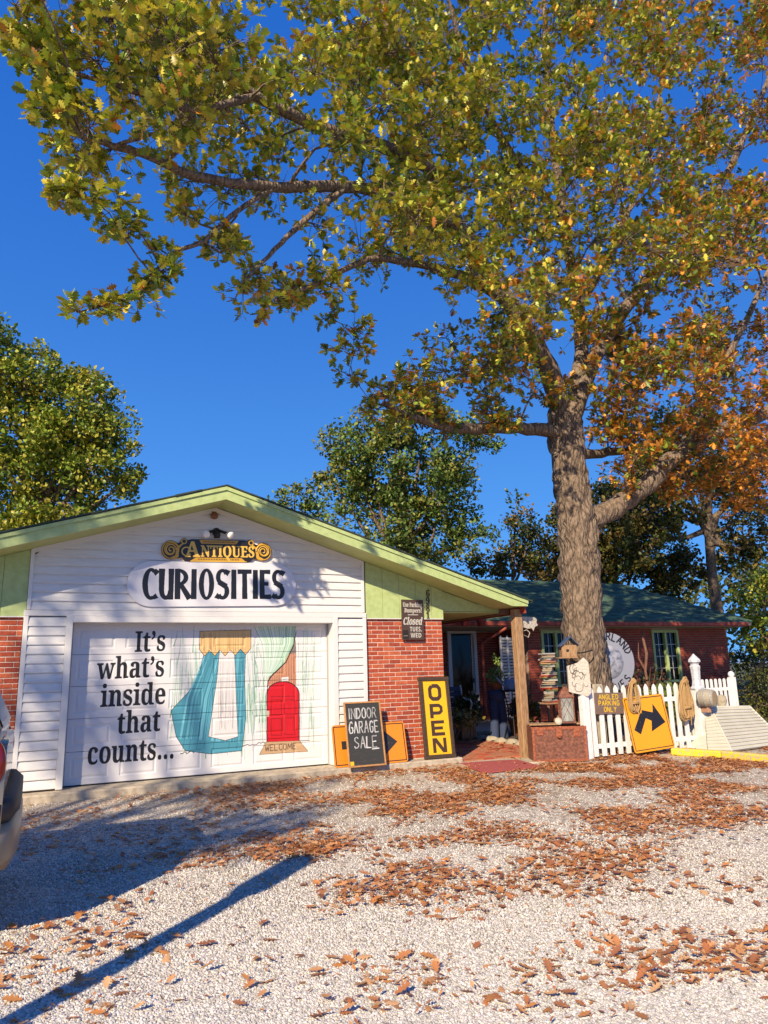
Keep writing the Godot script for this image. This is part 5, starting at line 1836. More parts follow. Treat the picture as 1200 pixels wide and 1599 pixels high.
func build_fence() -> void:
	rng.seed = 99
	var pw := pmat("picket_paint", noise_tex(noise(0.02, FastNoiseLite.TYPE_SIMPLEX_SMOOTH, 5, 111), [[0.0, 0.55, 0.53, 0.49], [0.35, 0.74, 0.73, 0.71], [1.0, 0.80, 0.79, 0.78]], 512), Vector3(1.5, 0.7, 1.5), 0.55)
	var f := thing("picket_fence", "white picket fence with pointed pickets beside the rusty chest", "fence", Vector3(0, 0, FZ))
	var x0 := 5.83
	var x1 := 8.3
	bx("end_post", Vector3(x0, 0.5, 0.0), Vector3(0.14, 1.0, 0.11), pw, f, 0.006)
	for y in [0.18, 0.86]:
		bx("rail", Vector3((x0 + x1) * 0.5, y, -0.028), Vector3(x1 - x0, 0.075, 0.03), pw, f)
	var pm := picket(0.088, 1.1)
	var x := x0 + 0.17
	while x < x1 - 0.08:
		part("picket", pm, pw, f, Transform3D(Basis(Vector3.BACK, rng.randf_range(-0.012, 0.012)), Vector3(x, 0.03 + rng.randf_range(-0.008, 0.008), 0.0)))
		x += 0.172
	# gate post with its turned top
	var gp := thing("gate_post", "tall white gate post with a pointed finial at the end of the picket fence", "post", Vector3(8.42, 0, FZ))
	bx("shaft", Vector3(0, 0.5, 0), Vector3(0.19, 1.0, 0.17), pw, gp, 0.008)
	var st := mb()
	lathe(st, Vector3(0, 1.0, 0), [[0.12, 0.0], [0.125, 0.03], [0.09, 0.06], [0.075, 0.16], [0.085, 0.34], [0.095, 0.40], [0.07, 0.43], [0.075, 0.45], [0.11, 0.48], [0.105, 0.52], [0.0, 0.63]], 8, Basis(Vector3.UP, PI / 8), false)
	put("finial", st, pmat("grey_paint", noise_tex(noise(0.03, FastNoiseLite.TYPE_SIMPLEX_SMOOTH, 5, 112), [[0.0, 0.42, 0.43, 0.46], [1.0, 0.66, 0.67, 0.70]], 256), Vector3(2, 2, 2), 0.55), gp)
	# round keg fixed on the gate post
	var kg := thing("small_keg", "small pale keg with a gilt round end fixed to the white gate post", "keg", Vector3(8.37, 0.86, FZ + 0.22))
	var kb := Basis(Vector3.UP, -1.2) * Basis(Vector3.FORWARD, PI / 2)
	st = mb()
	lathe(st, Vector3.ZERO, [[0.0, -0.14], [0.11, -0.14], [0.14, -0.09], [0.15, 0.0], [0.142, 0.09], [0.128, 0.14], [0.11, 0.14]], 22, kb)
	put("keg_body", st, pmat("keg_grey", noise_tex(noise(0.04, FastNoiseLite.TYPE_SIMPLEX_SMOOTH, 5, 113), [[0.0, 0.22, 0.18, 0.12], [1.0, 0.48, 0.45, 0.38]], 256), Vector3(3, 3, 3), 0.6), kg)
	st = mb()
	lathe(st, Vector3.ZERO, [[0.112, 0.137], [0.0, 0.138]], 22, kb)
	put("keg_end", st, pmat("keg_gilt", noise_tex(noise(0.08, FastNoiseLite.TYPE_SIMPLEX, 4, 114), [[0.0, 0.22, 0.13, 0.05], [1.0, 0.62, 0.48, 0.28]], 256), Vector3(4, 4, 4), 0.6), kg)
	for e in [-0.1, 0.0, 0.1]:
		st = mb()
		var r := 0.151 if e == 0.0 else 0.1385
		lathe(st, Vector3.ZERO, [[r, e - 0.008], [r + 0.004, e - 0.008], [r + 0.004, e + 0.008], [r, e + 0.008]], 22, kb)
		put("hoop", st, mats["enamel_grey"], kg)
	bx("bracket", Vector3(0.02, -0.2, -0.06), Vector3(0.08, 0.1, 0.16), mat("bare_wood", lin(0.4, 0.22, 0.14), 0.8), kg)
	# ropes
	var rope := pmat("rope", noise_tex(noise(0.15, FastNoiseLite.TYPE_SIMPLEX, 3, 115), [[0.0, 0.30, 0.17, 0.06], [1.0, 0.62, 0.42, 0.20]], 256), Vector3(4, 4, 4), 0.9, grey_tex(noise(0.2, FastNoiseLite.TYPE_SIMPLEX, 2, 3), 256), 0.4)
	rope_coil("rope_coil", "coil of tan rope hung over the fence in front of the yellow arrow sign", at_z(985, 1060, FZ + 0.08), 0.30, 0.55, 15, rope)
	rope_coil("rope_coil", "thick coil of tan rope hung beside the white gate post", at_z(1065, 1058, FZ + 0.04), 0.36, 0.72, 24, rope)
	# wooden notice
	var w := 0.60
	var h := 0.34
	var o := thing("parking_notice", "weathered grey board with yellow letters ANGLED PARKING ONLY on the picket fence", "sign", Vector3(at_z(930.5, 1113, FZ + 0.03).x, 0.69, FZ + 0.02))
	o.rotation.z = -0.03
	bx("board", Vector3(w * 0.5, h * 0.5, 0.0), Vector3(w, h, 0.02), pmat("grey_board", noise_tex(noise(0.02, FastNoiseLite.TYPE_SIMPLEX_SMOOTH, 5, 116), [[0.0, 0.10, 0.07, 0.055], [1.0, 0.24, 0.19, 0.15]], 256), Vector3(1, 4, 1), 0.9), o)
	var pt := Paint.new(w, h, 800.0, lin(0.17, 0.13, 0.10))
	for k in 60:
		var y := rng.randf() * h
		pt.stroke(PackedVector2Array([Vector2(0, y), Vector2(w * 0.5, y + rng.randf_range(-0.01, 0.01)), Vector2(w, y)]), 0.003, lin(0.12 + rng.randf() * 0.1, 0.1, 0.08))
	var yl := lin(0.66, 0.42, 0.02)
	hand(pt, "ANGLED", 0.085, 0.235, 0.075, 0.052, 0.02, yl, 0.016)
	hand(pt, "PARKING", 0.075, 0.135, 0.075, 0.05, 0.02, yl, 0.016)
	hand(pt, "ONLY", 0.18, 0.035, 0.075, 0.05, 0.02, yl, 0.016)
	part("lettered_face", picture_mesh(w, h, 0.0125), print_mat("parking_face", pt, 0.8), o)
	# yellow road sign leaning on the fence
	w = 0.92
	h = 0.94
	o = thing("bent_arrow_sign", "square amber road sign with a bent black arrow leaning on the picket fence", "sign")
	var bl := at_z(992, 1177, FZ + 0.2)
	var br := at_z(1055, 1168, FZ + 0.2)
	o.transform = Transform3D(Basis(Vector3.BACK, 0.045) * Basis(Vector3.RIGHT, -0.15), bl)
	w = (br - bl).length()
	h = w * 0.985
	var amber := lin(0.80, 0.34, 0.008)
	var ink := lin(0.014, 0.012, 0.012)
	pt = Paint.new(w, h, 600.0, amber)
	pt.stroke(PackedVector2Array([Vector2(0.035, 0.035), Vector2(w - 0.035, 0.035), Vector2(w - 0.035, h - 0.035), Vector2(0.035, h - 0.035), Vector2(0.035, 0.035)]), 0.014, ink)
	pt.poly(PackedVector2Array([Vector2(0.10, 0.36), Vector2(0.22, 0.28), Vector2(0.42, 0.54), Vector2(0.32, 0.62)]), ink)
	pt.poly(PackedVector2Array([Vector2(0.36, 0.66), Vector2(0.32, 0.56), Vector2(0.52, 0.47), Vector2(0.47, 0.30), Vector2(0.82, 0.42), Vector2(0.63, 0.74), Vector2(0.59, 0.60)]), ink)
	for k in 90:
		var x2 := rng.randf() * w
		var y2 := rng.randf() * h
		pt.stroke(PackedVector2Array([Vector2(x2, y2), Vector2(x2 + rng.randf_range(-0.02, 0.02), y2 - rng.randf() * 0.03)]), 0.002, lin(0.7, 0.30, 0.02))
	var rp := round_rect(w, h, 0.05)
	st = mb()
	prism(st, rp, -0.004, 0.0)
	put("plate", st, mats["sign_back"], o)
	part("printed_face", picture_mesh(w, h, 0.0025, rp), print_mat("amber_face", pt, 0.45), o)
	# fence further back with a post
	var bf := thing("back_fence", "short white picket fence with round topped pickets near the far corner of the house", "fence", Vector3(0, 0, -1.6))
	var pr := picket(0.075, 0.98, false)
	var bx0 := at_z(1092, 1080, -1.6).x
	var bx1 := at_z(1143, 1080, -1.6).x
	x = bx0
	while x < bx1 - 0.03:
		part("picket", pr, pw, bf, Transform3D(Basis.IDENTITY, Vector3(x, 0.1, 0)))
		x += 0.142
	for y in [0.3, 0.84]:
		bx("rail", Vector3((bx0 + bx1) * 0.5, y, -0.028), Vector3(bx1 - bx0, 0.07, 0.03), pw, bf)
	bx("post", Vector3(bx1 + 0.05, 0.55, 0), Vector3(0.13, 1.1, 0.13), pw, bf)
	st = mb()
	blob(st, Vector3(bx1 + 0.05, 1.16, 0), Vector3(0.075, 0.08, 0.075), 0.0, 12, 8)
	put("post_ball", st, pw, bf)
	# painted timber kerb
	for i in 2:
		var q: Array = [[[1050, 1173], [1128, 1178]], [[1130, 1178], [1215, 1186]]][i]
		var a := at_y(q[0][0], q[0][1], 0.05)
		var b := at_y(q[1][0], q[1][1], 0.05)
		var d := (b - a).normalized()
		var k := thing("timber_kerb", ["yellow painted timber kerb by the foot of the gate post", "flaking yellow and bare timber kerb in front of the sided cellar hatch"][i], "kerb", (a + b) * 0.5 * Vector3(1, 0, 1))
		k.rotation.y = atan2(-d.z, d.x)
		var ym := pmat("yellow_timber_%d" % i, noise_tex(noise(0.04, FastNoiseLite.TYPE_SIMPLEX_SMOOTH, 5, 120 + i), [[0.0, 0.42, 0.33, 0.22], [0.35 + 0.1 * i, 0.5, 0.42, 0.3], [0.4 + 0.1 * i, 0.74, 0.52, 0.02], [1.0, 0.82, 0.62, 0.04]], 256), Vector3(1.5, 1.5, 1.5), 0.8)
		bx("timber", Vector3(0, 0.045, 0), Vector3(a.distance_to(b), 0.12, 0.14), ym, k, 0.02)
	# sided cover of the cellar stair: long slope with a hipped near corner
	var hc := thing("cellar_hatch", "cream sided sloping cellar hatch beside the white gate post", "hatch")
	var vin := pmat("cream_vinyl", noise_tex(noise(0.01, FastNoiseLite.TYPE_SIMPLEX_SMOOTH, 4, 125), [[0.0, 0.50, 0.48, 0.39], [1.0, 0.61, 0.59, 0.49]], 256), Vector3(0.7, 2, 0.7), 0.5)
	var A := at_y(1106, 1169, 0.02)
	var F := at_y(1143, 1173, 0.02)
	var R := F + Vector3(1.6, 0.0, -0.16)
	var TL := at_z(1109, 1105, 1.15)
	var TR := at_z(1171, 1104, 1.08)
	A = Vector3(F.x - 0.3, 0.02, F.z - 0.22)
	var AT := TL + Vector3(-0.1, -0.05, -0.04)
	var rows := 13
	for face in [[F, R, TL, TR], [A, F, AT, TL]]:
		for i in rows:
			var k0 := float(i) / rows
			var k1 := float(i + 1) / rows
			var p0: Vector3 = face[0].lerp(face[2], k0)
			var p1: Vector3 = face[1].lerp(face[3], k0)
			var p2: Vector3 = face[1].lerp(face[3], k1)
			var p3: Vector3 = face[0].lerp(face[2], k1)
			var n: Vector3 = (p1 - p0).cross(p3 - p0).normalized()
			var s := mb()
			hexa(s, [p0 - n * 0.02, p1 - n * 0.02, p2 - n * 0.02, p3 - n * 0.02, p0 + n * 0.024, p1 + n * 0.024, p2 + n * 0.002, p3 + n * 0.002])
			put("siding_board", s, vin, hc)
	st = mb()
	tube(st, [F + Vector3(0, 0, 0.01), TL + Vector3(0, 0.01, 0.01)], [0.018, 0.018], 6)
	tube(st, [AT, TL + Vector3(0, 0.01, 0), TR + Vector3(0, 0.01, 0)], [0.02, 0.02, 0.02], 6)
	tube(st, [R, TR + Vector3(0, 0.01, 0)], [0.018, 0.018], 6)
	put("corner_trim", st, vin, hc)
	st = mb()
	hexa(st, [A + Vector3(0.1, 0, -0.8), R + Vector3(-0.1, 0, -0.8), TR + Vector3(0, -0.03, -0.2), AT + Vector3(0.05, -0.03, -0.3), A + Vector3(0.2, 0, -0.15), R + Vector3(-0.2, 0, -0.2), TR + Vector3(-0.05, -0.08, -0.08), AT + Vector3(0.2, -0.08, -0.12)])
	put("core", st, vin, hc)

# ---------- things round the foot of the oak

func build_yard_things() -> void:
	rng.seed = 123
	var rust := pmat("rusty_leather", noise_tex(noise(0.025, FastNoiseLite.TYPE_SIMPLEX_SMOOTH, 6, 131), [[0.0, 0.045, 0.02, 0.014], [0.4, 0.15, 0.055, 0.032], [0.75, 0.26, 0.10, 0.06], [1.0, 0.36, 0.17, 0.11]], 512), Vector3(1.3, 1.3, 1.3), 0.75, grey_tex(noise(0.1, FastNoiseLite.TYPE_SIMPLEX, 4, 5), 256), 0.15)
	var rust2 := pmat("rust_strap", noise_tex(noise(0.05, FastNoiseLite.TYPE_SIMPLEX_SMOOTH, 5, 132), [[0.0, 0.10, 0.03, 0.015], [0.6, 0.32, 0.09, 0.04], [1.0, 0.46, 0.16, 0.08]], 256), Vector3(2, 2, 2), 0.8)
	# old trunk, lid ajar and full of leaves
	var c := thing("steamer_trunk", "old rusty brown steamer trunk standing between the porch post and the fence", "trunk", Vector3(4.93, 0.0, 0.86), deg_to_rad(-26))
	var w := 0.86
	var d := 0.46
	var h := 0.53
	for q in [["front_panel", Vector3(w * 0.5, h * 0.5, 0), Vector3(w, h, 0.02)], ["back_panel", Vector3(w * 0.5, h * 0.5, -d), Vector3(w, h, 0.02)], ["side_panel", Vector3(0.01, h * 0.5, -d * 0.5), Vector3(0.02, h, d - 0.022)], ["side_panel", Vector3(w - 0.01, h * 0.5, -d * 0.5), Vector3(0.02, h, d - 0.022)], ["bottom_panel", Vector3(w * 0.5, 0.02, -d * 0.5), Vector3(w - 0.05, 0.03, d - 0.03)]]:
		bx(q[0], q[1], q[2], rust, c)
	for q in [[Vector3(w * 0.5, h - 0.02, 0.012), Vector3(w + 0.02, 0.05, 0.008)], [Vector3(w * 0.5, 0.02, 0.012), Vector3(w + 0.02, 0.04, 0.008)], [Vector3(0.018, h * 0.5, 0.017), Vector3(0.04, h, 0.006)], [Vector3(w - 0.018, h * 0.5, 0.017), Vector3(0.04, h, 0.006)], [Vector3(0.13, h - 0.06, 0.017), Vector3(0.1, 0.13, 0.006)], [Vector3(w - 0.15, h - 0.08, 0.017), Vector3(0.1, 0.16, 0.006)]]:
		bx("metal_strap", q[0], q[1], rust2, c, 0.002)
	var st := mb()
	lathe(st, Vector3(w * 0.5, h - 0.13, 0.012), [[0.0, 0.012], [0.045, 0.01], [0.06, 0.0], [0.06, -0.004]], 14, Basis(Vector3.RIGHT, PI / 2))
	put("lock_plate", st, rust2, c)
	bx("hasp", Vector3(w * 0.5, h - 0.05, 0.018), Vector3(0.09, 0.12, 0.008), rust2, c, 0.002)
	st = mb()
	tube(st, arc3(Vector3(w * 0.5, h - 0.15, 0.03), 0.03, 180, 360), [0.006, 0.006, 0.006, 0.006, 0.006, 0.006, 0.006, 0.006, 0.006], 6)
	put("ring", st, mats["black_metal"], c)
	bx("lid_board", Vector3(w * 0.5, h + 0.02, -d * 0.75), Vector3(w - 0.02, 0.025, d * 0.55), mats["weathered_wood"], c)
	# dial lying on the trunk
	var dl := thing("clock_face", "small round white clock face propped on the rusty trunk", "clock", c.transform * Vector3(0.45, h + 0.08, -0.05), deg_to_rad(-22))
	st = mb()
	lathe(st, Vector3.ZERO, [[0.0, 0.012], [0.05, 0.012], [0.058, 0.008], [0.058, 0.0], [0.0, 0.0]], 20, Basis(Vector3.RIGHT, PI / 2 - 0.3))
	put("dial", st, mat("dial_white", lin(0.5, 0.46, 0.36), 0.5), dl)
	st = mb()
	for k in 12:
		var a := k * TAU / 12.0
		box(st, Basis(Vector3.RIGHT, -0.3) * Vector3(cos(a) * 0.04, sin(a) * 0.04, 0.0135), Vector3(0.006, 0.012, 0.001), Basis(Vector3.RIGHT, -0.3) * Basis(Vector3.BACK, a - PI / 2))
	put("hour_mark", st, mats["black_metal"], dl)
	# standing lantern
	var lt := thing("lantern", "rusty square lantern with patterned glass on the trunk lid", "lantern", c.transform * Vector3(w - 0.22, h + 0.034, -d * 0.6), deg_to_rad(-30))
	bx("base", Vector3(0, 0.015, 0), Vector3(0.25, 0.03, 0.25), rust, lt)
	for x in [-0.105, 0.105]:
		for z in [-0.105, 0.105]:
			bx("corner_post", Vector3(x, 0.215, z), Vector3(0.022, 0.37, 0.022), rust, lt, 0.003)
	bx("top_plate", Vector3(0, 0.41, 0), Vector3(0.25, 0.02, 0.25), rust, lt)
	st = mb()
	lathe(st, Vector3(0, 0.42, 0), [[0.17, 0.0], [0.1, 0.09], [0.05, 0.13], [0.05, 0.15], [0.0, 0.16]], 4, Basis(Vector3.UP, PI / 4), false)
	put("roof", st, rust, lt)
	st = mb()
	tube(st, arc3(Vector3(0, 0.58, 0), 0.035, -60, 240), [0.005, 0.005, 0.005, 0.005, 0.005, 0.005, 0.005, 0.005, 0.005], 6)
	put("ring", st, rust, lt)
	var lg := mat("lantern_glass", Color(0.75, 0.78, 0.76, 0.25), 0.1)
	lg.transparency = BaseMaterial3D.TRANSPARENCY_ALPHA
	for k in 4:
		var b := Basis(Vector3.UP, k * PI / 2)
		var o := bx("glass_pane", b * Vector3(0, 0.215, 0.105), Vector3(0.19, 0.36, 0.003), lg, lt, 0.0, b)
		var s := mb()
		for q in [[-0.09, 0.04, 0.09, 0.39], [0.09, 0.04, -0.09, 0.39], [-0.09, 0.215, 0.0, 0.39], [0.09, 0.215, 0.0, 0.39]]:
			cyl(s, b * Vector3(q[0], q[1], 0.109), b * Vector3(q[2], q[3], 0.109), 0.004, 0.004, 5)
		put("fretwork", s, rust, o)
	st = mb()
	lathe(st, Vector3(0, 0.03, 0), [[0.03, 0.0], [0.03, 0.16], [0.0, 0.165]], 12)
	put("candle", st, mats["dial_white"], lt)
	# bird house on an iron hook beside the oak
	var bh := thing("bird_house", "wooden bird house with a blue tin roof on the side of the oak trunk", "bird house", Vector3(5.98, 1.63, 0.62), deg_to_rad(-25))
	var bw: Material = mats["weathered_wood"]
	bx("box_body", Vector3(0, 0.09, 0), Vector3(0.26, 0.2, 0.2), bw, bh, 0.005)
	bx("floor_board", Vector3(-0.03, -0.02, 0), Vector3(0.34, 0.02, 0.24), bw, bh, 0.003)
	bx("roof_panel", Vector3(-0.06, 0.25, 0), Vector3(0.26, 0.012, 0.28), mat("blue_roof", lin(0.06, 0.09, 0.16), 0.35), bh, 0.002, Basis(Vector3.BACK, 0.7))
	bx("roof_panel", Vector3(0.1, 0.25, 0), Vector3(0.2, 0.012, 0.28), mats["blue_roof"], bh, 0.002, Basis(Vector3.BACK, -0.8))
	st = mb()
	lathe(st, Vector3(-0.03, 0.1, 0.101), [[0.0, 0.002], [0.025, 0.002], [0.025, 0.0]], 14, Basis(Vector3.RIGHT, PI / 2))
	put("entry_hole", st, mats["black_metal"], bh)
	st = mb()
	tube(st, [Vector3(0.1, 0.05, -0.08), Vector3(0.3, 0.06, -0.15), Vector3(0.5, 0.1, -0.25)], [0.012, 0.012, 0.012], 6)
	put("bracket", st, mats["black_metal"], bh)
	# driftwood pole below it
	var dp := thing("driftwood", "twisted reddish driftwood branch standing behind the lantern", "branch", Vector3(6.0, 0.02, 0.66))
	st = mb()
	tube(st, [Vector3(0.05, 0, 0), Vector3(0.03, 0.4, 0.02), Vector3(0.0, 0.8, 0.0), Vector3(0.08, 1.05, 0.02), Vector3(0.02, 1.25, 0), Vector3(-0.12, 1.42, 0.03)], [0.07, 0.06, 0.055, 0.06, 0.04, 0.012], 9, true, true, 0.2)
	tube(st, [Vector3(0.05, 1.0, 0.0), Vector3(0.16, 1.2, 0.03), Vector3(0.18, 1.4, 0.0)], [0.04, 0.03, 0.008], 7)
	put("wood", st, pmat("red_wood", noise_tex(noise(0.03, FastNoiseLite.TYPE_SIMPLEX_SMOOTH, 4, 135), [[0.0, 0.10, 0.04, 0.025], [1.0, 0.3, 0.15, 0.09]], 256), Vector3(3, 1, 3), 0.85), dp)
	# pale relief stone on the end post
	var pl := thing("relief_stone", "whitish carved stone slab with leafy line relief propped on the fence post", "carving", Vector3(5.74, 1.0, FZ + 0.0), deg_to_rad(-26))
	var ps := pmat("pale_stone", noise_tex(noise(0.05, FastNoiseLite.TYPE_SIMPLEX_SMOOTH, 5, 136), [[0.0, 0.36, 0.33, 0.27], [1.0, 0.66, 0.62, 0.55]], 256), Vector3(2, 2, 2), 0.9)
	st = mb()
	prism(st, PackedVector2Array([Vector2(-0.16, 0.06), Vector2(0.14, -0.02), Vector2(0.2, 0.04), Vector2(0.19, 0.52), Vector2(0.12, 0.60), Vector2(0.02, 0.52), Vector2(-0.16, 0.47)]), -0.03, 0.03)
	put("slab", st, ps, pl)
	var groove := mat("groove_dark", lin(0.08, 0.07, 0.06), 0.9)
	for k in 16:
		st = mb()
		var cx := rng.randf_range(-0.1, 0.13)
		var cy := rng.randf_range(0.1, 0.48)
		var pts := []
		var rr := []
		var r := rng.randf_range(0.03, 0.08)
		var a0 := rng.randf() * TAU
		for j in 9:
			var a := a0 + j * 0.38
			pts.append(Vector3(clampf(cx + cos(a) * r, -0.15, 0.18), clampf(cy + sin(a) * r * 1.2, 0.06, 0.5), 0.031))
			rr.append(0.004)
		tube(st, pts, rr, 5)
		put("carved_line", st, groove, pl)
	# tan cap stone on the rail
	var cs := thing("cap_stone", "rough tan block of stone standing behind the first pickets", "stone", Vector3(6.27, 0.0, FZ - 0.2))
	st = mb()
	cbox(st, Vector3(0, 0.58, 0), Vector3(0.24, 1.16, 0.16), 0.03)
	put("block", st, mats["edge_stone"], cs)
	# round metal sign by the trunk
	var dc := at_z(951, 1034, -0.1)
	var ds := thing("round_sign", "round grey metal disc sign with black lettering half hidden by the oak trunk", "sign", Vector3(dc.x, dc.y, -0.1), deg_to_rad(-8))
	var R := 0.56
	st = mb()
	lathe(st, Vector3.ZERO, [[0.0, 0.0], [R, 0.0], [R, 0.012]], 48, Basis(Vector3.RIGHT, PI / 2))
	put("disc", st, mat("zinc", lin(0.34, 0.35, 0.38), 0.4), ds)
	var pt := Paint.new(2 * R, 2 * R, 500.0, lin(0.36, 0.37, 0.41))
	for k in 500:
		var q := Vector2(rng.randf(), rng.randf()) * 2 * R
		pt.stroke(PackedVector2Array([q, q + Vector2(rng.randf_range(-0.05, 0.05), rng.randf_range(-0.05, 0.05))]), rng.randf_range(0.004, 0.014), lin(rng.randf_range(0.3, 0.44), rng.randf_range(0.33, 0.43), 0.45))
	var black := lin(0.02, 0.02, 0.025)
	# letters run round the rim
	var word := "WONDERLAND"
	for i in word.length():
		arc_letter(pt, word[i], Vector2(R, R), R * 0.735, deg_to_rad(162.0 - i * 15.2), 0.15, 0.085, 0.028, black, 1.0)
	word = "ANTIQUES"
	for i in word.length():
		arc_letter(pt, word[i], Vector2(R, R), R * 0.735, deg_to_rad(205.0 + i * 16.5), 0.14, 0.08, 0.026, black, -1.0)
	var disc := arc(R, R, R - 0.002, R - 0.002, 0, 360, 48)
	var zf := print_mat("disc_face", pt, 0.45)
	zf.metallic = 0.3
	part("lettered_face", picture_mesh(2 * R, 2 * R, 0.0145, disc), zf, ds, Transform3D(Basis.IDENTITY, Vector3(-R, -R, 0)))
	# raised hub with a plain worn stencil
	st = mb()
	lathe(st, Vector3(0, 0, 0.016), [[R * 0.56, 0.0], [R * 0.52, 0.02], [R * 0.3, 0.04], [0.0, 0.048]], 40, Basis(Vector3.RIGHT, PI / 2))
	put("hub", st, pmat("zinc_worn", noise_tex(noise(0.02, FastNoiseLite.TYPE_SIMPLEX_SMOOTH, 5, 138), [[0.0, 0.06, 0.06, 0.08], [0.4, 0.26, 0.27, 0.32], [1.0, 0.46, 0.47, 0.52]], 256), Vector3(1.6, 1.6, 1.6), 0.4), ds)
	bx("stake", Vector3(0.0, -0.95, -0.03), Vector3(0.05, 1.2, 0.04), mats["beam_wood"], ds)
	# shrubs along the house
	for q in [[at_z(1003, 1075, -2.6), 0.75, 1.35, "dark twiggy shrub with reddish leaves against the brick wall", [[0.05, 0.055, 0.02], [0.12, 0.05, 0.03], [0.04, 0.06, 0.02]], 700], [at_z(1040, 1075, -1.4), 0.6, 0.95, "bright green bush behind the picket fence below the second window", [[0.16, 0.22, 0.035], [0.10, 0.16, 0.03], [0.24, 0.27, 0.05]], 800], [at_z(975, 1075, -2.2), 0.5, 0.8, "low dark bush behind the round metal sign", [[0.05, 0.08, 0.02], [0.09, 0.11, 0.03]], 400]]:
		var p: Vector3 = q[0]
		var o := thing("bush", q[3], "bush", Vector3(p.x, 0.0, p.z))
		var s := mb()
		for i in 10:
			var a := i * 0.63
			tube(s, [Vector3(0, 0, 0), Vector3(cos(a) * q[1] * 0.35, q[2] * 0.5, sin(a) * q[1] * 0.35), Vector3(cos(a) * q[1] * 0.7, q[2] * rng.randf_range(0.8, 1.05), sin(a) * q[1] * 0.7)], [0.018, 0.012, 0.004], 5)
		put("stem", s, mats["beam_wood"], o)
		leafy(o, Vector3(0, q[2] * 0.62, 0), Vector3(q[1], q[2] * 0.45, q[1]), q[5], 0.1, q[4])
	# twisted red branch ornament among them
	var tb := thing("copper_branch", "twisted rust red branch rising above the shrub by the wall", "branch", at_z(1013, 1080, -2.2) * Vector3(1, 0, 1))
	st = mb()
	tube(st, [Vector3(0, 0, 0), Vector3(0.02, 0.8, 0), Vector3(-0.06, 1.3, 0.03), Vector3(0.06, 1.7, 0), Vector3(-0.02, 2.05, 0.02), Vector3(0.03, 2.25, 0)], [0.04, 0.035, 0.03, 0.035, 0.03, 0.01], 8, true, true, 0.15)
	tube(st, [Vector3(-0.05, 1.35, 0), Vector3(-0.2, 1.6, 0), Vector3(-0.16, 1.95, 0)], [0.025, 0.02, 0.006], 7)
	put("wood", st, mats["red_wood"], tb)
	# rusty machine parts on the ground behind the back fence
	var sk := thing("stone_ornament", "grey and tan carved ornament standing before the back fence", "ornament", at_z(1128, 1105, -1.0) * Vector3(1, 0, 1))
	st = mb()
	lathe(st, Vector3.ZERO, [[0.16, 0.0], [0.18, 0.05], [0.1, 0.1], [0.14, 0.3], [0.15, 0.42], [0.08, 0.5], [0.12, 0.62], [0.1, 0.72], [0.0, 0.76]], 14)
	put("urn", st, mats["edge_stone"], sk)

func arc3(c: Vector3, r: float, a0: float, a1: float) -> Array:
	var out := []
	for i in 9:
		var a := deg_to_rad(lerpf(a0, a1, i / 8.0))
		out.append(c + Vector3(cos(a) * r, sin(a) * r, 0))
	return out

func arc_letter(pt: Paint, ch: String, c: Vector2, r: float, a: float, h: float, w: float, width: float, col: Color, dir: float) -> void:
	var up := Vector2(cos(a), sin(a)) * dir
	var right := Vector2(up.y, -up.x)
	var o := c + Vector2(cos(a), sin(a)) * (r + (0.0 if dir > 0.0 else h))
	var s := 0.25 if ch == "I" else 1.0
	if ch == "Q":
		arc_letter(pt, "O", c, r, a, h, w, width, col, dir)
		pt.stroke(PackedVector2Array([o + right * w * 0.1 + up * h * 0.25, o + right * w * 0.5 - up * h * 0.05]), width * 0.8, col)
		return
	for g in glyph(ch):
		var p := PackedVector2Array()
		for i in range(0, g.size(), 2):
			p.append(o + right * ((g[i] - 0.5) * w * s) + up * (g[i + 1] * h))
		pt.stroke(p, width, col, false)

# ---------- parked vehicle at the edge of the drive, and the lamp post whose shadow crosses it

func loft(st: SurfaceTool, secs: Array, smooth := true) -> void:
	st.set_smooth_group(1 if smooth else -1)
	for i in secs.size() - 1:
		var a: Array = secs[i]
		var b: Array = secs[i + 1]
		for k in a.size():
			var n := (k + 1) % a.size()
			quad(st, a[k], a[n], b[n], b[k])
	st.set_smooth_group(-1)
	for k in range(1, secs[0].size() - 1):
		tri(st, secs[0][0], secs[0][k], secs[0][k + 1])
		tri(st, secs[-1][0], secs[-1][k + 1], secs[-1][k])

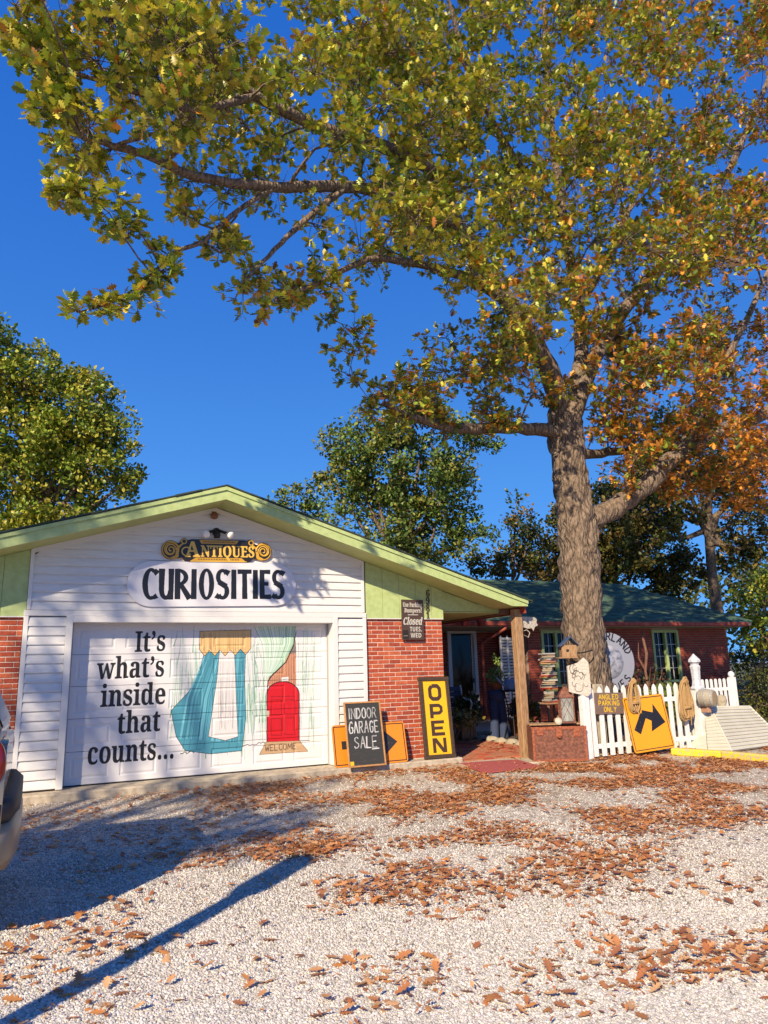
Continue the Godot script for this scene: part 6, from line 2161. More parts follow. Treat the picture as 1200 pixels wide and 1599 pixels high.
func build_vehicle_and_post() -> void:
	rng.seed = 200
	# rear at x = -2.38, facing away to the left; near side towards the camera
	var v := thing("parked_suv", "tan metallic sport utility vehicle parked beside the garage, only its rear corner showing", "car", Vector3(-2.38, 0, 4.74))
	var paint := mat("tan_metallic", lin(0.36, 0.27, 0.17), 0.3)
	paint.metallic = 0.5
	paint.clearcoat_enabled = true
	paint.clearcoat = 0.8
	paint.clearcoat_roughness = 0.08
	var blackp := mat("black_plastic", lin(0.02, 0.021, 0.024), 0.55)
	var hw := 0.93
	var ring := func(x: float, y0: float, y1: float, w0: float, w1: float) -> Array:
		# a rounded cross-section in the y-z plane, seen from +x anticlockwise
		var out := []
		for q in [[1.0, 0.0], [1.0, 0.45], [0.985, 0.8], [0.9, 0.97], [0.6, 1.0], [-0.6, 1.0], [-0.9, 0.97], [-0.985, 0.8], [-1.0, 0.45], [-1.0, 0.0], [-0.9, -0.04], [0.9, -0.04]]:
			out.append(Vector3(x, lerpf(y0, y1, q[1]), q[0] * lerpf(w0, w1, clampf(q[1], 0, 1))))
		return out
	var st := mb()
	loft(st, [ring.call(-4.62, 0.42, 0.78, hw * 0.72, hw * 0.7), ring.call(-4.5, 0.34, 0.92, hw * 0.9, hw * 0.86), ring.call(-4.2, 0.3, 1.0, hw, hw * 0.93), ring.call(-3.3, 0.28, 1.08, hw, hw * 0.96), ring.call(-2.0, 0.28, 1.1, hw, hw * 0.97), ring.call(-0.6, 0.3, 1.12, hw, hw * 0.97), ring.call(-0.12, 0.42, 1.14, hw * 0.99, hw * 0.96), ring.call(-0.02, 0.5, 1.12, hw * 0.95, hw * 0.92)])
	put("body", st, paint, v)
	st = mb()
	loft(st, [ring.call(-3.35, 1.06, 1.1, hw * 0.9, hw * 0.88), ring.call(-2.55, 1.06, 1.66, hw * 0.93, hw * 0.72), ring.call(-1.8, 1.06, 1.76, hw * 0.94, hw * 0.76), ring.call(-0.6, 1.06, 1.77, hw * 0.94, hw * 0.76), ring.call(-0.28, 1.06, 1.72, hw * 0.93, hw * 0.74), ring.call(-0.06, 1.06, 1.2, hw * 0.91, hw * 0.88)])
	put("cabin", st, paint, v)
	var gl: Material = mats["window_glass"]
	for s in [-1, 1]:
		st = mb()
		for q in [[-2.55, -1.75], [-1.68, -0.85], [-0.78, -0.4]]:
			var z0: float = s * (hw * 0.935 + 0.004)
			var z1: float = s * (hw * 0.80 + 0.02)
			var p := [Vector3(q[0], 1.14, z0), Vector3(q[1], 1.14, z0), Vector3(q[1] - 0.04, 1.58, z1), Vector3(q[0] + (0.2 if q[0] < -2 else 0.0), 1.58, z1)]
			if s < 0:
				p = [p[1], p[0], p[3], p[2]]
			quad(st, p[0], p[1], p[2], p[3])
		put("side_window", st, gl, v)
	st = mb()
	quad(st, Vector3(-0.05, 1.2, 0.7), Vector3(-0.05, 1.2, -0.7), Vector3(-0.24, 1.62, -0.6), Vector3(-0.24, 1.62, 0.6))
	put("rear_window", st, gl, v)
	# bumper wrapping the corner, with a dark step on top
	var bar := func(y0: float, y1: float, grow: float) -> SurfaceTool:
		var b := mb()
		var path := [Vector2(-0.75, hw + 0.01), Vector2(-0.25, hw + 0.015), Vector2(-0.06, hw - 0.03), Vector2(0.03, hw - 0.14), Vector2(0.06, hw - 0.4), Vector2(0.065, 0.0), Vector2(0.06, -hw + 0.4), Vector2(0.03, -hw + 0.14), Vector2(-0.06, -hw + 0.03), Vector2(-0.25, -hw - 0.015), Vector2(-0.75, -hw - 0.01)]
		var secs := []
		for i in path.size():
			var d: Vector2 = (path[mini(i + 1, path.size() - 1)] - path[maxi(i - 1, 0)]).normalized()
			var nn := Vector2(-d.y, d.x)
			var p: Vector2 = path[i] + nn * grow
			var q: Vector2 = path[i] - nn * 0.1
			var m: Vector2 = path[i] + nn * (grow - 0.03)
			secs.append([Vector3(q.x, y0, q.y), Vector3(m.x, y0, m.y), Vector3(p.x, lerpf(y0, y1, 0.25), p.y), Vector3(p.x, lerpf(y0, y1, 0.8), p.y), Vector3(m.x, y1, m.y), Vector3(q.x, y1, q.y)])
		loft(b, secs)
		return b
	put("bumper", bar.call(0.40, 0.66, 0.02), mat("bumper_tan", lin(0.30, 0.23, 0.15), 0.35), v)
	put("bumper_step", bar.call(0.66, 0.80, 0.012), blackp, v)
	# lamp clusters
	for s in [-1, 1]:
		st = mb()
		blob(st, Vector3(-0.10, 1.0, s * (hw - 0.085)), Vector3(0.085, 0.15, 0.06), 0.0, 14, 10)
		var lm := mat("red_lens", lin(0.32, 0.015, 0.012), 0.08)
		put("tail_lamp", st, lm, v)
		st = mb()
		blob(st, Vector3(-0.10, 0.86, s * (hw - 0.1)), Vector3(0.08, 0.05, 0.055), 0.0, 14, 10)
		put("reverse_lamp", st, mat("clear_lens", lin(0.62, 0.58, 0.52), 0.08), v)
	for x in [-3.75, -0.95]:
		for s in [-1, 1]:
			var wh := Node3D.new()
			wh.name = "wheel"
			v.add_child(wh, true)
			wh.position = Vector3(x, 0.36, s * (hw - 0.12))
			st = mb()
			lathe(st, Vector3.ZERO, [[0.22, -0.11], [0.34, -0.11], [0.36, -0.08], [0.36, 0.08], [0.34, 0.11], [0.22, 0.11]], 28, Basis(Vector3.RIGHT, PI / 2))
			put("tyre", st, mats["black_rubber"], wh)
			st = mb()
			lathe(st, Vector3.ZERO, [[0.0, -0.07], [0.2, -0.07], [0.225, -0.1], [0.225, 0.1], [0.2, 0.07], [0.0, 0.07]], 20, Basis(Vector3.RIGHT, PI / 2))
			var rim := mat("alloy", lin(0.45, 0.45, 0.45), 0.35)
			rim.metallic = 0.8
			put("rim", st, rim, wh)
	# post with a box-shaped lantern, standing behind the photographer's left shoulder
	var tip := at_y(478, 1336, 0.0)
	var hh := 3.3
	var base := tip - SUN_TRAVEL * (hh / 0.88)
	var p := thing("lamp_post", "square timber lamp post with a boxy head beside the drive", "lamp post", Vector3(base.x, 0, base.z))
	bx("post", Vector3(0, 1.35, 0), Vector3(0.115, 2.7, 0.115), mats["weathered_wood"], p)
	bx("collar", Vector3(0, 2.68, 0), Vector3(0.17, 0.06, 0.17), mats["weathered_wood"], p)
	bx("lamp_head", Vector3(0, 2.98, 0), Vector3(0.2, 0.52, 0.2), mats["black_metal"], p)
	st = mb()
	lathe(st, Vector3(0, 3.24, 0), [[0.16, 0.0], [0.05, 0.08], [0.0, 0.1]], 4, Basis(Vector3.UP, PI / 4), false)
	put("cap", st, mats["black_metal"], p)

# ---------- trees

# lobed oak leaf along +y from its stalk, in the x-y plane, folded along the midrib and curled
func oak_leaf(fold: float, curl: float) -> ArrayMesh:
	var st := mb()
	st.set_smooth_group(1)
	var prof := [[0.0, 0.008], [0.14, 0.012], [0.22, 0.15], [0.31, 0.07], [0.42, 0.27], [0.51, 0.11], [0.63, 0.33], [0.72, 0.12], [0.83, 0.2], [0.9, 0.08], [1.0, 0.0]]
	var mid := func(y: float) -> Vector3:
		return Vector3(0, y - curl * 0.25 * y * y, curl * y * y)
	for i in prof.size() - 1:
		var a: Vector3 = mid.call(prof[i][0])
		var b: Vector3 = mid.call(prof[i + 1][0])
		for s in [-1, 1]:
			var c: Vector3 = b + Vector3(s * prof[i + 1][1], 0.02, prof[i + 1][1] * fold)
			var d: Vector3 = a + Vector3(s * prof[i][1], 0.02, prof[i][1] * fold)
			if s > 0:
				tri(st, a, b, c)
				tri(st, a, c, d)
			else:
				tri(st, a, c, b)
				tri(st, a, d, c)
	return done(st)

func smooth_path(pts: Array, per := 4, jitter := 0.0) -> Array:
	var out := []
	for i in pts.size() - 1:
		var p0: Vector3 = pts[maxi(i - 1, 0)]
		var p1: Vector3 = pts[i]
		var p2: Vector3 = pts[i + 1]
		var p3: Vector3 = pts[mini(i + 2, pts.size() - 1)]
		for k in per:
			var t := float(k) / per
			var q := p1.cubic_interpolate(p2, p0, p3, t)
			if jitter > 0.0 and (i > 0 or k > 0):
				q += Vector3(rng.randf_range(-1, 1), rng.randf_range(-1, 1), rng.randf_range(-1, 1)) * jitter
			out.append(q)
	out.append(pts[-1])
	return out

func bark() -> StandardMaterial3D:
	if not mats.has("bark"):
		var n := noise(0.018, FastNoiseLite.TYPE_SIMPLEX, 5, 301)
		n.fractal_type = FastNoiseLite.FRACTAL_RIDGED
		pmat("bark", noise_tex(n, [[0.0, 0.36, 0.27, 0.185], [0.4, 0.24, 0.175, 0.12], [0.7, 0.10, 0.07, 0.047], [1.0, 0.035, 0.024, 0.016]], 512), Vector3(0.95, 0.26, 0.95), 0.95, grey_tex(n, 512), -6.0)
	return mats["bark"]

func limb(st: SurfaceTool, pix: Array, r0: float, r1: float, nodes: Array, sides := 9) -> void:
	# pix: rows of picture x, picture y, distance z; nodes collects [point, radius]
	var pts := []
	for q in pix:
		pts.append(at_z(q[0], q[1], q[2]))
	var path := smooth_path(pts, 5, r1 * 0.4)
	var rr := []
	for i in path.size():
		var k := float(i) / (path.size() - 1)
		rr.append(lerpf(r0, r1, pow(k, 0.8)))
		nodes.append([path[i], rr[-1]])
	tube(st, path, rr, sides, true, true, 0.12)

func leaf_tone(kind: int) -> Color:
	var t: Array
	match kind:
		0: t = [0.16, 0.225, 0.032]
		1: t = [0.30, 0.335, 0.042]
		2: t = [0.50, 0.42, 0.055]
		3: t = [0.58, 0.25, 0.035]
		4: t = [0.36, 0.15, 0.04]
		_: t = [0.085, 0.125, 0.03]
	var v := rng.randf_range(0.55, 1.7)
	return Color(t[0] * v, t[1] * v * rng.randf_range(0.92, 1.08), t[2] * v)

func build_oak() -> void:
	rng.seed = 501
	var t := thing("oak_tree", "huge spreading oak with yellow green and orange leaves rising behind the picket fence", "tree", Vector3.ZERO)
	var nodes := []
	var st := mb()
	# bole with flared foot
	var bole := []
	var br := []
	for q in [[927, 1172, 0.55], [926, 1150, 0.46], [924, 1100, 0.40], [918, 1040, 0.37], [911, 980, 0.36], [906, 900, 0.36], [903, 840, 0.37], [896, 780, 0.34], [888, 715, 0.33], [882, 660, 0.33], [884, 630, 0.26]]:
		bole.append(at_z(q[0], q[1], 0.1))
		br.append(q[2])
	bole[0].y = -0.1
	var path := smooth_path(bole, 8, 0.006)
	var rr := []
	for i in path.size():
		var k := i / 8.0
		var j := mini(int(k), br.size() - 2)
		rr.append(lerpf(br[j], br[j + 1], k - j) if k < br.size() - 1 else br[-1])
	tube(st, path, rr, 36, true, true, 0.16)
	put("trunk", st, bark(), t)
	st = mb()
	limb(st, [[884, 665, 0.1], [862, 590, 0.2], [815, 505, 0.4], [765, 430, 0.6], [712, 345, 0.9], [662, 240, 1.3], [625, 130, 1.6], [600, 0, 1.8], [585, -120, 2.0]], 0.23, 0.06, nodes, 12)
	limb(st, [[872, 676, 0.1], [810, 668, 0.25], [730, 670, 0.5], [650, 655, 0.8], [600, 630, 1.0]], 0.15, 0.05, nodes, 10)
	limb(st, [[905, 825, 0.1], [950, 800, 0.25], [1000, 762, 0.5], [1060, 712, 0.8], [1130, 672, 1.1], [1210, 640, 1.4], [1320, 590, 1.6]], 0.24, 0.11, nodes, 12)
	limb(st, [[886, 650, 0.1], [905, 585, -0.2], [905, 480, -0.6], [880, 340, -1.0], [858, 170, -1.2], [850, 0, -1.3], [845, -150, -1.3]], 0.2, 0.05, nodes, 11)
	limb(st, [[892, 655, 0.1], [930, 560, -0.1], [985, 470, -0.2], [1060, 385, 0.0], [1125, 290, 0.2], [1190, 150, 0.4], [1240, 0, 0.4]], 0.19, 0.05, nodes, 11)
	limb(st, [[898, 712, 0.1], [950, 706, -0.4], [1010, 700, -0.9], [1080, 690, -1.4]], 0.12, 0.05, nodes, 9)
	limb(st, [[790, 468, 0.5], [720, 430, 0.9], [640, 410, 1.3], [575, 405, 1.6], [500, 440, 2.0], [430, 470, 2.2]], 0.1, 0.025, nodes, 8)
	limb(st, [[722, 360, 0.85], [640, 310, 1.3], [540, 292, 1.8], [430, 292, 2.3], [320, 278, 2.8], [220, 240, 3.3], [130, 215, 3.6]], 0.13, 0.03, nodes, 9)
	limb(st, [[672, 262, 1.25], [590, 225, 1.8], [490, 195, 2.3], [400, 150, 2.7], [300, 75, 3.1], [210, 0, 3.4], [120, -80, 3.6]], 0.12, 0.03, nodes, 9)
	limb(st, [[430, 292, 2.3], [370, 330, 2.6], [320, 375, 2.8], [270, 395, 2.9], [245, 420, 2.95], [190, 465, 3.0], [125, 487, 3.05]], 0.045, 0.008, nodes, 6)
	limb(st, [[540, 292, 1.8], [470, 350, 2.2], [420, 400, 2.5], [380, 440, 2.7]], 0.06, 0.015, nodes, 7)
	limb(st, [[400, 150, 2.7], [300, 170, 3.2], [200, 140, 3.6], [110, 110, 3.9]], 0.06, 0.02, nodes, 7)
	limb(st, [[905, 480, -0.6], [960, 380, -0.8], [1010, 250, -1.0], [1040, 100, -1.0]], 0.1, 0.04, nodes, 8)
	limb(st, [[880, 340, -1.0], [800, 240, -0.6], [740, 130, -0.2], [700, 0, 0.2]], 0.1, 0.04, nodes, 8)
	limb(st, [[1060, 712, 0.8], [1120, 590, 0.9], [1180, 470, 1.1], [1230, 350, 1.2]], 0.11, 0.04, nodes, 8)
	limb(st, [[1060, 385, 0.0], [1130, 400, 0.6], [1210, 420, 1.0], [1300, 400, 1.2]], 0.08, 0.03, nodes, 8)
	put("limb", st, bark(), t)
	# leafy sprays spread through the crown
	var out := PackedVector2Array()
	for q in [[-60, -330], [-30, -60], [5, 10], [40, 70], [50, 130], [85, 215], [85, 285], [140, 315], [200, 345], [270, 340], [330, 385], [372, 430], [372, 465], [415, 488], [480, 470], [525, 500], [548, 540], [540, 590], [600, 595], [580, 640], [640, 668], [760, 690], [850, 640], [900, 640], [935, 715], [1000, 780], [1090, 800], [1200, 800], [1330, 790], [1450, 500], [1450, -330]]:
		out.append(Vector2(q[0], q[1]))
	var gaps := [[690, 500, 75], [585, 470, 45], [775, 90, 34], [920, 100, 30], [330, 235, 46], [240, 275, 46], [190, 200, 36], [400, 80, 36], [120, 60, 30], [860, 560, 40], [1010, 520, 30], [150, 150, 34], [470, 60, 34], [1170, 260, 36], [520, 400, 28], [620, 440, 36], [1040, 640, 34], [1160, 470, 40]]
	var hole := noise(0.010, FastNoiseLite.TYPE_SIMPLEX, 2, 17)
	var sprays := []
	var tries := 0
	while sprays.size() < 1020 and tries < 20000:
		tries += 1
		var p := Vector2(rng.randf_range(-60, 1450), rng.randf_range(-330, 810))
		if not Geometry2D.is_point_in_polygon(p, out):
			continue
		if p.y < -20 and rng.randf() < 0.55:
			continue
		if p.x < 620 and rng.randf() < 0.55:
			continue
		if p.x > 1210 and rng.randf() < 0.5:
			continue
		var miss := false
		for g in gaps:
			if p.distance_to(Vector2(g[0], g[1])) < g[2] * 1.15 and rng.randf() < 0.94:
				miss = true
		if miss or hole.get_noise_2d(p.x, p.y) < -0.3:
			continue
		var zc := lerpf(3.5, 0.4, clampf((p.x - 60.0) / 700.0, 0, 1))
		if p.x > 950:
			zc = lerpf(0.4, 1.2, (p.x - 950.0) / 400.0)
		# thin at the rim of the crown, deep in its middle
		var rim := 1e9
		for i in out.size():
			rim = minf(rim, Geometry2D.get_closest_point_to_segment(p, out[i], out[(i + 1) % out.size()]).distance_to(p))
		var deep := clampf(rim / 170.0, 0.25, 1.0)
		var z := zc + rng.randf_range(-2.9, 2.3) * deep
		sprays.append([at_z(p.x, p.y, z), rng.randf_range(0.34, 0.6) * clampf(rim / 60.0, 0.55, 1.0), p])
	for q in [[120, 487, 3.05, 0.16], [150, 482, 3.05, 0.15], [175, 470, 3.0, 0.17], [222, 465, 3.0, 0.2], [240, 440, 2.95, 0.2], [265, 400, 2.9, 0.2], [255, 425, 2.95, 0.16], [80, 305, 3.6, 0.22], [105, 300, 3.6, 0.2], [135, 305, 3.5, 0.2], [185, 355, 3.2, 0.24], [205, 350, 3.2, 0.2], [545, 585, 1.2, 0.22], [528, 545, 1.3, 0.2], [590, 640, 1.0, 0.28], [620, 660, 0.9, 0.3], [600, 610, 1.0, 0.3], [560, 545, 1.3, 0.28], [655, 640, 0.8, 0.35], [690, 655, 0.7, 0.3]]:
		sprays.append([at_z(q[0], q[1], q[2]), q[3], Vector2(q[0], q[1])])
	var br_st := mb()
	var xf := []
	var cols := PackedColorArray()
	# nearest sprays first, so that branches grow outwards and later ones fork from earlier ones
	for s in sprays:
		var best := 1e9
		for n in nodes:
			best = minf(best, s[0].distance_squared_to(n[0]))
		s.append(best)
	sprays.sort_custom(func(a, b): return a[3] < b[3])
	for s in sprays:
		var c: Vector3 = s[0]
		var bi := 0
		var bd := 1e9
		for i in nodes.size():
			var np: Vector3 = nodes[i][0]
			var d := c.distance_squared_to(np) + (0.6 if np.y > c.y else 0.0)
			if d < bd:
				bd = d
				bi = i
		var a: Vector3 = nodes[bi][0]
		var ra := minf(nodes[bi][1] * 0.7, 0.012 + 0.016 * sqrt(bd))
		var m := a.lerp(c, 0.5) + Vector3(rng.randf_range(-0.15, 0.15), rng.randf_range(-0.05, 0.2), rng.randf_range(-0.15, 0.15)) * sqrt(bd)
		var bp := smooth_path([a, m, c], 3, 0.015)
		var bb := []
		for i in bp.size():
			bb.append(lerpf(ra, 0.007, float(i) / (bp.size() - 1)))
			if i > 1 and bd > 0.3:
				nodes.append([bp[i], bb[-1]])
		tube(br_st, bp, bb, 5, true, false)
		# twigs of this spray, leaves bunched at their ends
		var kind_bias := rng.randf()
		var warm := 0.10 + 0.22 * clampf((s[2].x - 700.0) / 500.0, 0, 1) + 0.18 * clampf((s[2].y - 350.0) / 350.0, 0, 1)
		var r: float = s[1]
		var n_tw := int(3 + 17 * r / 0.5)
		for k in n_tw:
			var dir := Vector3(rng.randfn(), rng.randfn() * 0.7 + 0.1, rng.randfn()).normalized()
			var tip := c + dir * r * pow(rng.randf(), 0.4)
			var root: Vector3 = bp[rng.randi_range(bp.size() - 3, bp.size() - 1)]
			tube(br_st, [root, root.lerp(tip, 0.55) + Vector3(0, 0.03, 0), tip], [0.006, 0.0045, 0.003], 3, true, false)
			var tw_kind := rng.randf()
			for j in rng.randi_range(6, 10):
				var ld := (dir * 0.7 + Vector3(rng.randfn(), rng.randfn() - 0.25, rng.randfn()) * 0.75).normalized()
				var xx := ld.cross(Vector3(rng.randfn() * 0.4, 1.0, rng.randfn() * 0.4)).normalized()
				var zz := xx.cross(ld).normalized()
				var sz := rng.randf_range(0.095, 0.165)
				xf.append(Transform3D(Basis(xx * sz, ld * sz, zz * sz), tip + dir * rng.randf_range(-0.06, 0.02)))
				var kk := 0
				var u := rng.randf() * 0.55 + tw_kind * 0.3 + kind_bias * 0.15
				if u > 1.0 - warm * 1.5:
					kk = 3 if rng.randf() < 0.6 else 4
				elif u > 0.52:
					kk = 2
				elif u > 0.33:
					kk = 1
				elif u < 0.14:
					kk = 5
				cols.append(leaf_tone(kk))
	put("branch", br_st, bark(), t)
	scatter("crown", oak_leaf(0.25, 0.18), leaf_mat(), t, xf, cols)
	print("oak leaves ", xf.size())

# a whole tree farther off: trunk, boughs to each lobe, leaves in lumps
func far_tree(called: String, label: String, base: Vector3, trunk_r: float, lobes: Array, lumps: int, per: int, size: float, tones: Array, fork_y := 0.0, group := "") -> void:
	var t := thing(called, label, "tree", base * Vector3(1, 0, 1), 0.0, group)
	var o := t.position
	var st := mb()
	var c := Vector3.ZERO
	var low := 1e9
	for l in lobes:
		c += l[0] / lobes.size()
		low = minf(low, l[0].y - l[1] * 0.6)
	var top := Vector3(c.x, c.y + 0.5, c.z) - o
	var fork := Vector3(top.x * 0.35, maxf(1.2, low * 0.75), top.z * 0.35)
	if fork_y > 0.0:
		fork = Vector3(top.x * 0.8, fork_y, top.z * 0.8)
	tube(st, smooth_path([Vector3(0, -0.1, 0), Vector3(0, 0.4, 0), fork, top], 4, trunk_r * 0.2), _taper(13, trunk_r * 1.3, trunk_r * 0.25), 10, true, true, 0.1)
	put("trunk", st, bark(), t)
	st = mb()
	var xf := []
	var cols := PackedColorArray()
	for l in lobes:
		var lc: Vector3 = l[0] - o
		var f := fork.lerp(top, rng.randf_range(0.0, 0.6))
		tube(st, smooth_path([f, f.lerp(lc, 0.5) + Vector3(0, -0.2, 0), lc], 4, 0.05), _taper(9, trunk_r * 0.5, 0.03), 6, true, false)
		var n := maxi(4, int(lumps * l[1] * l[1] / 4.0))
		for i in n:
			var d := Vector3(rng.randfn(), rng.randfn(), rng.randfn()).normalized()
			var rad: float = l[1] * pow(rng.randf(), 0.33) * rng.randf_range(0.8, 1.12)
			var lp := lc + d * rad * Vector3(1, 0.9, 1)
			var lr := rng.randf_range(0.3, 0.62)
			tube(st, [lc.lerp(lp, 0.35), lp], [0.03, 0.008], 4, true, false)
			var tn: Array = tones[rng.randi() % tones.size()]
			for k in per:
				var e := Vector3(rng.randfn(), rng.randfn() * 0.7, rng.randfn()).normalized() * lr * pow(rng.randf(), 0.4)
				var b := Basis.from_euler(Vector3(rng.randf_range(-1.4, 1.4), rng.randf() * TAU, rng.randf_range(-1.4, 1.4))).scaled(Vector3.ONE * size * rng.randf_range(0.65, 1.3))
				xf.append(Transform3D(b, lp + e))
				var tt: Array = tn if rng.randf() < 0.6 else tones[rng.randi() % tones.size()]
				var v := rng.randf_range(0.65, 1.35)
				cols.append(Color(tt[0] * v, tt[1] * v, tt[2] * v))
	put("bough", st, bark(), t)
	scatter("crown", leaf_simple(), leaf_mat(), t, xf, cols)

func _taper(n: int, r0: float, r1: float) -> Array:
	var out := []
	for i in n:
		out.append(lerpf(r0, r1, pow(float(i) / (n - 1), 0.7)))
	return out

func px_lobes(depth: float, rows: Array) -> Array:
	var out := []
	for q in rows:
		var d: float = depth + (q[3] if q.size() > 3 else 0.0)
		out.append([at_depth(q[0], q[1], d), q[2] * d / lens_f])
	return out

func build_trees() -> void:
	build_oak()
	rng.seed = 601
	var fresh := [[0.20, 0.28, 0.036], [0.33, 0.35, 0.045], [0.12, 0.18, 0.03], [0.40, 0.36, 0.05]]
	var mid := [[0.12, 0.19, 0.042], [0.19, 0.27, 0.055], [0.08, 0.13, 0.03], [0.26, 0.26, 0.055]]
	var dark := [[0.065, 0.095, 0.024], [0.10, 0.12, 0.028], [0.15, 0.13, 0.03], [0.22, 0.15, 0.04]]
	far_tree("maple_tree", "full green maple beyond the garage roof", at_depth(30, 900, 22.0), 0.3, px_lobes(22.0, [[40, 590, 64], [-60, 560, 110], [145, 640, 60], [20, 690, 100], [150, 720, 64], [90, 770, 88], [-90, 760, 130], [170, 690, 42], [120, 610, 36], [190, 760, 24], [60, 820, 70], [80, 680, 60]]), 62, 95, 0.15, fresh)
	far_tree("ash_tree", "blue green tree standing behind the middle of the garage roof", at_depth(640, 960, 25.0), 0.25, px_lobes(25.0, [[570, 700, 58], [540, 690, 34], [610, 740, 72], [660, 680, 60], [560, 780, 55], [620, 810, 66], [690, 790, 66], [705, 725, 52], [725, 840, 45], [740, 690, 40], [520, 745, 28], [650, 860, 50], [620, 670, 40]]), 52, 85, 0.15, mid)
	far_tree("young_tree", "small distant tree just showing above the garage roof slope", at_depth(470, 940, 34.0), 0.15, px_lobes(34.0, [[440, 785, 22], [480, 775, 26], [500, 800, 24], [420, 800, 18], [460, 810, 30]]), 30, 70, 0.18, mid)
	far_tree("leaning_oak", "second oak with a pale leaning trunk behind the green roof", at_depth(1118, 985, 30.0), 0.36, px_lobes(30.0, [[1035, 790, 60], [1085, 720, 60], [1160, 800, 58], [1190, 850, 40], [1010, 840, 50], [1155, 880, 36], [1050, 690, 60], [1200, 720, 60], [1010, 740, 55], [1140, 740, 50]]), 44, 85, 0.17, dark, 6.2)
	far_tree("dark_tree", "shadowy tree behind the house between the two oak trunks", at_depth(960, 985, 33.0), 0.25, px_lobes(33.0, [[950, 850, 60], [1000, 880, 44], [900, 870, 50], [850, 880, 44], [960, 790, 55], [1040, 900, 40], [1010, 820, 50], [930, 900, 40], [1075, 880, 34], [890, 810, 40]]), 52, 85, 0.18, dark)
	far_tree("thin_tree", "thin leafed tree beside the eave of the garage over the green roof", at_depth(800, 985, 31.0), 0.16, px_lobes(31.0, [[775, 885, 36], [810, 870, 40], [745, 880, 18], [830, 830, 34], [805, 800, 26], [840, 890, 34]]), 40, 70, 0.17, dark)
	far_tree("sunny_tree", "yellow green tree at the far end of the brick house", at_depth(1185, 1080, 23.5), 0.16, px_lobes(23.5, [[1178, 950, 30], [1215, 920, 50], [1165, 985, 22], [1200, 990, 34], [1240, 980, 50], [1190, 900, 22]]), 40, 95, 0.13, fresh)
	far_tree("round_shrub", "rounded dark shrub with a golden top beyond the back fence", at_depth(1185, 1120, 18.5), 0.07, px_lobes(18.5, [[1185, 1055, 30], [1180, 1085, 28], [1205, 1095, 30], [1172, 1110, 18]]), 90, 110, 0.07, [[0.05, 0.07, 0.016], [0.16, 0.15, 0.025], [0.08, 0.09, 0.02]])
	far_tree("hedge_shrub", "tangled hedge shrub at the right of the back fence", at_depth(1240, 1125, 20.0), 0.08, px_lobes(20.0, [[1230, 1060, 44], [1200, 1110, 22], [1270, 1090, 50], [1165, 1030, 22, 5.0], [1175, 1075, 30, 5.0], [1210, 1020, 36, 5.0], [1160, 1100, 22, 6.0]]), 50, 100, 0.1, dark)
	# a wooded edge behind everything, one mass
	var xf := []
	var cols := PackedColorArray()
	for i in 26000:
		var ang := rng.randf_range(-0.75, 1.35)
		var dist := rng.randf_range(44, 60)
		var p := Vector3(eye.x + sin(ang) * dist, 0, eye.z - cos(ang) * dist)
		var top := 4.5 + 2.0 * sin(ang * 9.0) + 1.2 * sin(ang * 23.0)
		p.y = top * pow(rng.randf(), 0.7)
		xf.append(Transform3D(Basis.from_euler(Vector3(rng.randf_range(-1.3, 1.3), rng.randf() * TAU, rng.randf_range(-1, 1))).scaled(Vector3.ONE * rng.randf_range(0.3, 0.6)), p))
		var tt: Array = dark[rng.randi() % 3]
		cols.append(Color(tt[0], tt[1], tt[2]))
	var wd := scatter("far_wood", leaf_simple(), leaf_mat(), null, xf, cols)
	tag(wd, "low dark line of woods far behind the house", "woods", "", "stuff")
	# tree standing out of view on the sunny side; its thin shade falls on the drive and the door
	var rows := []
	for q in [[-1.2, 0, 3.2, 11], [-0.8, 0, 3.5, 11.5], [-0.5, 0, 2.5, 10.5], [-1.6, 0, 2.3, 11], [-1.9, 0, 3.0, 10], [0.3, 0, 0.75, 12], [0.9, 0, 0.7, 12.4], [-0.3, 0, 0.8, 11.6], [-2.2, 1.5, 0.1, 13], [-2.2, 0.9, 0.1, 13.3], [-1.5, 1.0, 0, 13.8], [-3.0, 3.15, 0.6, 12.2], [-2.5, 3.3, 0.6, 12.6], [-2.0, 3.45, 0.6, 12.0], [-1.5, 3.6, 0.6, 12.8], [-0.2, 0, 3.3, 11.2], [0.1, 0, 2.9, 11.6]]:
		var s: Vector3 = Vector3(q[0], q[1], q[2]) - SUN_TRAVEL * q[3]
		rows.append([s, 0.55])
	far_tree("roadside_tree", "tall thin crowned tree beside the drive, seen only by its shade", Vector3(-12.6, 0, 13.6), 0.2, rows, 80, 26, 0.15, mid)

# ---------- leaves on the ground

func litter_density(p: Vector3, nz: FastNoiseLite) -> float:
	var d := 0.20
	# deep drift along the fence and the chest, thinning towards the drive
	d += 2.6 * clampf((p.x - 3.0) / 3.0, 0, 1) * clampf((4.4 - p.z) / 2.6, 0, 1)
	# streak running across the drive
	var line := p.z - (4.6 - 0.42 * (p.x + 1.0))
	d += 0.9 * exp(-line * line * 0.9) * clampf((p.x + 1.6) / 0.8, 0, 1)
	d += 0.75 * clampf((p.x + 1.0) / 2.0, 0, 1)
	var n := nz.get_noise_2d(p.x, p.z)
	return d * clampf(0.7 + n * 2.6, 0.04, 2.2) * 0.33

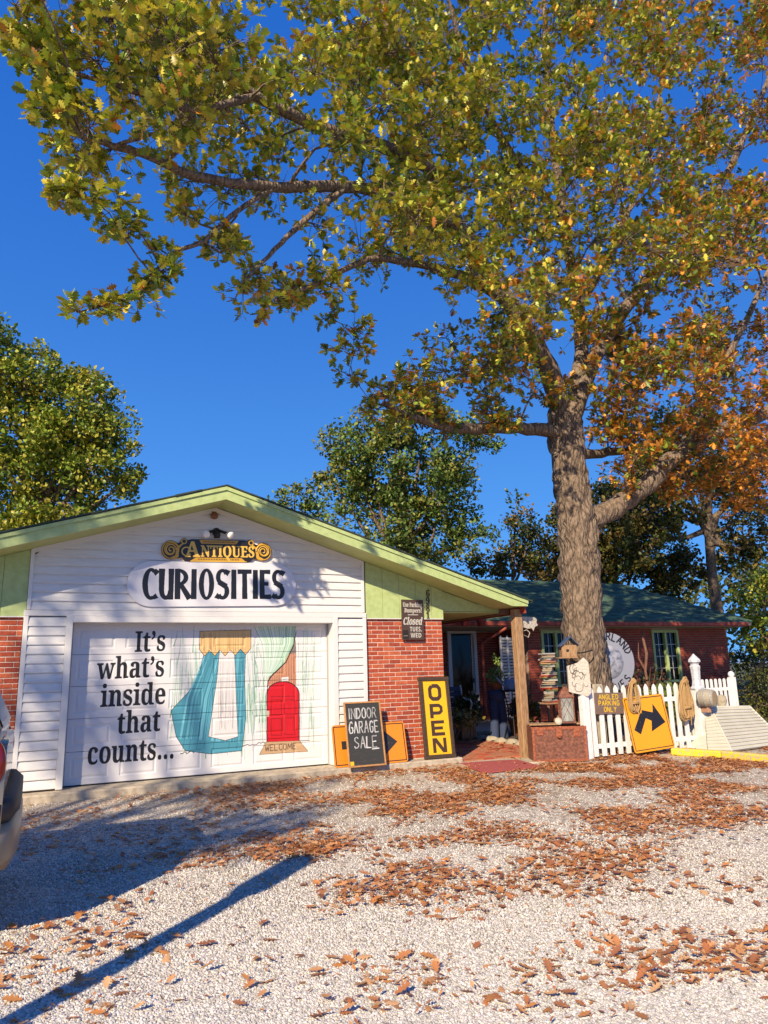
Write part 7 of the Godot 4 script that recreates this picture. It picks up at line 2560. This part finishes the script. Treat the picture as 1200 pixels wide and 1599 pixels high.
func build_leaf_litter() -> void:
	rng.seed = 701
	var nz := noise(0.55, FastNoiseLite.TYPE_SIMPLEX, 3, 71)
	var shapes := [oak_leaf(0.22, 0.12), oak_leaf(-0.15, -0.12), oak_leaf(0.4, 0.3)]
	var tones := [[0.48, 0.19, 0.065], [0.56, 0.27, 0.11], [0.40, 0.14, 0.048], [0.60, 0.34, 0.16], [0.54, 0.22, 0.06], [0.32, 0.12, 0.05]]
	var names := ["rusty brown", "tan", "dark rust", "pale straw coloured", "orange brown", "dark brown"]
	var all := []
	var tries := 0
	while all.size() < 21000 and tries < 150000:
		tries += 1
		var p := Vector3(rng.randf_range(-3.2, 10.5), 0, rng.randf_range(0.25, 8.2))
		if rng.randf() > litter_density(p, nz):
			continue
		if p.z < 1.15 and (p.x < 3.2 and p.z < 0.3):
			continue
		all.append(p)
	# leaves that blew onto path, roof and trunk lid
	for i in 260:
		all.append(Vector3(rng.randf_range(5.2, 6.3), 0.035, rng.randf_range(-2.6, 0.4)))
	for i in 700:
		all.append(Vector3(rng.randf_range(5.9, 9.6), 0.02, rng.randf_range(-0.6, 1.3)))
	var rows := []
	for p in all:
		var flat := Basis(Vector3.UP, rng.randf() * TAU) * Basis(Vector3.RIGHT, -PI / 2 + rng.randf_range(-0.16, 0.16)) * Basis(Vector3.UP, rng.randf_range(-0.25, 0.25) + (PI if rng.randf() < 0.5 else 0.0))
		var s := rng.randf_range(0.06, 0.115)
		rows.append([Transform3D(flat.scaled_local(Vector3.ONE * s), p + Vector3(0, rng.randf_range(0.001, 0.008), 0)), rng.randi() % 3, rng.randi() % 6, p.distance_squared_to(eye)])
	rows.sort_custom(func(a, b): return a[3] < b[3])
	var ms := []
	for i in 6:
		var m := mat("dry_leaf_%d" % i, lin(tones[i][0], tones[i][1], tones[i][2]), 0.75)
		m.backlight_enabled = true
		m.backlight = lin(0.3, 0.22, 0.12)
		m.cull_mode = BaseMaterial3D.CULL_DISABLED
		ms.append(m)
	var used := 0
	var xf := [[], [], []]
	var cols := [PackedColorArray(), PackedColorArray(), PackedColorArray()]
	for r in rows:
		var p: Vector3 = r[0].origin
		var seen := (p - eye).dot(cam_w) > 0.5
		if seen:
			var q := (p - eye) / (p - eye).dot(cam_w)
			var sx := 600.0 + lens_f * q.dot(cam_r)
			var sy := 799.5 - lens_f * q.dot(cam_u)
			seen = sx > -5 and sx < 1205 and sy < 1605
		if seen and used < 300:
			used += 1
			var o := part("fallen_leaf", shapes[r[1]], ms[r[2]], null, r[0])
			tag(o, names[r[2]] + " oak leaf lying loose on the open gravel of the drive", "leaf", "single fallen leaves on the drive")
		else:
			xf[r[1]].append(r[0])
			var t: Array = tones[r[2]]
			var v := rng.randf_range(0.75, 1.2)
			cols[r[1]].append(Color(t[0] * v, t[1] * v, t[2] * v))
	var dm := vmat("dry_leaves", 0.75)
	dm.backlight_enabled = true
	dm.backlight = lin(0.3, 0.22, 0.12)
	# all the rest as one object of one curled leaf shape
	var ax := []
	var ac := PackedColorArray()
	for i in 3:
		ax.append_array(xf[i])
		ac.append_array(cols[i])
	# torn scraps
	var n0 := ax.size()
	tries = 0
	while ax.size() < n0 + 42000 and tries < 400000:
		tries += 1
		var p := Vector3(rng.randf_range(-3.2, 10.5), rng.randf_range(0.004, 0.012), rng.randf_range(0.3, 8.4))
		if rng.randf() > litter_density(p, nz) * 1.3:
			continue
		var s := rng.randf_range(0.01, 0.045)
		ax.append(Transform3D(Basis.from_euler(Vector3(-PI / 2 + rng.randf_range(-0.7, 0.7), rng.randf() * TAU, rng.randf_range(-0.5, 0.5))).scaled(Vector3.ONE * s), p))
		var t: Array = tones[rng.randi() % 6]
		ac.append(Color(t[0] * 0.9, t[1] * 0.9, t[2] * 0.9))
	var lt := scatter("leaf_litter", shapes[0], dm, null, ax, ac)
	tag(lt, "brown oak leaves and scraps drifted over the gravel and along the fence", "leaves", "", "stuff")
	print("litter ", ax.size(), " single ", used)
